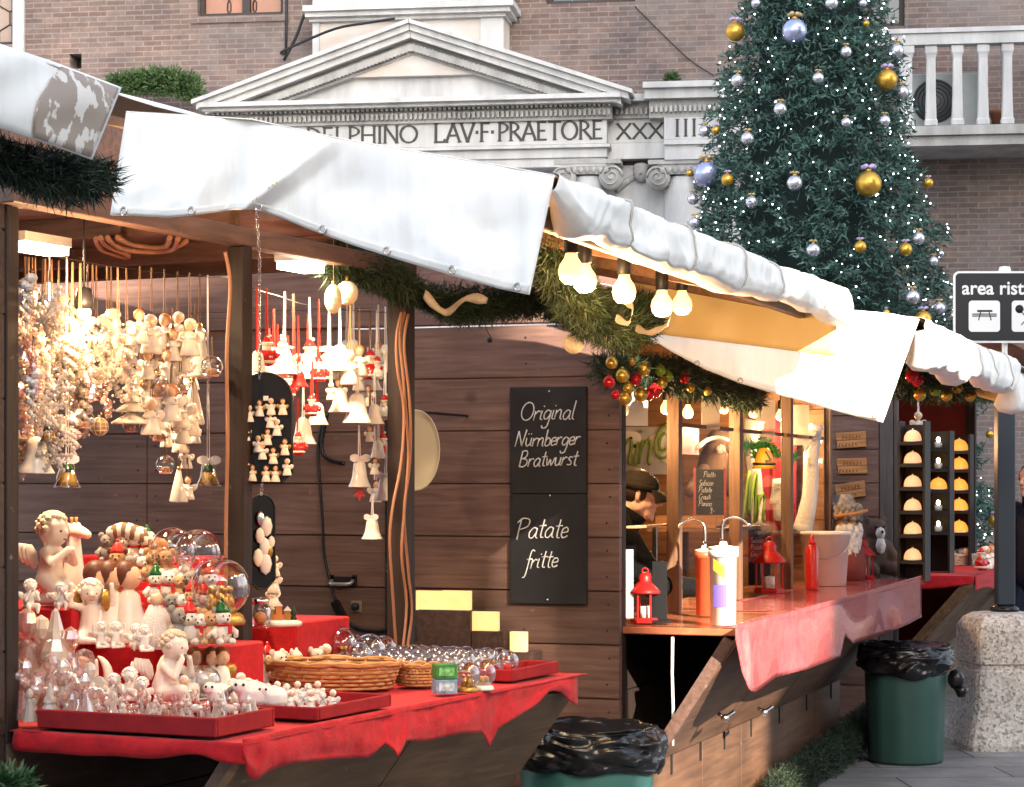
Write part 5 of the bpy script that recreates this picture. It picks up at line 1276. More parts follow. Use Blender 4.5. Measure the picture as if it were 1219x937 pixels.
for px, py, h, P, lb, rb in (
    (307, 419, 24, BELLC, 'yellowish bell half hidden behind the chain', ribr), (338, 414, 32, BELLF, 'large cream bell topped by a seated figure', ribw), (356, 441, 20, BELLR, 'plain red glazed bell above the red ribbon bow', ribr), (369, 404, 44, SAN, 'red Santa with white beard beside the large cream bell', ribw),
    (391, 418, 34, BELLK, 'cream bell with castle towers and painted picture', ribw), (405, 410, 32, BELLC, 'tilted cream bell next to the castle bell', ribw), (416, 418, 40, ANGC, 'white angel between two bell columns', ribo), (428, 412, 36, ANGO, 'small red-brown angel high in the second column', ribo), (441, 416, 36, SAN, 'red Santa figure in the second column before the wall', ribo), (449, 424, 28, SANW, 'white Santa with striped sleeve at the column edge', ribw),
    (394, 456, 20, ANGC, 'tiny white dove-like angel in the middle', ribw), (378, 479, 27, BELLC, 'cream bell below the red ribbon', ribr), (361, 497, 32, BELLC, 'cream bell behind the black plaque edge', ribw), (355, 514, 28, SAN, 'small red Santa tucked beside the black plaque', ribr), (405, 462, 29, BELLC, 'cream bell with red painted side', ribw), (425, 468, 36, BELLW, 'large plain white bell in the middle of the second column', ribw), (446, 481, 24, BELLW, 'white bell behind the large plain one', ribw), (458, 470, 30, SANW, 'white and red Santa by the last post', ribw),
    (440, 508, 18, ANGO, 'golden-brown little angel under the large white bell', ribo), (455, 515, 32, SAN, 'striped red Santa low by the last post', ribr), (450, 524, 22, BELLW, 'small white bell above the bow bell', ribw), (428, 546, 34, BELLS, 'white double bell with red star pendant', ribw), (446, 545, 20, ANGB, 'tiny white mouse angel under the small white bell', ribw), (459, 566, 30, BELLB, 'white bell with ribbon bow near the column end', ribw), (471, 568, 22, BELLC, 'plain cream bell behind the bow bell', ribw), (447, 572, 26, ANGB, 'small brown-haired angel beside the bow bell', ribw), (443, 616, 26, BELLB, 'white bell with bow hanging lowest of all', ribw),
    (318, 400, 36, SAN, 'red Santa beside the chain at the middle post', ribr), (350, 424, 24, ANGO, 'rust angel behind the red bell', ribr), (380, 425, 30, SAN, 'red hooded figure behind the castle bell', ribr), (371, 470, 26, SAN, 'red figure on a red ribbon above the bells', ribr)):
    hang(P, px, py, h, lb, gB, -.15 + rnd.uniform(-.08, .08), rib=rb, top=None if py < 440 else (py - 40 if px != 443 else 590), rw=.005)
# ---- plaques with little figures
def plaque(px, py, w, h, o, label, yaw=0):
    p = onS1(px, py, o); u = dist(p) / FPX; W_, H_ = w * u, h * u
    t = thing('display_plaque', label, 'plaque', p, face_cam(p) + yaw); n_ = 12
    prof = [(-W_ / 2, -H_ / 2 + .03), (-W_ / 2 + .03, -H_ / 2), (W_ / 2 - .03, -H_ / 2), (W_ / 2, -H_ / 2 + .03)] + [(W_ / 2 * math.cos(math.pi * i / n_), H_ / 2 - W_ / 2 + W_ / 2 * math.sin(math.pi * i / n_)) for i in range(n_ + 1)]
    b = MB(); b.prism([(x, -.006, z) for x, z in prof], (0, .012, 0)); b.build('black_panel', M['blackgl'], t, world=False, bevel=.002)
    b = MB(); b.tube([(x, -.006, z) for x, z in prof + prof[:1]], .004, 5); b.build('rim', M['black'], t, world=False)
    return t, u
pl, u = plaque(316.5, 509, 62, 130, .06, 'black round-topped plaque full of little white angel figures hanging by the middle post')
b = MB(); b.bb((-.008, -.009, .085), (.008, -.0065, .10)); b.build('price_tag', M['white'], pl, world=False)
FIGW = mk_angel(cerw, cerw, cerw, True); FIGB = mk_angel(cer, brn, goldp, True)
c0 = Vector(pl.location); ex = Vector((math.cos(pl.rotation_euler.z), math.sin(pl.rotation_euler.z), 0)); ey = Vector((-ex.y, ex.x, 0))
for i, (X, Y, tp) in enumerate(((100, 360, 0), (170, 320, 1), (250, 310, 0), (330, 310, 1), (245, 400, 0), (290, 455, 0), (75, 490, 0), (160, 570, 0), (225, 520, 1), (190, 620, 0), (265, 650, 1), (345, 590, 1), (70, 660, 1), (120, 770, 1), (215, 775, 1), (280, 775, 1), (360, 730, 0))):
    q = c0 + ex * ((280 + X / 5.85 - 316.5) * u) + Vector((0, 0, (509 - 430 - Y / 5.85) * u - .03)) - ey * .022
    (FIGB if tp else FIGW)(q, pl.rotation_euler.z + rnd.uniform(-.4, .4), .052, ('cream magnet angel with brown hair and gold wings on the black plaque' if tp else 'all-white magnet angel on the black plaque'), 'brown-haired magnets' if tp else 'white magnets')
pl2, u = plaque(311, 645, 34, 112, .0, 'narrow black plaque with silver hearts and white cut-outs under the angel plaque', .5)
for (x, z, r_, m_) in ((-.01, .075, .016, M['steel']), (.012, .05, .022, cerw), (-.012, .02, .018, cerw), (.005, -.015, .02, cerw), (.022, -.03, .014, goldp), (-.018, -.05, .02, cer), (.008, -.07, .024, cerw), (.03, .0, .013, cerw)):
    b = MB(); b.ball((x, -.014, z), r_, (1, .35, 1.5), 8); b.build('cut_out', m_, pl2, world=False)
b = MB()
for (x0, y0, x1, y1) in ((305, 252, 309, 300), (309, 300, 309, 452), (312, 575, 311, 590)):
    a, c = onS1(x0, y0, .05), onS1(x1, y1, .05); n_ = max(3, int((c - a).length / .012))
    for i in range(n_):
        p = a.lerp(c, (i + .5) / n_); k2 = [(.005 * math.cos(q * 1.047), .0, .008 * math.sin(q * 1.047)) for q in range(7)]
        b.tube([p + Vector((x if i % 2 else 0, 0 if i % 2 else x, z)) for x, _, z in k2], .0016, 4, caps=False)
tag(b.build('chain', M['steel']), 'thin metal chain holding the black plaque', 'chain')
# denser middle of both bunches
for i in range(22):
    px, py = rnd.uniform(163, 236), rnd.uniform(385, 505); P, lb, g = ((ANGC, 'plain cream angel crowded into the middle of the angel bunch', 'crowded cream angels'), (ANGO, 'small orange-haired angel crowded into the middle of the angel bunch', 'crowded orange angels'), (GHANG, 'little open glass globe crowded into the angel bunch', 'crowded glass globes'))[i % 3]
    hang(P, px, py, rnd.uniform(28, 40), lb, g, rnd.uniform(-.3, -.05), top=py - 26)
for i in range(20):
    px, py = (rnd.uniform(304, 380) if i % 2 else rnd.uniform(385, 466)), rnd.uniform(402, 462); P, lb, g = ((BELLC, 'cream bell crowded behind the front row of the second bay', 'crowded cream bells'), (SAN, 'little red figure crowded behind the front row of the second bay', 'crowded red figures'), (ANGO, 'brown angel crowded behind the front row of the second bay', 'crowded brown angels'), (BELLW, 'white bell crowded behind the front row of the second bay', 'crowded white bells'))[i % 4]
    hang(P, px, py, rnd.uniform(24, 34), lb, g, rnd.uniform(-.4, -.2), rib=(ribw, ribr)[i % 2], top=py - 45, rw=.004)
# ---- bits on posts and wall
for px, y, sx in ((413, 349, 1), (397, 356, .75)):
    p = onS1(px, y, .0); r_ = 14 * dist(p) / FPX; t = thing('foam_ball', 'big cream foam ball hanging over the bells' if sx == 1 else 'flattened cream foam shape behind the big foam ball', 'foam ball', p)
    b = MB(); b.ball(p, r_, (sx, .8, 1.05 if sx == 1 else 1.25), 18); b.build('ball', mat('foam', (.66, .5, .3), .9, c2=(.78, .66, .46), scale=30, bump=.5), t)
    b = MB(); b.tube([p + Vector((0, 0, r_)), p + Vector((0, 0, r_ + .02))], .006, 6); b.tube([p + Vector((0, 0, r_ + .02)), p + Vector((0, 0, .22))], .0012, 4); b.build('hook', goldp, t)
p = onY(683, 409, 7.4); t = thing('foam_ball', 'cream speckled ball hanging alone below the bulb garland', 'foam ball', p); b = MB(); b.ball(p, .038, n=18); b.build('ball', MATS['foam'], t); b = MB(); b.tube([p + Vector((0, 0, .037)), p + Vector((0, 0, .12))], .0015, 4); b.build('hook', goldp, t)
b = MB(); p = onY(583, 405, 8.3); b.tube(catmull([tuple(onY(x, y, 8.3)) for x, y in ((577, 385), (580, 394), (585, 403))], 4), .002, 4); b.ball(p, .012, n=8); tag(b.build('tinsel_star', M['iron']), 'tiny dark tinsel star dangling from the garland over the wall', 'ornament')
cable_m = mat('orange_cable', (.3, .14, .08), .45)
b = MB()
for pts in ([(478, 372), (472, 400), (473, 440), (480, 480), (480, 520), (476, 560), (468, 600), (464, 640), (467, 700), (472, 780)], [(482, 372), (476, 400), (480, 450), (484, 500), (486, 545), (482, 600), (478, 660), (484, 720), (478, 785)], [(486, 374), (481, 410), (486, 460), (489, 510), (487, 560), (481, 610), (486, 680), (490, 730), (482, 788)]):
    b.tube(catmull([tuple(onS1(x, y, .045)) for x, y in pts], 5), .0055, 6)
tag(b.build('cable_bundle', cable_m), 'three orange-brown cables running down the last stall post', 'cable')
b = MB()
for pts in ([(114, 284), (122, 298), (150, 306), (150, 303), (128, 293), (120, 283)], [(128, 283), (145, 296), (180, 300), (205, 297), (212, 284)], [(140, 283), (160, 292), (195, 294), (202, 283)], [(205, 297), (222, 287)]):
    b.tube(catmull([tuple(onZ(x, y, 2.38)) for x, y in pts], 5), .009, 6)
tag(b.build('cable_coil', cable_m), 'loops of orange cable slung under the stall ceiling', 'cable')
b = MB(); b.tube(catmull([tuple(onS1(x, y, .04)) for x, y in ((268, 300), (274, 340), (270, 420), (271, 520), (269, 640), (270, 760))], 5), .006, 6); tag(b.build('cable', cable_m), 'single brown cable running down the middle post', 'cable')
b = MB(); Yw = Y2 - .035
b.tube(catmull([tuple(onY(x, y, Yw)) for x, y in ((384, 502), (379, 530), (380, 560), (384, 620), (386, 660), (395, 700), (400, 715))], 6), .007, 6)
b.tube(catmull([tuple(onY(x, y, Yw)) for x, y in ((390, 490), (383, 530), (390, 546), (410, 552))], 6), .009, 6)
b.tube(catmull([tuple(onY(x, y, Yw)) for x, y in ((409, 735), (425, 748), (450, 752), (478, 748), (492, 765))], 6), .009, 6)
p, q = onY(399, 716, Yw), onY(409, 736, Yw); b.beam(p, q, .045, .03)
tag(b.build('power_cable', M['blackgl']), 'black cable with inline switch hanging on the plank wall behind the bells', 'cable')
p = onY(409, 691, Y2 - .022); t = thing('door_handle', 'black metal pull handle on the plank wall behind the snow globes', 'handle', p)
b = MB(); b.box(p + Vector((0, -.006, .008)), (.12, .01, .018)); b.box(p + Vector((-.055, -.006, .0)), (.02, .01, .05)); b.box(p + Vector((.055, -.006, .0)), (.02, .01, .05)); b.build('back_plate', M['iron'], t)
b = MB(); b.tube(catmull([tuple(p + Vector(v)) for v in ((-.05, -.012, 0), (-.04, -.04, -.014), (.04, -.04, -.014), (.05, -.012, 0))], 4), .009, 8); b.build('grip', mat('grip', (.4, .37, .33), .3, metal=.7), t)
p = onY(425, 722, Y2 - .022); t = thing('socket_cover', 'square grey socket cover with round lid on the plank wall', 'socket', p)
b = MB(); b.box(p + Vector((0, -.005, 0)), (.05, .01, .05)); b.build('plate', mat('socket_grey', (.22, .17, .12), .6), t, bevel=.002); b = MB(); b.lathe([(.017, 0), (.017, .02), (.012, .024), (0, .024)], p + Vector((0, -.01, 0)), 14, rot=Matrix.Rotation(R(90), 3, 'X')); b.build('lid', M['iron'], t)
p = onY(496, 536, 8.2); t = thing('wall_tray', 'oval cream plastic lid leaning half hidden behind the last post', 'tray', p); b = MB()
b.lathe([(0, 0), (.8, .01), (.95, .0), (1, .06), (.97, .08), (.93, .02), (.8, .03), (0, .02)], (0, 0, 0), 28)
b.v = [tuple(p + Vector((x * .105, -z * .12, y * .165))) for x, y, z in b.v]; b.build('lid', mat('cream_plastic', (.6, .56, .42), .4), t); b = MB(); b.box(p + Vector((0, .3, .155)), (.01, .6, .01)); b.build('hook', M['iron'], t)
# stepped stand and glowing panels, added in place of sun patches on the wall
t = thing('sun_patch_stand', 'stepped dark stand added to hold glowing panels for sun patches on the plank wall', 'sun patch stand', onY(560, 800, 8.6)); b = MB(); Ys = 8.62
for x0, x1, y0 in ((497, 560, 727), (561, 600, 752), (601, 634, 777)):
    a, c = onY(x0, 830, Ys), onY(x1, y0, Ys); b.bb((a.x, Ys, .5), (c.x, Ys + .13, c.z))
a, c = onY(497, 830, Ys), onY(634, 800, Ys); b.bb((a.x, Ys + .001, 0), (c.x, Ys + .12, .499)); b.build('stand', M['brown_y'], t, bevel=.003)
amber = mat('sun_patch_glow', (1, .7, .2), .4, emit=(1, .68, .27), es=.2, c2=(1, .9, .55), scale=9)
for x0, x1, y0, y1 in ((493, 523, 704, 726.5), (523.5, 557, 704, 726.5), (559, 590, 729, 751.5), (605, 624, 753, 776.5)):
    a, c = onY(x0, y1, Ys), onY(x1, y0, Ys); b = MB(); b.bb((a.x, Ys + .02, a.z), (c.x, Ys + .05, c.z)); b.build('sun_patch', amber, t)
# chalkboard
ta, tc_ = onY(609, 718, Y2 - .022), onY(700, 460, Y2 - .022)
t = thing('chalkboard', 'tall black chalkboard lettered in white chalk on the plank side wall', 'sign', ((ta.x + tc_.x) / 2, Y2 - .03, ta.z))
slate = mat('slate', (.012, .012, .014), .6, c2=(.022, .021, .023), scale=5)
b = MB(); zm = onY(650, 588, Y2).z; b.bb((ta.x, Y2 - .046, ta.z), (tc_.x, Y2 - .024, zm - .001)); b.bb((ta.x, Y2 - .046, zm + .001), (tc_.x, Y2 - .024, tc_.z)); b.build('board', slate, t, bevel=.003)
b = MB(); chalk = mat('chalk', (.72, .72, .7), .9)
for tx, x0, x1, y in (('Original', 619, 684, 501), ('Nürnberger', 613, 690, 532), ('Bratwurst', 618, 687, 556), ('Patate', 615, 676, 642), ('fritte', 625, 664, 677)):
    p, q = onY(x0, y, Y2 - .0465), onY(x1, y - (x1 - x0) * .03, Y2 - .0465); script(b, tx, p, (q - p).normalized(), Vector((0, 0, 1)), (q - p).length, .0034, vs=.82)
b.build('lettering', chalk, t)
b = MB()
for px, y in ((654, 466), (655, 590), (652, 714)): b.ball(onY(px, y, Y2 - .048), .006, n=8)
b.build('screws', M['steel'], t)

# ---- counter cloths, risers, trays
RB = 'red covered risers'
def drape(name, label, top, botx, o=.715, z=.94, nu=80, nv=10, amp=.02):
    b = MB()
    def fn(u, v):
        a = lerp_poly(top, u); yb = ypoly(botx, a[0]); y = a[1] + (yb - a[1]) * v
        return onS1(a[0], y, o + .012 * v + amp * noise(a[0] * .03, v * 1.2, 4) * (.2 + v) + .006 * noise(a[0] * .11, v * 3, 8) + .02 * math.exp(-((a[0] - 470) / 9) ** 2) * v)
    b.sheet(fn, nu, nv, .003, N1); return b
clo = thing('counter_cloth', 'bright red velvet cloth draped over the ornament stall counter', 'cloth', S1(1, .4, .93))
FT = [(290, 880), (380, 860), (470, 843), (560, 826), (640, 812), (688, 803)]
FB = [(290, 900), (296, 924), (304, 930), (320, 918), (350, 908), (400, 903), (440, 902), (459, 884), (470, 893), (476, 908), (481, 882), (510, 882), (548, 873), (575, 872), (584, 891), (592, 868), (620, 851), (640, 838), (655, 822), (668, 824), (680, 836), (690, 842)]
drape('front', '', FT, FB).build('front_drop', M['red'], clo)
b = MB(); b.sheet(lambda u, v: S1(-.015 + 2.27 * v, -1.0 + 1.72 * u, .936 + .004 * noise(u * 9, v * 12)), 24, 30, .003, (0, 0, 1)); b.build('cloth_top', M['red'], clo)
b = MB(); b.sheet(lambda u, v: S1(-.018 - .008 * math.sin(v * 3) + .012 * noise(u * 6, v), -.0 + .72 * u, .938 - v * (.055 + .02 * noise(u * 5, 7) - .02 * math.exp(-((u - .82) / .12) ** 2))), 30, 5, .003, -U1); b.build('side_hem', M['red'], clo)
def riser(t0, t1, o0, o1, z1, lb, z0=.942):
    b = MB(); s1box(b, t0, t1, o0, o1, z0, z1); tag(b.build('display_riser', M['red'], bevel=.006), lb, 'riser', RB)
riser(.72, 1.06, -.295, .13, 1.11, 'low red cloth riser under the winged cherub at the near end')
riser(.66, 1.05, -.95, -.30, 1.22, 'red cloth riser under the big kneeling cherub')
riser(1.10, 1.2, -.95, -.06, 1.125, 'first red step of the plush toy display'); riser(1.205, 1.31, -.95, -.085, 1.18, 'second red step of the plush toy display'); riser(1.315, 1.42, -.95, -.145, 1.236, 'third red step of the plush toy display'); riser(1.425, 1.53, -.95, -.24, 1.29, 'fourth red step of the plush toy display'); riser(1.535, 1.75, -.95, -.38, 1.346, 'topmost red step of the plush toy display')
riser(1.48, 1.85, -.3, .0, 1.14, 'red riser under the miniature village past the middle post')
def tray(t0, t1, o0, o1, h, lb):
    b = MB(); w = .012
    s1box(b, t0, t0 + w, o0, o1, .945, .945 + h); s1box(b, t1 - w, t1, o0, o1, .945, .945 + h); s1box(b, t0 + w, t1 - w, o0, o0 + w, .945, .945 + h); s1box(b, t0 + w, t1 - w, o1 - w, o1, .945, .945 + h)
    s1box(b, t0 + w, t1 - w, o0 + w, o1 - w, .945, .952)
    tag(b.build('display_tray', mat('red_felt', (.26, .01, .014), .9, var=.2, scale=20), bevel=.003), lb, 'tray', 'red trays')
tray(.0, .3, .06, .62, .05, 'shallow red tray holding clear figurines at the near counter end'); tray(.46, .9, .24, .66, .036, 'shallow red tray with small white figures before the wicker basket')
tray(1.62, 2.16, .02, .50, .03, 'flat red tray crowded with small snow globes'); tray(1.75, 2.14, .53, .66, .04, 'empty red tray at the far counter end')

# ---- figurines on the counter
def put(P, px, yb, h, z, label, group, turn=0, unit=1.):
    p = onZ(px, yb, z); p.z = z + .001
    return P(p, face_cam(p) + turn, h * dist(p) / FPX / unit, label, group)
def mk_cherub(pose, m, wingm, hairm):
    def f():
        t = thing('cherub_statue', 'cherub', 'statue')
        if pose == 'kneel':
            C = [((0, 0, .34), .15, (0, -.02, .55), .125), ((0, -.02, .55), .12, (0, -.02, .66), .07), ((0, -.04, .8), .17, (0, -.05, .82), .17), ((-.08, 0, .28), .12, (-.1, -.24, .12), .09), ((.08, 0, .28), .12, (.1, -.24, .12), .09), ((-.1, -.24, .1), .08, (-.1, .14, .06), .055), ((.1, -.24, .1), .08, (.1, .14, .06), .055),
                 ((-.12, -.02, .58), .06, (-.2, -.16, .46), .052), ((-.2, -.16, .46), .05, (-.03, -.25, .6), .045), ((.12, -.02, .58), .06, (.2, -.16, .46), .052), ((.2, -.16, .46), .05, (.03, -.25, .6), .045), ((0, -.21, .79), .03, (0, -.22, .78), .03), ((0, -.12, .72), .07, (0, -.13, .72), .07)]
        elif pose == 'up':
            C = [((0, 0, .26), .17, (0, -.02, .48), .14), ((0, 0, .5), .12, (0, -.02, .58), .08), ((0, -.03, .72), .17, (0, -.04, .74), .17), ((-.1, -.05, .15), .11, (-.2, -.3, .08), .075), ((.1, -.05, .15), .11, (.2, -.3, .08), .075), ((-.2, -.3, .08), .07, (.0, -.36, .06), .05), ((.2, -.3, .08), .07, (.0, -.34, .06), .05),
                 ((-.13, -.02, .52), .06, (-.3, -.08, .56), .055), ((-.3, -.08, .56), .052, (-.28, -.1, .84), .045), ((.13, -.02, .52), .06, (.3, -.08, .56), .055), ((.3, -.08, .56), .052, (.28, -.1, .84), .045), ((0, -.21, .71), .03, (0, -.22, .7), .03)]
        else:
            C = [((0, 0, .22), .17, (0, -.05, .46), .13), ((0, -.06, .5), .1, (0, -.1, .58), .07), ((0, -.14, .72), .17, (0, -.15, .73), .17), ((-.09, -.05, .15), .12, (-.13, -.33, .2), .085), ((.09, -.05, .15), .12, (.13, -.33, .2), .085), ((-.13, -.33, .2), .08, (-.12, -.36, .03), .05), ((.13, -.33, .2), .08, (.12, -.36, .03), .05),
                 ((-.13, -.08, .48), .06, (-.19, -.26, .36), .05), ((-.19, -.26, .36), .05, (-.08, -.3, .58), .042), ((.13, -.08, .48), .06, (.19, -.26, .36), .05), ((.19, -.26, .36), .05, (.08, -.3, .58), .042), ((0, -.31, .71), .03, (0, -.32, .7), .03), ((0, -.2, .66), .08, (0, -.22, .66), .08)]
        hz = {'kneel': (0, -.03, .83), 'up': (0, -.02, .75), 'sit': (0, -.13, .74)}[pose]
        vs, fs = remesh([((a, r1), (c, r2)) for a, r1, c, r2 in C], .022, 5)
        b = MB(); b.add(vs, fs, 0, True); b.build('body', m, t, world=False)
        b = MB()
        for q in range(46):
            a, e = q * 2.4, -.15 + 1.65 * q / 46; d = Vector((math.cos(a) * math.cos(e), math.sin(a) * math.cos(e), math.sin(e)))
            if d.y < -.45 and d.z < .55: continue
            b.ball(Vector(hz) + d * .155, .05, (1, 1, .8), 7)
        b.build('hair', hairm, t, world=False)
        b = MB(); fy = hz[1] - .155
        for s in (-1, 1): b.ball((s * .062, fy - .002, hz[2] - .03), .016, n=6)
        b.tube([(-.035, fy - .02, hz[2] - .115), (0, fy - .025, hz[2] - .122), (.035, fy - .02, hz[2] - .115)], .009, 5)
        b.build('face_paint', mat('face_paint', (.28, .14, .09), .6), t, world=False)
        for s in (-1, 1):
            b = MB()
            for q in range(5): b.ball((s * (.14 + .05 * q), .14 + .02 * q, hz[2] - .3 + .02 * q - .05 * (q > 3)), .13 - .012 * q, (.75, .25, 1.15), 8, rot=Matrix.Rotation(s * .5, 3, 'Y'))
            b.build('wing', wingm, t, world=False)
        return t
    return Proto(f)
CHK = mk_cherub('kneel', bisq, bisq, mat('cherub_hair', (.68, .54, .4), .7, c2=(.76, .64, .5), scale=20, bump=.6)); CHU = mk_cherub('up', bisq, goldp, bisq); CHS = mk_cherub('sit', bisq, bisq, MATS['cherub_hair']); CHW = mk_cherub('sit', cerw, cerw, cerw); CHWU = mk_cherub('up', cerw, cerw, cerw)
G1 = 'figurines on the ornament counter'
put(CHK, 60, 722, 112, 1.22, 'largest bisque cherub kneeling at the first post', G1, .9); put(CHU, 108, 767, 84, 1.11, 'laughing cherub with raised arms and gold wings', G1, .1); put(CHS, 196, 840, 98, .955, 'large pale cherub sitting in profile on the front tray', G1, 1.0)
def mk_giraffe():
    t = thing('animal_figurine', 'tall animal', 'figurine'); b = MB(); b.lathe([(0, 0), (.17, 0), (.18, .03), (.12, .4), (.08, .74), (.075, .8)], n=16); b.build('long_body', cer, t, world=False)
    b = MB(); vs, fs = remesh([(((0, 0, .84), .1), ((0, -.12, .82), .07)), (((0, -.12, .82), .07), ((0, -.2, .79), .055))], .014, 3); b.add(vs, fs, 0, True); b.build('head', cer, t, world=False)
    for s in (-1, 1): b = MB(); b.ball((s * .1, .02, .9), .05, (1.2, .5, .8), 8); b.build('ear', cer, t, world=False); b = MB(); b.tube([(s * .04, 0, .92), (s * .045, 0, 1)], [.016, .022], 6); b.build('horn', ora, t, world=False)
    return t
put(Proto(mk_giraffe), 88, 716, 100, 1.22, 'tall glossy long-necked animal figure beside the kneeling cherub', G1, .9)
ANS = mk_angel(cer, brn, goldp, True, False)
for px, lb in ((117, 'bell-shaped cream angel with brown hair, half behind the laughing cherub'), (133, 'bell-shaped brown-haired angel in the middle of three'), (153, 'bell-shaped brown-haired angel by the white tulle doll')): put(ANS, px, 766, 96, 1.11, lb, G1, .9)
def mk_tulle():
    t = thing('tulle_doll', 'doll', 'figurine'); b = MB(); b.lathe([(.36, 0), (.3, .3), (.2, .6), (.09, .78)], n=28, wob=lambda i, a: .04 * math.cos(a * 9 + i)); b.build('tulle_skirt', mat('tulle', (.74, .68, .66), .9, bump=.5, bscale=40), t, world=False)
    b = MB(); b.ball((0, -.02, .88), .12, n=10); b.build('head', skin_c, t, world=False); return t
put(Proto(mk_tulle), 186, 772, 66, 1.11, 'white tulle skirted doll beside the brown-haired angels', G1)
TOYS = [mk_toy(grey, grey), mk_toy(felt, tanf, redg), mk_toy(tanf, tanf), mk_toy(felt, felt, None, redg), mk_toy(tanf, brn, ribr, felt), mk_toy(felt, grey, greenp, redg)]
TN = ['grey plush mouse', 'white red-hatted bear', 'tan plush bear', 'white red-scarfed bear', 'tan red-hatted bear', 'white green-hatted bear']
kk = 0
for yb, z, xs1, h, rl in ((768, 1.125, (214, 226, 240, 252, 264), 40, 'on the lowest red step'), (743, 1.18, (203, 217, 230, 243, 256, 266), 38, 'on the second red step'), (718, 1.236, (186, 200, 214, 228, 250), 38, 'on the third red step'), (694, 1.29, (140, 155, 169, 183, 197), 36, 'on the fourth red step'), (670, 1.346, (128, 146, 160, 175), 34, 'on the topmost red step')):
    for i, x in enumerate(xs1):
        j = (0, 1, 3, 2, 5, 0, 3, 4, 1, 2, 0, 5, 3, 2, 0, 1, 4, 0, 3, 2, 2, 0, 1, 3, 5, 2)[kk % 26]; kk += 1
        nb = ('at the wall end', 'beside the first', 'in the middle', 'past the middle', 'next to last', 'at the globe end')[i if i < len(xs1) - 1 else 5]
        put(TOYS[j], x, yb, h * rnd.uniform(.9, 1.2), z, f'{TN[j]} {rl}, {nb}', 'plush toys on the red steps', rnd.uniform(-.5, .9))
t = thing('plush_toy', 'long striped plush caterpillar with orange head lying over the toys', 'plush toy', W(165, 640, 6.95)); b = MB()
P = catmull([tuple(W(x, y, 6.95)) for x, y in ((134, 634), (145, 632), (158, 635), (172, 641), (182, 648))], 5)
for i, p in enumerate(P): b.ball(p, .022 + .009 * math.sin(i / len(P) * 2.6), n=10, m=(i // 2) % 2)
b.build('body', [felt, mat('stripe_brown', (.2, .12, .07), .9)], t); b = MB(); b.ball(W(189, 652, 6.92), .033, n=12); b.build('head', ora, t); b = MB(); b.ball(W(184, 650, 6.88), .009, n=6); b.ball(W(196, 654, 6.89), .008, n=6); b.build('eyes', felt, t)
GLB = mk_globe(None, cerw); GLG = mk_globe('gold', goldp); GLR = mk_globe('red', cerw); GLT = mk_globe('tan', cerw); GLW = mk_globe('white', cerw)
put(GLB, 206, 694, 66, 1.29, 'big empty glass globe behind the plush toys, nearer the caterpillar', G1, unit=1.0); put(GLB, 236, 694, 64, 1.29, 'big empty glass globe behind the plush toys, farther along', G1); put(GLG, 262, 744, 80, 1.18, 'big glass globe with golden nativity beside the middle post', G1)
put(mk_santa(True), 217, 690, 32, 1.29, 'small red Santa standing before the big empty globe', G1)
# clear figurines
def mk_acr(kind, mk):
    def f():
        t = thing('glass_figurine', 'figure', 'glass figurine'); b = MB()
        if kind == 0: b.lathe([(0, 0), (.24, 0), (.2, .2), (.11, .5), (.09, .62), (.04, .68), (.1, .76), (.12, .85), (.08, .95), (0, 1)], n=9); [b.ball((s * .17, .05, .6), .16, (1, .25, .8), 8) for s in (-1, 1)]
        elif kind == 1:
            for z, r_ in ((.1, .3), (.35, .24), (.58, .17), (.78, .1)): b.lathe([(r_, z - .08), (r_ * .9, z), (r_ * .35, z + .2), (0, z + .24)], n=8)
            b.lathe([(.1, 0), (.08, .1)], n=8)
        else:
            b.ball((0, 0, .5), .17, (1.6, .8, .9), 9); b.ball((-.36, 0, .78), .1, (1.3, .8, .9), 8); b.tube([(-.2, 0, .58), (-.33, 0, .76)], [.09, .06], 7)
            for x, y in ((-.18, -.08), (-.16, .08), (.2, -.08), (.22, .08)): b.tube([(x, y, .42), (x * 1.1, y, 0)], [.05, .03], 6)
            for s in (-1, 1): b.tube([(-.34, s * .03, .86), (-.3, s * .12, 1), (-.38, s * .17, 1.08)], .02, 5)
        b.sm = [kind == 2] * len(b.sm); b.build('glass_body', M[mk], t, world=False)
        b = MB(); b.ball((0, 0, .12), .07, n=6); b.build('glass_heart', redg if mk == 'acrylpk' else goldp, t, world=False); return t
    return Proto(f)
AC = [mk_acr(0, 'acrylpk'), mk_acr(1, 'acryl'), mk_acr(2, 'acrylpk'), mk_acr(0, 'acryl'), mk_acr(2, 'acryl')]
AN = ['pink clear angel', 'clear fir tree', 'pink clear reindeer', 'clear angel', 'clear reindeer']
for i, (x, yb, h, k2, wh) in enumerate(((32, 842, 118, 0, 'tall one at the first post in the back row'), (49, 840, 108, 3, 'second of the back row by the first post'), (66, 842, 116, 1, 'third of the back row by the first post'), (84, 842, 96, 0, 'fourth of the back row, under the gold wing'), (30, 856, 72, 0, 'front row touching the first post'), (45, 856, 66, 2, 'front row, second from the first post'), (60, 854, 76, 0, 'front row, third from the first post'), (75, 853, 70, 3, 'front row, fourth from the first post'),
                                        (94, 852, 60, 0, 'beside the little praying cherub'), (107, 852, 64, 3, 'just right of the praying cherub'), (119, 850, 46, 2, 'short one behind the tray edge'))):
    put(AC[k2], x, yb, h, .96, f'{AN[k2]}, {wh}', 'clear figurines', rnd.uniform(-.6, .6))
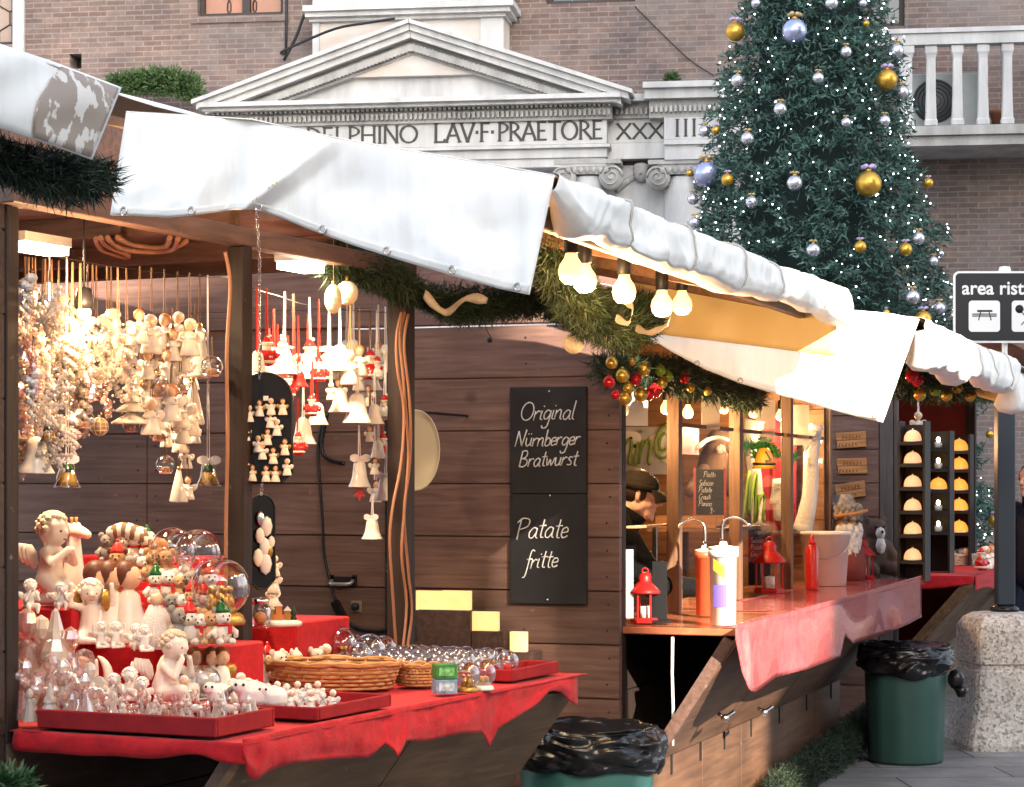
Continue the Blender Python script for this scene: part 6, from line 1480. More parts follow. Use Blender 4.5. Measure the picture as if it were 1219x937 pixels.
for x, yb, h, P, lb in ((97, 838, 60, CHWU, 'small white winged cherub before the red riser'), (152, 842, 52, CHW, 'small white cherub sitting at the middle of the tray'), (134, 842, 44, CHW, 'small white cherub beside the crescent moon'), (168, 846, 44, CHW, 'small white cherub leaning to the large pale one'), (74, 726, 34, CHW, 'white cherub over the pink angels'), (34, 730, 44, CHW, 'white cherub at the foot of the big kneeling one')):
    put(P, x, yb, h, .96 if yb > 790 else 1.222, lb, G1, rnd.uniform(-.3, .6))
b = MB(); p = onZ(130, 838, .955); b.v = []; P = [(p + Vector((.05 * math.cos(a) - .05, 0, .07 + .07 * math.sin(a)))) for a in [(-1.3 + i * .26) for i in range(11)]]; b.tube(P, [.004 + .012 * math.sin(math.pi * i / 10) for i in range(11)], 8); tag(b.build('moon_figurine', cer), 'cream crescent moon figure on the front tray', 'figurine')
k = 0
for x in range(120, 306, 8):
    k2 = (k * 3 + 2) % 5; k += 1
    put(AC[k2], x + rnd.uniform(-2, 2), 856 + (x - 128) * .03 + rnd.uniform(-3, 2), rnd.uniform(24, 36), .955, 'tiny clear or pinkish glass figure in the row behind the tray front edge', 'tiny glass figures', rnd.uniform(-1, 1))
put(AC[4], 312, 866, 26, .942, 'clear spindly reindeer at the counter corner', 'clear figurines', .8)
def mk_seal():
    t = thing('seal_figurine', 'seal', 'figurine'); vs, fs = remesh([(((0, 0, .4), .38), ((.1, 0, .38), .36)), (((.3, 0, .3), .2), ((.5, 0, .2), .1)), (((-.25, -.1, .6), .2), ((-.3, -.14, .62), .19))], .04, 3)
    b = MB(); b.add(vs, fs, 0, True); b.build('body', cerw, t, world=False); b = MB(); b.ball((-.4, -.28, .68), .04, n=6); b.ball((-.22, -.33, .68), .04, n=6); b.build('eyes', M['black'], t, world=False); return t
SEAL = Proto(mk_seal)
put(SEAL, 262, 845, 30, .955, 'round glossy white seal beside the grey curled elephant', G1, unit=.72); put(SEAL, 301, 848, 36, .955, 'largest round white seal before the middle post', G1, unit=.72); put(SEAL, 326, 848, 30, .955, 'round white seal just past the middle post', G1, unit=.72)
b = MB(); p = onZ(284, 846, .955); b.tube([p + Vector((.03 * math.cos(a), -.02, .035 + .03 * math.sin(a))) for a in [i * .35 - .6 for i in range(13)]], .009, 8); b.ball(p + Vector((.03, 0, .03)), .028, n=10); tag(b.build('elephant_figurine', grey), 'grey curled elephant figure between two white seals', 'figurine')
put(GLW, 243, 838, 46, .955, 'glass globe filled with white snow behind the seals', G1)
for x, lb in ((232, 'small brown-haired angel behind the snow-filled globe'), (252, 'small brown-haired angel with cream robe next to the globe'), (264, 'small brown-haired angel by the middle post')): put(ANS, x, 834, 62, .955, lb, G1, .4)
k = 0
for yb, xs1 in ((836, (318, 330, 342, 354, 366, 378)), (846, (334, 346, 358, 370, 384, 396))):
    for x in xs1: put((CHW, FIGW)[k % 2], x, yb, 24, .96, ('small white cherub in the crowd on the tray before the basket', 'small white angel in the crowd on the tray before the basket')[k % 2], ('white tray cherubs', 'white tray angels')[k % 2], rnd.uniform(-.7, .7)); k += 1
put(ANS, 309, 818, 44, .945, 'brown-haired white angel behind the wicker basket rim', G1)
put(TOYS[3], 330, 815, 42, .945, 'white pig-like toy with red bow behind the basket', G1, .8); put(TOYS[3], 350, 812, 40, .945, 'white lying toy beside the snow globes', G1, 1.2); put(Proto(mk_giraffe), 366, 806, 62, .945, 'slim white cat figure with pointed ear before the globes', G1, .6)
for i in range(16):
    k2 = (i * 3) % 5; put(AC[k2], rnd.uniform(30, 118), rnd.uniform(843, 862), rnd.uniform(34, 64), .957, 'clear or pinkish glass figure deep in the crowd at the first post', 'crowded glass figures', rnd.uniform(-1, 1))
for i, x in enumerate((206, 216, 226, 275, 284, 292)): put((CHW, FIGW, CHWU)[i % 3], x + 3, 838 + (i % 2) * 3, 36, .957, ('small white seated cherub in the row before the low red riser', 'small white angel in the row before the low red riser', 'small white cherub with raised arms before the low red riser')[i % 3], ('row cherubs', 'row angels', 'row raised cherubs')[i % 3], rnd.uniform(-.6, .6))
for i, x in enumerate((318, 340, 376, 388)): put((TOYS[1], CHW, TOYS[3], FIGW)[i], x, 812 - i * 2, 38, .945, ('white red-hatted bear behind the wicker basket', 'small white cherub behind the wicker basket', 'white bear at the globe end behind the wicker basket', 'small white angel at the globe end behind the wicker basket')[i], G1, rnd.uniform(-.4, .8))
for i, (x, yb) in enumerate(((138, 772), (160, 774), (172, 776), (70, 726), (120, 772))): put(CHW if i % 2 else CHWU, x, yb, 34, 1.112 if yb > 740 else 1.222, ('small white cherub with raised arms under the brown-haired angels', 'tiny white cherub tucked between the bell angels and the tulle doll')[i % 2], ('low raised cherubs', 'low seated cherubs')[i % 2], .3)
# miniature village and jar on the right riser
p = onZ(334, 745, 1.14); t = thing('miniature_village', 'tiny snowy village with gold lit houses on the red riser', 'figurine', p, face_cam(p)); b = MB(); b.lathe([(.06, 0), (.062, .012), (.05, .018), (0, .02)], n=16, wob=lambda i, a: .008 * math.cos(a * 3)); b.build('snow_base', cerw, t, world=False)
for x, c_, h in ((-.03, goldp, .035), (-.005, ora, .045), (.022, goldp, .03)): b = MB(); b.bb((x - .01, -.015, .019), (x + .01, .012, .019 + h)); h1 = b.build('house', c_, t, world=False); b = MB(); b.prism([(x - .013, -.017, .019 + h), (x + .013, -.017, .019 + h), (x, -.017, .034 + h)], (0, .03, 0)); b.build('roof', cerw, h1, world=False)
b = MB(); [b.lathe([(.012, 0), (0, .03)], (x, .0, z), 8) for x, z in ((.042, .02), (.042, .036), (-.046, .02))]; b.build('fir_trees', M['needle'], t, world=False)
for i, (x, y, h) in enumerate(((326, 706, 20), (326, 688, 22), (327, 672, 18))):
    hang(ANGO if i % 2 else ANGC, x, y - 10, h + 6, ('small angel on the ornament string over the village, lowest', 'small angel on the ornament string over the village, middle', 'small angel on the ornament string over the village, topmost')[i], 'string over the village', -.02, rib=ribr, top=y - 28)
p = onZ(310, 747, 1.14); t = thing('glass_jar', 'clear jar with silver lid at the middle post on the red riser', 'jar', p); b = MB(); b.lathe([(.03, 0), (.034, .01), (.034, .06), (.025, .075)], p, 16); b.build('jar_body', M['globe'], t); b = MB(); b.lathe([(.028, .076), (.03, .09), (0, .1)], p, 14); b.build('lid', M['steel'], t); b = MB(); b.ball(p + Vector((0, 0, .03)), .022, n=8); b.build('sweets', ora, t)
# ---- wicker baskets and globes
wick = mat('wicker', (.34, .17, .06), .5, c2=(.5, .29, .12), scale=22)
def basket(c, rx, ry, h, label, rz=0, m_=wick):
    t = thing('wicker_basket', label, 'basket', c, rz); b = MB(); n_ = 40; rows = 7
    for i in range(rows):
        z = h * i / (rows - 1); f = .86 + .14 * i / (rows - 1)
        b.tube([((rx * f + .004 * (-1) ** (j + i)) * math.cos(j * 6.2832 / n_), (ry * f + .004 * (-1) ** (j + i)) * math.sin(j * 6.2832 / n_), z + .004) for j in range(n_ + 1)], h / rows * .55, 5, caps=False)
    for j in range(n_ // 2): a = j * 12.566 / n_; b.tube([(rx * .86 * math.cos(a), ry * .86 * math.sin(a), 0), (rx * math.cos(a), ry * math.sin(a), h)], .004, 5)
    b.build('woven_side', m_, t, world=False)
    b = MB(); b.lathe([(1, 0), (1, .008), (0, .008)], n=28); b.v = [(x * rx * .86, y * ry * .86, z) for x, y, z in b.v]; b.build('base', m_, t, world=False)
    b = MB(); [b.tube([(rx * 1.02 * math.cos(j * .15708 + q) , ry * 1.02 * math.sin(j * .15708 + q), h + .006 + .005 * math.sin(j * 1.3 + q * 2)) for j in range(41)], .006, 5, caps=False) for q in (0, 1.2, 2.4)]; b.build('rim', m_, t, world=False)
    return t
pb = onZ(398, 818, .945); basket(pb + Vector((0, 0, .001)), .215, .15, .075, 'large oval wicker basket in the middle of the counter', R(8)); basket(onZ(497, 816, .945), .07, .06, .06, 'small round wicker basket under the packed snow globes')
b = MB(); b.lathe([(1, .0), (.9, .01), (0, .015)], pb + Vector((0, 0, .04)), 24, wob=lambda i, a: .03 * math.cos(a * 5)); b.v = [(pb.x + (x - pb.x) * .19, pb.y + (y - pb.y) * .13, z) for x, y, z in b.v]; tag(b.build('straw_filling', mat('straw', (.42, .19, .06), .7, var=.4, scale=50, bump=.6)), 'orange-brown straw filling the large wicker basket', 'straw')
for x, yb, h, P, lb in ((372, 800, 46, GLR, 'snow globe with red figure at the basket end of the globe row'), (385, 798, 44, GLT, 'snow globe second in the big globe row'), (404, 800, 54, GLG, 'big snow globe with gold angel'), (421, 797, 42, GLR, 'snow globe with red scene behind the gold one'), (428, 804, 40, GLT, 'snow globe in front of the red scene one'), (440, 800, 46, GLT, 'snow globe with tan figures beside the pink one'), (457, 792, 36, GLR, 'pink-red globe standing taller at the end of the big row'), (604, 806, 32, GLR, 'red-scened globe alone at the far tray end')):
    put(P, x, yb, h, .952, lb, 'larger snow globes', rnd.uniform(-.5, .5))
k = 0
for i in range(8):
    for j in range(7):
        tt, oo = 1.66 + i * .066 + (.03 if j % 2 else 0), .06 + j * .064; p = S1(tt, oo, .955)
        P = (GLG, GLT, GLT, GLG)[(k * 3 + i) % 4]; k += 1
        P(p, rnd.uniform(0, 6), rnd.uniform(.068, .078), 'small clear snow globe with gold nativity in the packed rows' if P is GLG else 'small clear snow globe with tan figures in the packed rows', 'small gold snow globes' if P is GLG else 'small tan snow globes')
for x, yb, c_, lb in ((529, 808, (.05, .22, .05), 'small green gift box stacked on a blue one'), (529, 826, (.2, .32, .5), 'small blue picture box under the green one')):
    p = onZ(529, 826, .945); z = .946 + (.047 if 'green gift' in lb else 0); t = thing('gift_box', lb, 'box', p + Vector((0, 0, z - p.z)), face_cam(p) + .25)
    b = MB(); b.bb((-.034, -.03, 0), (.034, .03, .045)); b.build('carton', mat('box' + lb[:12].replace(' ', ''), c_, .3, var=.5, scale=40), t, world=False, bevel=.002); b = MB(); b.bb((-.024, -.0315, .01), (.024, -.0302, .036)); b.build('picture', mat('box_picture' + lb[6:11].strip(), tuple(min(1, x * 1.8 + .08) for x in c_), .3, var=.7, scale=60), t, world=False)
p = onZ(560, 822, .945); put(GLG, 556, 824, 36, .946, 'gold nativity globe at the tray corner above the red cloth', 'larger snow globes'); put(GLT, 575, 822, 36, .946, 'silver globe lying at the tray corner', 'larger snow globes', 1)
# ================================================================ SAUSAGE STALL CONTENTS
def frame(name, label, cat, p, rz=None, group=None):
    """a thing standing at P, its -Y side turned to the visitor"""
    rz = face_cam(p) if rz is None else rz
    return thing(name, label, cat, p, rz, group)
def P_(b, nm, m_, t, **k): return b.build(nm, m_, t, world=False, **k)
redwood = mat('red_frame', (.36, .05, .03), .5)
# red plastic cloth on the counter front
rc = thing('counter_cloth', 'glossy pinkish red plastic cloth hanging over the sausage counter edge', 'cloth', (-2.1, 11, .9))
CT = [(876, 744), (908, 736), (940, 728), (985, 716), (1030, 704), (1097, 685)]
CB = [(876, 760), (884, 800), (893, 822), (900, 824), (925, 806), (960, 797), (985, 788), (1001, 782), (1006, 756), (1016, 766), (1040, 758), (1060, 752), (1080, 744), (1096, 735)]
b = MB()
def cf(u, v):
    a = lerp_poly(CT, u); yb = ypoly(CB, a[0]); y = a[1] + (yb - a[1]) * v
    f = .02 * noise(a[0] * .04, v, 6) * (.3 + v) + .02 * math.exp(-((a[0] - 893) / 7) ** 2) * v + .014 * math.sin(a[0] * .1) * v
    return onX(a[0], y, -2.10 + f)
b.sheet(cf, 110, 12, .003, (1, 0, 0)); b.build('front_drop', M['redp'], rc)
b = MB(); b.sheet(lambda u, v: Vector((-2.63 + .535 * u, 10.05 + 3.65 * v, 1.0 + .003 * noise(u * 6, v * 14) + .0)), 10, 60, .002, (0, 0, 1)); b.build('cloth_top', M['redp'], rc)
b = MB(); b.sheet(lambda u, v: Vector((-2.22 + .12 * u, 8.86 + 1.48 * v, 1.0 + .003 * noise(u * 6, v * 14))), 6, 30, .002, (0, 0, 1)); b.build('cloth_edge', M['redp'], rc)
# lanterns
def mk_lantern():
    t = thing('lantern', 'lantern', 'lantern'); r = M['redpaint']
    b = MB(); b.lathe([(.27, 0), (.28, .06), (.25, .09), (0, .09)], n=6, sm=False); P_(b, 'base', r, t)
    for k in range(6): b = MB(); a = k * 1.0472; b.beam((.235 * math.cos(a), .235 * math.sin(a), .09), (.235 * math.cos(a), .235 * math.sin(a), .54), .035, .035); P_(b, 'upright', r, t)
    b = MB(); b.lathe([(.30, .54), (.30, .58), (.25, .64), (.15, .74), (.12, .76), (.13, .84), (.1, .9), (.03, .94), (0, .94)], n=12); b.tube([(.06 * math.cos(q * .5236), 0, .96 + .05 * math.sin(q * .5236)) for q in range(13)], .014, 5); P_(b, 'roof', r, t)
    b = MB(); b.lathe([(.215, .1), (.215, .53)], n=6, sm=False); P_(b, 'pane', M['glass'], t)
    b = MB(); b.lathe([(.1, .09), (.1, .3), (0, .31)], n=12); P_(b, 'candle', cerw, t); return t
LAN = Proto(mk_lantern)
for px, yb, h, lb in ((768, 741, 64, 'red lantern standing at the near corner of the sausage counter'), (916, 706, 66, 'red lantern behind the window, before the small price board'), (1027, 689, 50, 'red lantern at the far end beside the white bucket')):
    p = onZ(px, yb, 1.002); p.z = 1.002; LAN(p, .2, h * dist(p) / FPX, lb, 'red lanterns')
# bucket with bottle, dispensers
p = onZ(983, 697, 1.002); p.z = 1.003; u = dist(p) / FPX; t = frame('bucket', 'white plastic bucket with wire handle on the counter', 'bucket', p)
b = MB(); b.lathe([(0, 0), (24 * u, 0), (28 * u, 60 * u), (30 * u, 60 * u), (30 * u, 64 * u), (27 * u, 64 * u), (23 * u, 4 * u), (0, 4 * u)], n=28); P_(b, 'bucket_body', M['white'], t)
b = MB(); b.tube([(29 * u * math.cos(a), -29 * u * abs(math.sin(a)) - .003, 58 * u - 26 * u * abs(math.sin(a))) for a in [math.pi * i / 12 for i in range(13)]], .0025, 5); P_(b, 'handle', M['steel'], t)
p = onZ(967, 703, 1.002); p.z = 1.003; u = dist(p) / FPX; t = frame('ketchup_bottle', 'plain red squeeze bottle before the white bucket', 'bottle', p)
b = MB(); b.lathe([(7.5 * u, 0), (7.8 * u, 3 * u), (7.6 * u, 48 * u), (4 * u, 55 * u)], n=16); P_(b, 'bottle_body', redg, t); b = MB(); b.lathe([(4.5 * u, 55 * u), (4 * u, 58 * u), (1.4 * u, 66 * u), (0, 66 * u)], n=12); P_(b, 'nozzle', redg, t)
for px, yb, w, h, c_, lb in ((838, 733, 20, 76, (.55, .1, .04), 'red sauce tub with bent steel pump, second from the visitor'), (861, 744, 33, 90, (.8, .78, .74), 'white sauce tub with purple label and bent steel pump')):
    p = onZ(px, yb, 1.002); p.z = 1.003; u = dist(p) / FPX; t = frame('sauce_dispenser', lb, 'sauce tub', p, None, 'sauce tubs with pumps')
    r_ = w / 2 * u; b = MB(); b.lathe([(0, 0), (r_ * .92, 0), (r_, h * u * .9), (r_ * 1.1, h * u * .9), (r_ * 1.1, h * u)], n=24); P_(b, 'tub', mat('tub' + lb[:5].strip(), c_, .35), t)
    b = MB(); b.lathe([(r_ * 1.12, h * u), (r_ * 1.1, h * u * 1.03), (r_ * .3, h * u * 1.05), (r_ * .25, h * u * 1.1), (0, h * u * 1.1)], n=24); P_(b, 'lid', M['white'], t)
    s = 1 if 'purple' in lb else -1; b = MB(); b.tube(catmull([(-.004 * s, 0, h * u), (-.004 * s, 0, h * u + 26 * u), (4 * u * s, 0, h * u + 36 * u), (18 * u * s, 0, h * u + 38 * u), (32 * u * s, -4 * u, h * u + 28 * u)], 4), .006, 8); b.tube([(-.004 * s, 0, h * u), (-.004 * s, 0, h * u + 12 * u)], .009, 8); P_(b, 'pump', M['steel'], t)
    if s == 1:
        b = MB(); b.grid(lambda a, v: ((r_ * 1.012) * math.sin(-.75 + 1.0 * a), -(r_ * 1.012) * math.cos(-.75 + 1.0 * a), (22 + 26 * v) * u), 8, 2); P_(b, 'label_patch', mat('purple_label', (.14, .1, .5), .4), t)
        b = MB(); b.grid(lambda a, v: ((r_ * 1.013) * math.sin(-.8 + .9 * a), -(r_ * 1.013) * math.cos(-.8 + .9 * a), (66 + 14 * v - 10 * a) * u), 8, 2); P_(b, 'yellow_stripe', mat('yellow_label', (.7, .45, .04), .4), t)
# acrylic menu holder, dark menu stand
p = onZ(741, 742, 1.0); p.z = 1.003; u = dist(p) / FPX; t = frame('menu_holder', 'clear acrylic holder with a bright white menu sheet at the wall corner', 'menu holder', p)
b = MB(); b.box((0, .0, 46 * u), (34 * u, .003, 92 * u)); b.box((0, .03, .004), (34 * u, .06, .004)); P_(b, 'acrylic_plate', M['glass'], t); b = MB(); b.box((1 * u, .006, 46 * u), (24 * u, .002, 82 * u)); P_(b, 'sheet', mat('paper', (.82, .81, .78), .6), t)
p = onZ(786, 742, 1.0); p.z = 1.003; u = dist(p) / FPX; t = frame('menu_stand', 'slim black menu stand behind the corner lantern', 'menu stand', p); b = MB(); b.box((0, .0, .006), (26 * u, .07, .012)); b.box((-1 * u, .01, 38 * u), (18 * u, .016, 70 * u)); P_(b, 'stand_body', M['blackgl'], t, bevel=.002)
# small price boards
def board_small(px, yb, w, h, z, lines, lb, fr):
    p = onX(px, yb, z); u = dist(p) / FPX; t = frame('price_board', lb, 'sign', p, None, 'small chalk price boards')
    b = MB(); b.box((0, 0, h / 2 * u), (w * u, .012, h * u)); P_(b, 'slate_panel', slate, t)
    if fr:
        b = MB()
        for x in (-1, 1): b.box((x * (w / 2 + 1.5) * u, 0, h / 2 * u), (3 * u, .02, (h + 4) * u))
        b.box((0, 0, -1.5 * u), ((w - .2) * u, .02, 3 * u)); P_(b, 'wooden_frame', redwood, t)
    b = MB(); y = h - 9
    for i, tx in enumerate(lines):
        ww = sum(SCRIPT[c_][1] for c_ in tx) * (3.7 if w > 30 else 3.3) * u; script(b, tx, Vector(((-.40 if i else -.22) * w * u if tx != '9,-' else 0, -.0065, y * u)), Vector((1, 0, 0)), Vector((0, 0, .95)), ww, .0014); y -= 8.2 if i else 10
    P_(b, 'lettering', chalk, t)
board_small(845, 613, 33, 54, -2.9, ('Piatto', 'Salsicce', 'Patate', 'Crauti', 'Panino', '9,-'), 'small chalk price board with red frame behind the second window', True)
board_small(904, 697, 26, 70, -2.75, ('Piatto', 'Salsicce', 'Patate', 'Crauti'), 'small chalk price board on the counter by the third window post', False)
a, c = onX(752, 629, -2.72), onX(800, 624, -2.72); t = thing('serving_shelf', 'narrow wooden serving ledge before the vendor', 'shelf', a); b = MB(); b.bb((-2.75, a.y + .02, a.z), (-2.695, c.y - .03, a.z + .01)); b.build('ledge', M['pine'], t); b = MB(); b.beam((-2.79, c.y - .05, 1.0), (-2.79, c.y - .05, a.z), .02, .02); b.build('bracket', M['steel'], t)
p = onX(822, 628, -2.9); t = thing('wooden_crate', 'low wooden box on the serving shelf under the red framed price board', 'box', p); b = MB(); b.bb((p.x - .16, p.y - .1, p.z), (p.x + .16, p.y + .1, p.z + .012)); b.bb((p.x - .16, p.y - .1, p.z + .013), (p.x + .16, p.y - .088, p.z + .06)); b.bb((p.x - .16, p.y + .088, p.z + .013), (p.x + .16, p.y + .1, p.z + .06)); b.bb((p.x - .16, p.y - .087, p.z + .013), (p.x - .148, p.y + .087, p.z + .06)); b.build('crate_body', MATS['orange_boards'], t); b = MB(); b.bb((p.x - .2, p.y - .12, p.z - .02), (p.x + .2, p.y + 1.0, p.z - .002)); b.bb((p.x - .18, p.y + .5, 1.0), (p.x - .15, p.y + .53, p.z - .021)); b.build('shelf_under', M['rawbeam'], t)
# hanging cards
for i, (px, y0, y1, w, lb) in enumerate(((758, 462, 507, 27, 'clear plastic card hanging in the first window before the banner'), (846, 466, 511, 22, 'clear plastic card hanging in the second window'), (911, 474, 520, 24, 'clear plastic card hanging in the third window'), (953, 482, 530, 20, 'clear plastic card hanging in the last window'))):
    p = onX(px, y1, -2.63); q = onX(px, y0, -2.63); u = dist(p) / FPX; t = frame('hanging_card', lb, 'card', p, face_cam(p) + .15, 'plastic cards in the stall windows')
    hh = q.z - p.z; b = MB(); b.box((0, 0, hh / 2), (w * u, .002, hh)); P_(b, 'card_sheet', clear('milky', (.9, .86, .8), .15, .2, .45), t); b = MB()
    for x in (-.35, .35): b.tube([(x * w * u, 0, hh), (x * w * u, 0, hh + .16)], .0012, 4)
    P_(b, 'strings', M['steel'], t)
# banner with bear and green lettering on the end wall
pa, pc = onY(728, 565, Y2E - .03), onY(806, 508, Y2E - .03); t = thing('banner', 'white banner with polar bear face and green script on the stall end wall', 'banner', ((pa.x + pc.x) / 2, Y2E - .03, pa.z))
b = MB(); b.bb((pa.x, Y2E - .045, pa.z), (pc.x, Y2E - .03, pc.z)); b.build('sheet', mat('banner_blue', (.3, .3, .36), .6, c2=(.62, .6, .62), scale=5), t)
b = MB(); w_ = mat('bear_white', (.78, .76, .74), .7)
for px, py, r_ in ((750, 522, 12), (740, 517, 7), (748, 535, 9), (786, 525, 13), (795, 545, 8)): p = onY(px, py, Y2E - .05); b.ball(p, r_ * dist(p) / FPX, (1.25, .12, .8), 12)
b.build('bear', w_, t); b = MB()
for px, py in ((741, 519), (751, 522), (756, 531)): p = onY(px, py, Y2E - .075); b.ball(p, .012, n=6)
b.build('bear_eyes', M['black'], t)
b = MB(); p = onY(738, 553, Y2E - .085); script(b, 'nin', p, Vector((1, 0, 0)), Vector((0, 0, 1.25)), .21, .011); p = onY(777, 545, Y2E - .085); script(b, 'G', p, Vector((1, 0, 0)), Vector((0, 0, 1)), .14, .011); b.build('green_script', mat('lime', (.2, .33, .03), .5), t)
# painted window hanging: white drapes, fir sprig, orange bell, green letters
plush = mat('white_plush', (.74, .70, .68), .95, bump=.5, bscale=60)
p = onY(905, 560, 12.9); t = thing('window_decoration', 'white plush drapes with fir sprig and orange bell in the window', 'decoration', p)
for pts, rr in (([(898, 500), (894, 530), (900, 580), (903, 625)], [13, 9, 8, 9]), ([(972, 505), (966, 540), (964, 590), (955, 632)], [8, 9, 9, 12]), ([(925, 600), (928, 570), (930, 620)], [9, 7, 9])):
    b = MB(); u = dist(p) / FPX; b.tube(catmull([tuple(onY(x, y, 12.9)) for x, y in pts], 5), [lerp3([(r,) for r in rr], i / (5 * (len(pts) - 1)))[0] * u for i in range(5 * (len(pts) - 1) + 1)], 10); b.build('drape', plush, t)
b = MB(); b.prism([onY(948, 505, 12.8), onY(972, 515, 12.8), onY(958, 538, 12.8)], (0, .03, 0)); b.build('corner_flag', plush, t)
b = MB()
for x0, y0, x1, y1 in ((884, 530, 912, 533), (905, 520, 920, 535), (898, 545, 912, 534), (915, 540, 950, 545)):
    for i in range(90): a = rnd.random(); b.blade(onY(x0 + (x1 - x0) * a, y0 + (y1 - y0) * a, 12.7), (rnd.gauss(0, 1), rnd.gauss(0, 1), rnd.gauss(0, 1)), .06, .01)
b.build('fir_sprig', mat('bright_fir', (.03, .16, .03), .6), t)
b = MB(); q = onY(910, 548, 12.65); b.lathe([(.0, .075), (.03, .07), (.05, .03), (.065, -.03), (.075, -.05), (0, -.045)], q, 16); b.build('bell', mat('bell_orange', (.62, .3, .02), .35), t); b = MB(); b.lathe([(.069, -.028), (.071, -.014), (.066, -.014)], q, 16); b.tube([q + Vector((.02, -.055, .05)), q + Vector((.05, -.055, 0)), q + Vector((.02, -.07, -.005))], .006, 5); b.build('bell_stripe', M['black'], t)
b = MB(); p = onX(884, 622, -2.9); script(b, 'Mn', p, Vector((0, 1, 0)) * .9 + Vector((.3, 0, 0)), Vector((0, 0, 1.1)), .26, .012); b.build('green_letters', MATS['lime'], t)
for (x0, y0, x1, y1, ma, nm, lb) in ((800, 508, 832, 540, 'ribbon_pink', 'pink_cloth', 'pink paper panel hanging in the second window'),):
    a, c = onX(x0, y1, -3.0), onX(x1, y0, -3.0); t = thing('paper_panel', lb, 'panel', a); b = MB(); b.bb((-3.01, a.y, a.z), (-3.0, c.y, c.z)); b.build('panel_sheet', mat('pink_panel', (.5, .12, .16), .6), t); b = MB(); b.tube([(-3.005, a.y, c.z), (-3.005, a.y, 2.5)], .002, 4); b.build('string', M['steel'], t)
p = onX(848, 540, -3.1); t = thing('plush_figure', 'dark plush bear hanging in the second window behind the price board', 'plush toy', p); u = dist(p) / FPX
b = MB(); vs, fs = remesh([((tuple(onX(845, 575, -3.1)), .1), (tuple(onX(850, 545, -3.1)), .09)), ((tuple(onX(856, 526, -3.1)), .085), (tuple(onX(856, 527, -3.1)), .085)), ((tuple(onX(838, 560, -3.1)), .045), (tuple(onX(822, 585, -3.05)), .04)), ((tuple(onX(860, 560, -3.1)), .045), (tuple(onX(872, 588, -3.05)), .04))], .02, 3); b.add(vs, fs, 0, True); b.build('body', mat('dark_plush', (.1, .06, .045), .95), t)
b = MB(); b.tube(catmull([tuple(onX(x, y, -2.98)) for x, y in ((832, 532), (842, 524), (856, 521), (872, 527))], 4), .012, 6); b.build('white_trim', plush, t); b = MB(); b.ball(onX(858, 535, -3.0), .028, n=8); b.build('muzzle', plush, t)
a, c = onY(903, 640, 13.1), onY(948, 498, 13.1); t = thing('curtain', 'red curtain strip on the stall end wall between the white drapes', 'curtain', a); b = MB(); b.sheet(lambda u, v: Vector((a.x + (c.x - a.x) * u, 13.1 - .02 * math.sin(u * 19), c.z + (a.z - c.z) * v)), 40, 6, .003, (0, -1, 0)); b.build('curtain_cloth', mat('curtain_red', (.34, .03, .05), .8), t); b = MB(); b.tube([Vector((a.x - .03, 13.09, c.z + .012)), Vector((c.x + .03, 13.09, c.z + .012))], .012, 8); b.build('rod', M['steel'], t)
# evergreen arrangement and gnome, dark bear at the far end
p = onZ(955, 642, 1.25); t = thing('fir_arrangement', 'small fir arrangement with red bow and white flower past the last window', 'arrangement', p); b = MB(); leaf_tuft(b, p + Vector((0, 0, .16)), 420, .12, .12, .17, .06); b.build('branches', M['needledk'], t); b = MB(); b.ball(p + Vector((.02, -.12, .28)), .045, n=8); b.ball(p + Vector((.09, -.1, .27)), .04, (1.2, .5, .8), 8); b.build('red_bow', redg, t); b = MB(); [b.ball(p + Vector((-.12 + .05 * math.cos(q), -.12, .2 + .05 * math.sin(q))), .03, n=6) for q in range(6)]; b.build('white_flower', cerw, t); b = MB(); b.lathe([(.08, -.25), (.1, 0), (0, 0)], p, 14); b.build('pot', M['black'], t)
p = onZ(1003, 690, 1.002); p.z = 1.0; u = 13.3 / FPX; t = frame('gnome_figure', 'bearded gnome with grey fur hat behind the white bucket', 'figure', p, face_cam(p) + .5)
b = MB(); b.lathe([(.14, 0), (.15, .1), (.11, .26), (.06, .3)], n=16); P_(b, 'body', mat('gnome_coat', (.2, .05, .04), .9), t); b = MB(); b.ball((0, -.03, .33), .075, n=12); b.ball((0, -.11, .33), .022, n=8); P_(b, 'head', skin_c, t)
b = MB()
for q in range(70): a = q * 2.4; z = .08 + .24 * q / 70; b.ball((.085 * math.sin(a) * (.4 + z * 1.8), -.06 - .05 * abs(math.cos(a)), z), .028, (1, 1, 1.5), 6)
P_(b, 'beard', plush, t); b = MB()
for q in range(60): a = q * 2.4; b.ball((.095 * math.cos(a), .095 * math.sin(a) - .02, .38 + .08 * q / 60), .026, n=6)
b.lathe([(.1, .4), (.1, .44), (.06, .5), (.05, .53), (0, .53)], (0, -.02, 0), 14); P_(b, 'fur_hat', mat('grey_fur', (.3, .26, .23), .95, var=.4, scale=40, bump=.6), t)
b = MB(); b.tube([(-.11, -.11, .395), (0, -.13, .41), (.11, -.11, .43)], .012, 6); P_(b, 'hat_band', ora, t)
p = onZ(1042, 683, 1.002); p.z = .99; t = frame('plush_bear', 'dark brown plush bear with white muzzle at the far counter end', 'plush toy', p, face_cam(p) + .4)
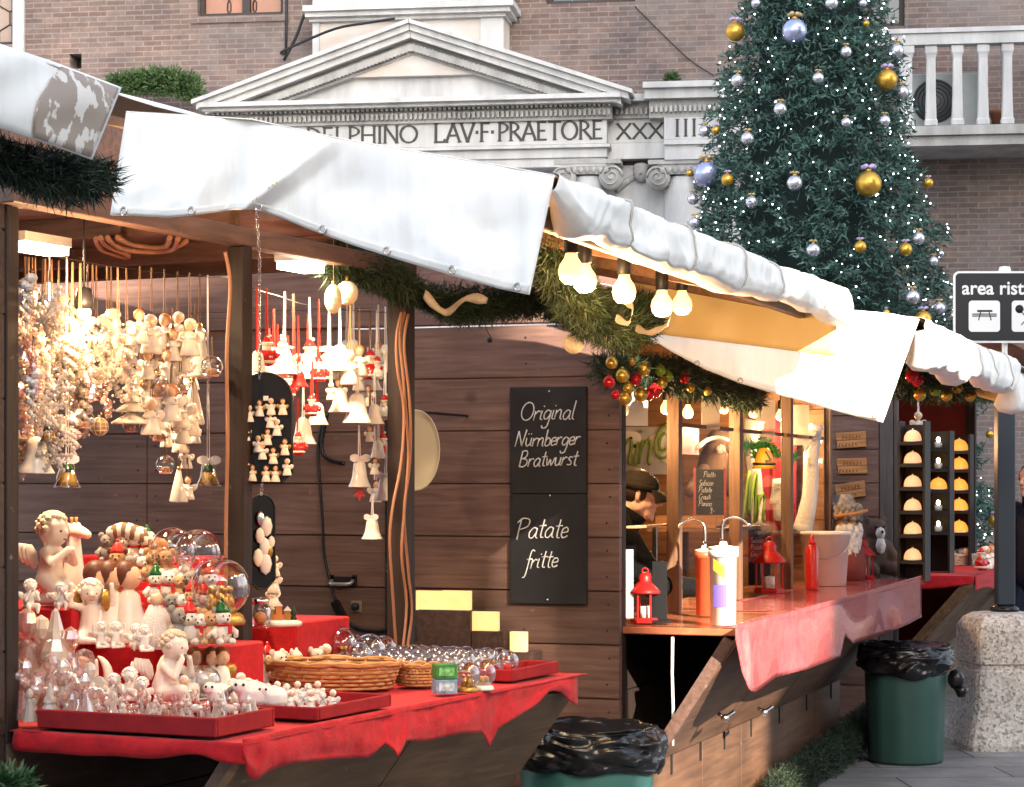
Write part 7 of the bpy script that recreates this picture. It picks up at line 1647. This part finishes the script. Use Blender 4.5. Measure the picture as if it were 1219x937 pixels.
b = MB(); vs, fs = remesh([(((0, 0, .1), .1), ((0, 0, .2), .085)), (((0, -.01, .29), .075), ((0, -.02, .3), .075)), (((-.07, -.02, .2), .04), ((-.11, -.09, .1), .035)), (((.07, -.02, .2), .04), ((.11, -.09, .1), .035)), (((-.06, -.03, .05), .05), ((-.08, -.16, .04), .045)), (((.06, -.03, .05), .05), ((.08, -.16, .04), .045)), (((-.055, 0, .36), .025), ((-.057, 0, .37), .025)), (((.055, 0, .36), .025), ((.057, 0, .37), .025))], .012, 3); b.add(vs, fs, 0, True); P_(b, 'body', MATS['dark_plush'], t); b = MB(); b.ball((0, -.085, .28), .035, (1, .8, 1.2), 8); b.ball((0, -.09, .2), .045, (.8, .5, 1.3), 8); P_(b, 'white_muzzle', plush, t); b = MB(); b.ball((0, -.118, .29), .011, n=6); b.ball((-.03, -.085, .325), .009, n=6); b.ball((.03, -.085, .325), .009, n=6); P_(b, 'eyes_and_nose', M['black'], t)
# wooden signs on the candle stall side wall
for i, (px, py, tilt, lb) in enumerate(((1013, 523, .06, 'rough wooden sign, topmost of three on the candle stall wall'), (1014, 554, .02, 'rough wooden sign, middle of three on the candle stall wall'), (1012, 583, .16, 'rough wooden sign, lowest of three on the candle stall wall'))):
    p = onY(px, py, Y3 - .03); u = dist(p) / FPX; t = thing('wooden_sign', lb, 'sign', p, 0, 'wooden signs on the candle stall'); rot = Matrix.Rotation(-tilt, 3, 'Y'); b = MB()
    b.box(Vector((0, 0, 4 * u)), (36 * u, .012, 9 * u), rot); b.box(Vector((1 * u, -.004, -5.5 * u)), (35 * u, .012, 9 * u), rot); P_(b, 'slats', wood('sign_wood', (.36, .15, .05), (.58, .29, .12), 0, .6, 3, .3), t, bevel=.002)
    b = MB()
    for q, z in ((0, 2.5), (1, -6.5)):
        for j in range(6): b.box(rot @ Vector(((-9 + j * 4 - q * 5) * u, -.011, z * u)), (.9 * u, .003, (3.2 if j % 2 else 4.4) * u), rot @ Matrix.Rotation(.3 * (-1) ** j, 3, 'Y'))
    P_(b, 'burnt_lettering', mat('burnt', (.14, .05, .02), .8), t)
# ================================================================ CANDLE STALL
t = thing('candle_rack', 'black wooden rack of open shelves full of glowing candle domes', 'shelf', (-2.4, 15, .98))
cols = ((1086.5, (519, 545, 573, 601, 629, 660), 674, 505, -2.2, 26), (1117, (526, 551, 576, 601, 626), 652, 513, -2.25, 24), (1142, (530, 552, 577, 601, 627), 650, 517, -2.3, 22))
domes = []
for ci, (cx, ys, yb, yt, X, w) in enumerate(cols):
    q = onX(cx, 600, X); Yc = q.y; u = dist(q) / FPX; w2 = w * .58 * u
    b = MB()
    zb = .985; ztop = HC + (575 - yt) * u
    for s in (-1, 1): b.bb((q.x + s * w2 - .007, Yc - .06, zb), (q.x + s * w2 + .007, Yc + .16, ztop + (.0 if ci else .02)))
    b.build('upright', M['black'], t)
    for y in ys:
        zz = HC + (575 - (y + 7)) * u; k = MB(); k.bb((q.x - w2 + .008, Yc - .06, zz - .022), (q.x + w2 - .008, Yc + .16, zz)); k.build('shelf_board', M['black'], t); domes.append((q.x, Yc, zz, 10.5 * u, ci, y))
for ci, (cx, ys, yb, yt, X, w) in enumerate(cols):
    q = onX(cx, 600, X); u = dist(q) / FPX; w2 = w * .58 * u; k = MB(); k.bb((q.x - w2, q.y + .162, .985), (q.x + w2, q.y + .17, HC + (575 - yt) * u)); k.build('back_panel', mat('rack_brown', (.03, .014, .01), .6), t)
glow_w = mat('dome_white', (.6, .4, .27), .4, emit=(1, .42, .18), es=.26); glow_y = mat('dome_amber', (.55, .27, .05), .4, emit=(1, .33, .045), es=.28); flame = mat('flame', (1, .8, .5), .4, emit=(1, .75, .4), es=12)
def mk_dome(m_):
    def f():
        t = thing('candle_dome', 'candle', 'candle holder'); b = MB(); b.lathe([(1, 0), (1, .35), (.9, .75), (.65, 1.1), (.3, 1.3), (0, 1.35)], n=18); P_(b, 'shade', m_, t); b = MB(); b.lathe([(1.08, 0), (1.08, .1), (0, .1)], n=16); b.ball((0, 0, 1.4), .12, n=8); P_(b, 'saucer', cerw, t); return t
    return Proto(f)
DW, DY = mk_dome(glow_w), mk_dome(glow_y)
def mk_flame():
    t = thing('candle', 'candle', 'candle'); b = MB(); b.lathe([(.5, 0), (.5, .7), (0, .72)], n=12); P_(b, 'wax', cerw, t); b = MB(); b.ball((0, 0, 1.0), .24, (1, 1, 1.4), 8); P_(b, 'flame', flame, t); return t
FL = Proto(mk_flame)
ordn = ('topmost', 'second from the top', 'third from the top', 'fourth from the top', 'fifth from the top', 'lowest')
for x, y, z, r_, ci, yy in domes:
    i = cols[ci][1].index(yy)
    if ci == 1 and i in (0, 1, 3, 4): FL((x, y, z + .001), 0, r_ * .9, f'small burning candle in the middle rack column, {ordn[i]}', 'candles in the rack'); continue
    (DW if ci == 0 else DY)((x, y, z + .001), 0, r_, ('white glowing candle dome in the first rack column, ' if ci == 0 else 'amber candle dome in the middle rack column, ' if ci == 1 else 'amber glowing candle dome in the last rack column, ') + ordn[i], 'candle domes in the rack')
point(Vector((-2.9, 15.6, 1.9)), 8, (1, .5, .22), .1)
p = onZ(1133, 672, .985); p.z = .985
bk = basket(p, .2, .13, .07, 'white wicker basket of pale ornaments before the candle rack', 0, mat('wicker_white', (.6, .52, .42), .6, var=.2, scale=30)); b = MB()
for q in range(22): b.ball(p + Vector((rnd.uniform(-.15, .15), rnd.uniform(-.09, .09), .08 + .03 * rnd.random())), rnd.uniform(.022, .034), n=8)
tag(b.build('pale_ornaments', cerw), 'heap of pale round ornaments in the white wicker basket', 'ornaments', kind='stuff')
b = MB(); b.sheet(lambda u, v: Vector((-3.0 + 1.06 * u, 14.64 + 3.7 * v, .983 + .003 * noise(u * 7, v * 9))), 10, 20, .002, (0, 0, 1)); c3 = thing('counter_cloth', 'red cloth on the candle stall counter with drooping edge', 'cloth', (-2.2, 15, .98)); b.build('cloth_top', M['red'], c3)
b = MB(); b.sheet(lambda u, v: Vector((-1.935 + .02 * noise(v * 5, u * 3), 14.66 + 3.6 * u, .984 - v * (.1 + .06 * noise(u * 6, 2)))), 40, 5, .002, (1, 0, 0)); b.build('front_drop', M['red'], c3); b = MB(); b.sheet(lambda u, v: Vector((-2.98 + 1.04 * u, 14.635 - .012 * v, .984 - v * (.05 + .05 * math.sin(u * 3.14)))), 20, 5, .002, (0, -1, 0)); b.build('side_hem', M['red'], c3)
for i, (x, y, z) in enumerate(((-2.75, 14.8, 2.05), (-2.35, 14.9, 2.08), (-2.55, 14.85, 2.2))):
    hp = ANGC(Vector((x, y, z)), face_cam((x, y)), .16, ('cream angel hanging above the first rack column', 'cream angel hanging at the grey post of the candle stall', 'cream angel hanging highest in the candle stall')[i], 'angels in the candle stall')
    b = MB(); b.beam((x, y, z), (x, y, 2.51), .015, .003); r_ = b.build('hanging_ribbon', ribw, hp); r_['own'] = 1
p = Vector((-3.05, 15.2, .985)); t = thing('amber_lantern', 'amber glass lantern glowing behind the grey post', 'lantern', p); b = MB(); b.lathe([(.09, .02), (.1, .1), (.09, .3), (.07, .34)], p, 16); b.build('glass_body', mat('amber_glow', (.7, .4, .1), .4, emit=(1, .5, .1), es=.6), t); b = MB(); b.lathe([(.1, 0), (.1, .02), (0, .02)], p, 16); b.lathe([(.08, .345), (.05, .4), (0, .42)], p, 16); b.build('metal_frame', M['gold'], t)
for i, (y, z, c_) in enumerate(((15.6, 1.03, redg), (15.9, 1.03, cerw), (16.2, 1.03, goldp))):
    SANX = (SAN, ANGC, ANGO)[i]; SANX(Vector((-2.02, y, .985 + .16)), 1.2, .16, ('small red figure on the candle stall counter edge', 'small cream angel on the candle stall counter edge', 'small orange-haired angel on the candle stall counter edge')[i], 'figures on the candle stall counter')
# ================================================================ BINS, POST, SIGN
def bag_mat():
    return mat('bin_bag', (.006, .006, .008), .24, bump=.3, bscale=7, spec=.6, stretch=(1, 1, 2.5))
def bin_(c, r, h, label, seed, tint):
    t = thing('litter_bin', label, 'bin', c, seed); b = MB(); b.lathe([(0, .005), (r * .88, .005), (r * .9, .02), (r * .985, h * .7), (r, h), (r * .96, h), (r * .86, .03), (0, .03)], n=44, wob=lambda i, a: .004 * math.cos(a * 12)); P_(b, 'bin_body', mat('bin_green' + str(seed), tint, .45, var=.12, scale=5, spec=.4), t)
    b = MB(); prof = [(.55, -.12), (.93, -.02), (1.03, .02), (1.10, -.03), (1.15, -.11), (1.16, -.19), (1.11, -.27), (1.03, -.315), (1.015, -.32)]; n_ = 160; k = 40
    def fn(u, v):
        i = v * (len(prof) - 1); a_ = int(min(i, len(prof) - 2)); tt = i - a_; R_ = prof[a_][0] * (1 - tt) + prof[a_ + 1][0] * tt; z = prof[a_][1] * (1 - tt) + prof[a_ + 1][1] * tt
        a = 6.28319 * u; ca, sa = math.cos(a), math.sin(a)
        n1_ = abs(noise(ca * 1.6 + seed, sa * 1.6, v * 3.2)); n2 = abs(noise(ca * 2.2 + seed, sa * 2.2, v * 9 + ca * 2)); n3 = abs(noise(ca * 5 + v * 6, sa * 5 + seed, v * 14))
        q = R_ + (.22 * n1_ + .15 * n2 + .05 * n3 - .07) * math.sin(math.pi * min(1, v * 1.0)) ** .7
        return Vector((q * ca * r, q * sa * r, h + .01 + z * r * 1.75 - .17 * r * n1_ * v + .03 * n2 * r * 2 - .12 * r * max(0, math.cos(a + 1.2)) * v))
    b.grid(fn, n_, k); b.grid(lambda u, v: Vector((.55 * r * (1 - v) * math.cos(6.28319 * u), .55 * r * (1 - v) * math.sin(6.28319 * u), h + .01 - .12 * r * 1.75 - .05 * v)), 40, 6); P_(b, 'bin_bag', bag_mat(), t)
    b = MB(); kn = Vector((1.22 * r, 0, h - .18)); b.ball(kn, .05, (1, .8, 1.2), 10); b.lathe([(.02, 0), (.045, .05), (.02, .06)], kn + Vector((.03, 0, -.1)), 9); P_(b, 'bag_knot', bag_mat(), t)
pf = W(1078, 905, 12.55); pf.z = 0; bin_(pf, .235, .66, 'green plastic litter bin with black bag standing free beside the stone base', 0, (.035, .088, .078))
pn = W(699, 990, 8.35); pn.z = 0; bin_(pn, .255, .66, 'teal litter bin with bulging black bag squeezed between the two stalls', 2, (.055, .18, .16))
# stone base with post and sign
p0 = W(1196, 888, 13.3); p0.z = 0; exposed = bpy.data.materials.new('washed_concrete'); exposed.use_nodes = True
nt = exposed.node_tree; bs = nt.nodes['Principled BSDF']; tcx = nt.nodes.new('ShaderNodeTexCoord'); vo = nt.nodes.new('ShaderNodeTexVoronoi'); vo.inputs['Scale'].default_value = 70; nt.links.new(tcx.outputs['Object'], vo.inputs['Vector'])
rp = nt.nodes.new('ShaderNodeValToRGB'); e = rp.color_ramp.elements; e[0].color = (.2, .18, .17, 1); e[1].color = (.62, .6, .57, 1); e[0].position = 0; e[1].position = 1; m3 = e.new(.35); m3.color = (.46, .42, .39, 1)
sepc = nt.nodes.new('ShaderNodeSeparateColor'); nt.links.new(vo.outputs['Color'], sepc.inputs[0]); nt.links.new(sepc.outputs[0], rp.inputs[0]); nt.links.new(rp.outputs[0], bs.inputs['Base Color']); bs.inputs['Roughness'].default_value = .85
bpn = nt.nodes.new('ShaderNodeBump'); bpn.inputs['Strength'].default_value = .6; bpn.inputs['Distance'].default_value = .003; nt.links.new(vo.outputs['Distance'], bpn.inputs['Height']); nt.links.new(bpn.outputs[0], bs.inputs['Normal'])
t = thing('pedestal', 'pebbled concrete post base with flared foot at the frame edge', 'post base', p0, YAW + .1)
b = MB(); K = 13.3 / FPX; prof = [(60, 0), (61, 6), (60, 10), (54, 30), (50, 52), (48.5, 70), (48, 92), (45.5, 94), (45.5, 99), (48, 101), (48, 140), (46, 146), (41, 153), (33, 158), (18, 160), (0, 160)]
b.lathe([(r_ * K * 1.0, z * K) for r_, z in prof], n=64, sq=9, sm=False); P_(b, 'base_body', exposed, t)
post = thing('sign_post', 'dark blue-grey square post on the stone base carrying a black dining sign', 'sign', p0 + Vector((0, 0, 160 * K)), YAW)
bluegrey = mat('bluegrey_paint', (.028, .04, .058), .4, var=.1, scale=4)
b = MB(); b.lathe([(17 * K, .001), (17 * K, 4 * K), (11 * K, 8 * K), (0, 8 * K)], n=24); P_(b, 'foot_plate', M['blackgl'], post)
zt = (728 - 470) * K; b = MB(); b.bb((-10.5 * K, -10.5 * K, 8 * K), (10.5 * K, 10.5 * K, zt)); P_(b, 'post_shaft', bluegrey, post, bevel=.006)
grw = mat('white_paint', (.74, .74, .74), .4)
b = MB(); b.lathe([(9 * K, 0), (7 * K, 12 * K), (5 * K, 30 * K), (3.4 * K, 46 * K), (3 * K, (728 - 326) * K - zt), (0, (728 - 326) * K - zt)], (0, 0, zt + .001), 18); P_(b, 'stem', grw, post)
b = MB(); b.lathe([(3 * K, 0), (7 * K, 1 * K), (7.4 * K, 4 * K), (6 * K, 8 * K), (0, 9 * K)], (0, 0, (728 - 326) * K), 18); P_(b, 'finial', grw, post)
def rrect(x0, z0, x1, z1, r_, y, n_=6):
    P = []
    for cx, cz, a0 in ((x1 - r_, z1 - r_, 0), (x0 + r_, z1 - r_, 90), (x0 + r_, z0 + r_, 180), (x1 - r_, z0 + r_, 270)):
        for i in range(n_ + 1): a = R(a0 + 90 * i / n_); P.append((cx + r_ * math.cos(a), y, cz + r_ * math.sin(a)))
    return P
zz = lambda y: (728 - y) * K
xx = lambda x: (x - 1199) * K
b = MB(); b.prism(rrect(xx(1136), zz(409), xx(1262), zz(324), 7 * K, -.05), (0, .012, 0)); P_(b, 'sign_border', grw, post)
b = MB(); b.prism(rrect(xx(1138.5), zz(406.5), xx(1259.5), zz(326.5), 5 * K, -.053), (0, .0025, 0)); P_(b, 'sign_face', mat('sign_black', (.016, .018, .022), .35), post)
fc = bpy.data.curves.new('txt', 'FONT'); fc.body = 'area ristoro'; fc.size = 1; fc.offset = .018; fo_ = bpy.data.objects.new('txt', fc); col.objects.link(fo_)
dg = bpy.context.evaluated_depsgraph_get(); dg.update(); me_ = bpy.data.meshes.new_from_object(fo_.evaluated_get(dg)); vs = [v.co.copy() for v in me_.vertices]; fs = [tuple(p.vertices) for p in me_.polygons]; bpy.data.objects.remove(fo_)
xm0, xm1 = min(v.x for v in vs), max(v.x for v in vs); s_ = (xx(1252) - xx(1146)) / (xm1 - xm0); zs_ = 12.5 * K / max(v.y for v in vs if True)
b = MB(); b.add([(xx(1146) + (v.x - xm0) * s_, -.0545, zz(351.5) + v.y * 16.5 * K / .73) for v in vs], [tuple(reversed(f)) if False else f for f in fs]); P_(b, 'sign_text', grw, post)
for x0 in (1154, 1205):
    b = MB(); b.prism(rrect(xx(x0), zz(396), xx(x0 + 37), zz(359), 4 * K, -.0555), (0, .0022, 0)); P_(b, 'pictogram_tile', grw, post)
b = MB(); bx = lambda x0, y0, x1, y1: b.beam((xx(x0), -.0565, zz(y0)), (xx(x1), -.0565, zz(y1)), 1.2 * K, .002, up=(0, 1, 0))
b.bb((xx(1164), -.0575, zz(372.5)), (xx(1182), -.0556, zz(370.2))); bx(1158, 375, 1187, 375); bx(1158, 377.3, 1187, 377.3); bx(1168, 372.6, 1165.5, 382.5); bx(1178, 372.6, 1180.5, 382.5)
bx(1212, 367, 1222, 379); b.lathe([(5 * K, 0), (5 * K, .002)], (xx(1214), -.0556, zz(369)), 14, rot=Matrix.Rotation(R(90), 3, 'X')); bx(1236, 366, 1216, 388); bx(1222, 379, 1236, 390)
P_(b, 'pictogram', mat('pict_black', (.01, .01, .012), .5), post)
# ================================================================ PEOPLE
skin = mat('skin', (.56, .34, .25), .5, var=.08, scale=20, sss=.1); jack = mat('black_jacket', (.004, .004, .005), .9, bump=.3, bscale=30, spec=.15); jeans = mat('jeans', (.02, .03, .06), .85, bump=.3, bscale=60); shoe = mat('shoes', (.02, .018, .016), .5); hairm = mat('dark_hair', (.025, .016, .011), .6)
def hand(C, w, d, side, up, s=1.):
    """palm and five bent fingers at wrist W pointing along D"""
    w, d, side, up = Vector(w), Vector(d).normalized(), Vector(side).normalized(), Vector(up).normalized()
    for k in (-1, 0, 1): C.append(((w + side * k * .022 * s, .017), (w + d * .085 * s + side * k * .027 * s, .014)))
    for k, l in ((-1.5, .062), (-.5, .078), (.5, .084), (1.5, .074)):
        a = w + d * .085 * s + side * k * .02 * s; m_ = a + d * l * .55 * s - up * .006; e_ = m_ + d * l * .42 * s - up * .022
        C.append(((a, .0095), (m_, .0088))); C.append(((m_, .0088), (e_, .0075)))
    a = w + d * .03 * s + side * .034 * s; m_ = a + d * .03 * s + side * .026 * s; C.append(((a, .012), (m_, .0105))); C.append(((m_, .0105), (m_ + d * .03 * s + side * .006 - up * .008, .009)))
def head_caps(c, fwd, s=1.):
    c, f = Vector(c), Vector(fwd).normalized(); up = Vector((0, 0, 1)); r = f.cross(up).normalized(); up = r.cross(f)
    q = lambda a, b_, z: c + f * a * s + r * b_ * s + up * z * s
    C = [((q(-.02, 0, .035), .092), (q(-.01, 0, .04), .092)), ((q(.03, 0, -.03), .068), (q(.035, 0, .03), .075)), ((q(.045, -.012, -.085), .04), (q(.045, .012, -.085), .04)), ((q(.0, -.035, -.06), .045), (q(.0, .035, -.06), .045)), ((q(.082, 0, -.1), .023), (q(.083, 0, -.104), .023)),
         ((q(.098, 0, .018), .011), (q(.122, 0, -.02), .0155)), ((q(.1, -.012, -.028), .011), (q(.1, .012, -.028), .011)), ((q(.092, -.018, -.058), .011), (q(.092, .018, -.058), .011)), ((q(.09, -.015, -.07), .011), (q(.09, .015, -.07), .011)), ((q(.085, -.032, .035), .016), (q(.085, .032, .035), .016)),
         ((q(-.03, 0, -.06), .055), (q(-.045, 0, -.16), .058))]
    for sd in (-1, 1): C.append(((q(-.015, sd * .083, .02), .018), (q(-.01, sd * .08, -.025), .012)))
    return [((a, ra * s), (e, re_ * s)) for (a, ra), (e, re_) in C], q
def person(label, root, J, fwd, parts):
    t = thing('person', label, 'person', root); hs = parts.get('hs', 1.); C, q = head_caps(J['head'], fwd, hs)
    C += [((J['neck'], .058), (J['chest'], .1)), ((J['chest'], .12), (J['pelvis'], .125))]
    for s in ('l', 'r'):
        C += [((J['sh' + s], .062), (J['el' + s], .045)), ((J['el' + s], .043), (J['wr' + s], .028)), ((J['hip' + s], .085), (J['kn' + s], .056)), ((J['kn' + s], .056), (J['an' + s], .038)), ((J['an' + s], .04), (J['to' + s], .032)), ((J['chest'], .09), (J['sh' + s], .07))]
        d = (Vector(J['wr' + s]) - Vector(J['el' + s])); hand(C, J['wr' + s], d + Vector((0, 0, -.02)), d.cross(Vector((0, 0, 1))) * (1 if s == 'l' else -1) if d.cross(Vector((0, 0, 1))).length > .05 else fwd, (0, 0, 1))
    vs, fs = remesh(C, .0075, 3); b = MB(); b.add(vs, fs, 0, True); b.build('body', skin, t)
    Cj = [((J['chest'], .155), (J['pelvis'], .155)), ((Vector(J['neck']) - Vector((0, 0, .03)), .085), (J['chest'], .13))]
    for s in ('l', 'r'): Cj += [((J['chest'], .12), (J['sh' + s], .092)), ((J['sh' + s], .09), (J['el' + s], .066)), ((J['el' + s], .066), (Vector(J['wr' + s]).lerp(Vector(J['el' + s]), .12), .047))]
    vs, fs = remesh(Cj, .014, 4); b = MB(); b.add([Vector(v) + Vector((noise(v[0] * 14, v[1] * 14, v[2] * 14), noise(v[0] * 14 + 9, v[1] * 14, v[2] * 14), 0)) * .008 for v in vs], fs, 0, True); b.build('jacket', parts['jacket'], t)
    b = MB(); n_ = Vector(J['neck']); h_ = Vector(J['head']); ax = (h_ - n_).normalized(); rot = Vector((0, 0, 1)).rotation_difference(ax).to_matrix(); b.lathe([(.095, -.03), (.085, .03), (.088, .075), (.078, .075), (.074, 0)], n_, 20, rot=rot, wob=lambda i, a: .005 * math.sin(a * 3)); b.build('collar', parts['jacket'], t)
    Ct = [((J['pelvis'], .135), (J['pelvis'], .135))]
    for s in ('l', 'r'): Ct += [((J['hip' + s], .1), (J['kn' + s], .072)), ((J['kn' + s], .072), (Vector(J['an' + s]) + Vector((0, 0, .03)), .062))]
    vs, fs = remesh(Ct, .016, 4); b = MB(); b.add(vs, fs, 0, True); b.build('trousers', jeans, t)
    for s in ('l', 'r'):
        a, e_ = Vector(J['an' + s]), Vector(J['to' + s]); vs, fs = remesh([((a - Vector((0, 0, .02)), .05), (e_, .042)), ((a - (e_ - a) * .3 - Vector((0, 0, .02)), .042), (a - Vector((0, 0, .03)), .045))], .012, 3); b = MB(); b.add([(v[0], v[1], max(v[2], .004)) for v in vs], fs, 0, True); b.build('shoe', shoe, t)
    b = MB(); f = Vector(fwd).normalized()
    for sd in (-1, 1): b.ball(q(.092, sd * .032, .012), .0115 * hs, n=8)
    b.build('eyes', mat('eye', (.05, .035, .03), .2), t)
    b = MB(); b.ball(q(-.022, 0, .042), .101 * hs, (1, .98, 1.0), 18)
    keep = [i for i, fc_ in enumerate(b.f) if (lambda cc: not ((cc - q(0, 0, 0)).dot(f) > .035 * hs and (cc - q(0, 0, 0)).z < .075 * hs) and (cc - q(0, 0, 0)).z > -.075 * hs)(sum((Vector(b.v[k]) for k in fc_), Vector()) / len(fc_))]
    b.f = [b.f[i] for i in keep]; b.mi = [0] * len(keep); b.sm = [True] * len(keep); b.build('hair', parts['hair'], t)
    for sd in (-1, 1): pass
    b = MB(); 
    for sd in (-1, 1): b.tube([q(.098, sd * .02, .032), q(.096, sd * .035, .038), q(.085, sd * .05, .034)], .0045, 5)
    b.build('eyebrows', parts['hair'], t)
    b = MB(); b.tube([q(.1, -.022, -.064), q(.105, 0, -.063), q(.1, .022, -.064)], .0032, 5); b.build('mouth', mat('lips', (.32, .1, .08), .5), t)
    return t, q
# vendor leaning over the counter, head in profile towards the far end of the stall
hp = onX(761, 590, -2.86); gx = Vector((CY, SY, 0)); fw = Vector((CY, SY, -.22)).normalized(); dn = Vector((-SY, CY, 0))
B0 = Vector((hp.x - gx.x * .42, hp.y - gx.y * .42, 0)); base = B0 + Vector((-.12, .12, 0))
def bp_(a, dd, z): return base + gx * a + dn * dd + Vector((0, 0, z))
J = {'head': hp, 'neck': hp - gx * .085 + Vector((0, 0, -.125)), 'chest': hp - gx * .13 + dn * .02 + Vector((0, 0, -.31)), 'pelvis': bp_(-.02, .05, .9)}
for s, k in (('l', 1), ('r', -1)):
    ch = J['chest']; J['sh' + s] = ch + dn * k * .17 + gx * .0 + Vector((0, 0, .17)); J['el' + s] = ch + dn * k * .2 + gx * (.19 if k < 0 else .2) + Vector((0, 0, -.1 if k < 0 else -.12)); J['wr' + s] = ch + dn * k * .06 + gx * .40 + Vector((0, 0, -.12))
    J['hip' + s] = J['pelvis'] + dn * k * .1 - Vector((0, 0, .06)); J['kn' + s] = bp_(.02, .05 + k * .11, .48); J['an' + s] = bp_(-.03, .05 + k * .12, .09); J['to' + s] = bp_(.13, .05 + k * .13, .045)
ven, q = person('man in dark cap and black jacket leaning over the sausage counter in profile', (base.x, base.y, 0), J, fw, {'jacket': jack, 'hair': hairm, 'hs': .88})
capm = mat('olive_cap', (.012, .009, .007), .9, bump=.3, bscale=80, spec=.15); b = MB(); f = fw; r_ = f.cross(Vector((0, 0, 1))).normalized(); up_ = r_.cross(f); rot = Matrix((f, -r_, up_)).transposed()
b.ball(q(-.014, 0, .05), .094, (1.06, .96, .84), 22, rot=rot, lo=.5); b.lathe([(.094, -.02), (.097, .0), (.095, .012)], q(-.014, 0, .05), 22, rot=rot); b.ball(q(-.014, 0, .14), .008, n=8)
b.build('cap', capm, ven); b = MB(); b.sheet(lambda u, v: q(-.012, 0, .055) + (rot @ Vector(((.089 + .078 * v * math.cos((u - .5) * 1.5)) * math.cos((u - .5) * 1.9), (.089 + .036 * v) * math.sin((u - .5) * 1.9), -.006 - .03 * v * v - .03 * abs(u - .5) ** 2 * 4 * v))), 16, 8, .005, (0, 0, 1)); b.build('cap_peak', capm, ven)
# passer-by cut by the frame edge
r0 = W(1231, 700, 16.5); r0.z = 0; g = Vector((-SY, CY, 0)); rt = Vector((CY, SY, 0)); fw2 = (-rt * .8 - g * .6).normalized()
J = {'head': r0 + Vector((0, 0, 1.62)) - rt * .02, 'neck': r0 + Vector((0, 0, 1.46)), 'chest': r0 + Vector((0, 0, 1.28)), 'pelvis': r0 + Vector((0, 0, .92))}; sdv = fw2.cross(Vector((0, 0, 1)))
for s, k in (('l', 1), ('r', -1)):
    J['sh' + s] = J['chest'] + sdv * k * .19 + Vector((0, 0, .1)); J['el' + s] = J['chest'] + sdv * k * .25 + Vector((0, 0, -.18)); J['wr' + s] = J['chest'] + sdv * k * .2 + fw2 * .14 + Vector((0, 0, -.38)); J['hip' + s] = J['pelvis'] + sdv * k * .1 - Vector((0, 0, .06)); J['kn' + s] = r0 + sdv * k * .1 + fw2 * (.05 * k) + Vector((0, 0, .48)); J['an' + s] = r0 + sdv * k * .1 + fw2 * (.06 * k) + Vector((0, 0, .085)); J['to' + s] = r0 + sdv * k * .12 + fw2 * (.06 * k + .15) + Vector((0, 0, .045))
person('brown-haired passer-by in navy quilted jacket cut by the frame edge', (r0.x, r0.y, 0), J, fw2, {'jacket': mat('navy_jacket', (.012, .016, .03), .5, bump=.4, bscale=20), 'hair': mat('brown_hair2', (.09, .035, .018), .5)})
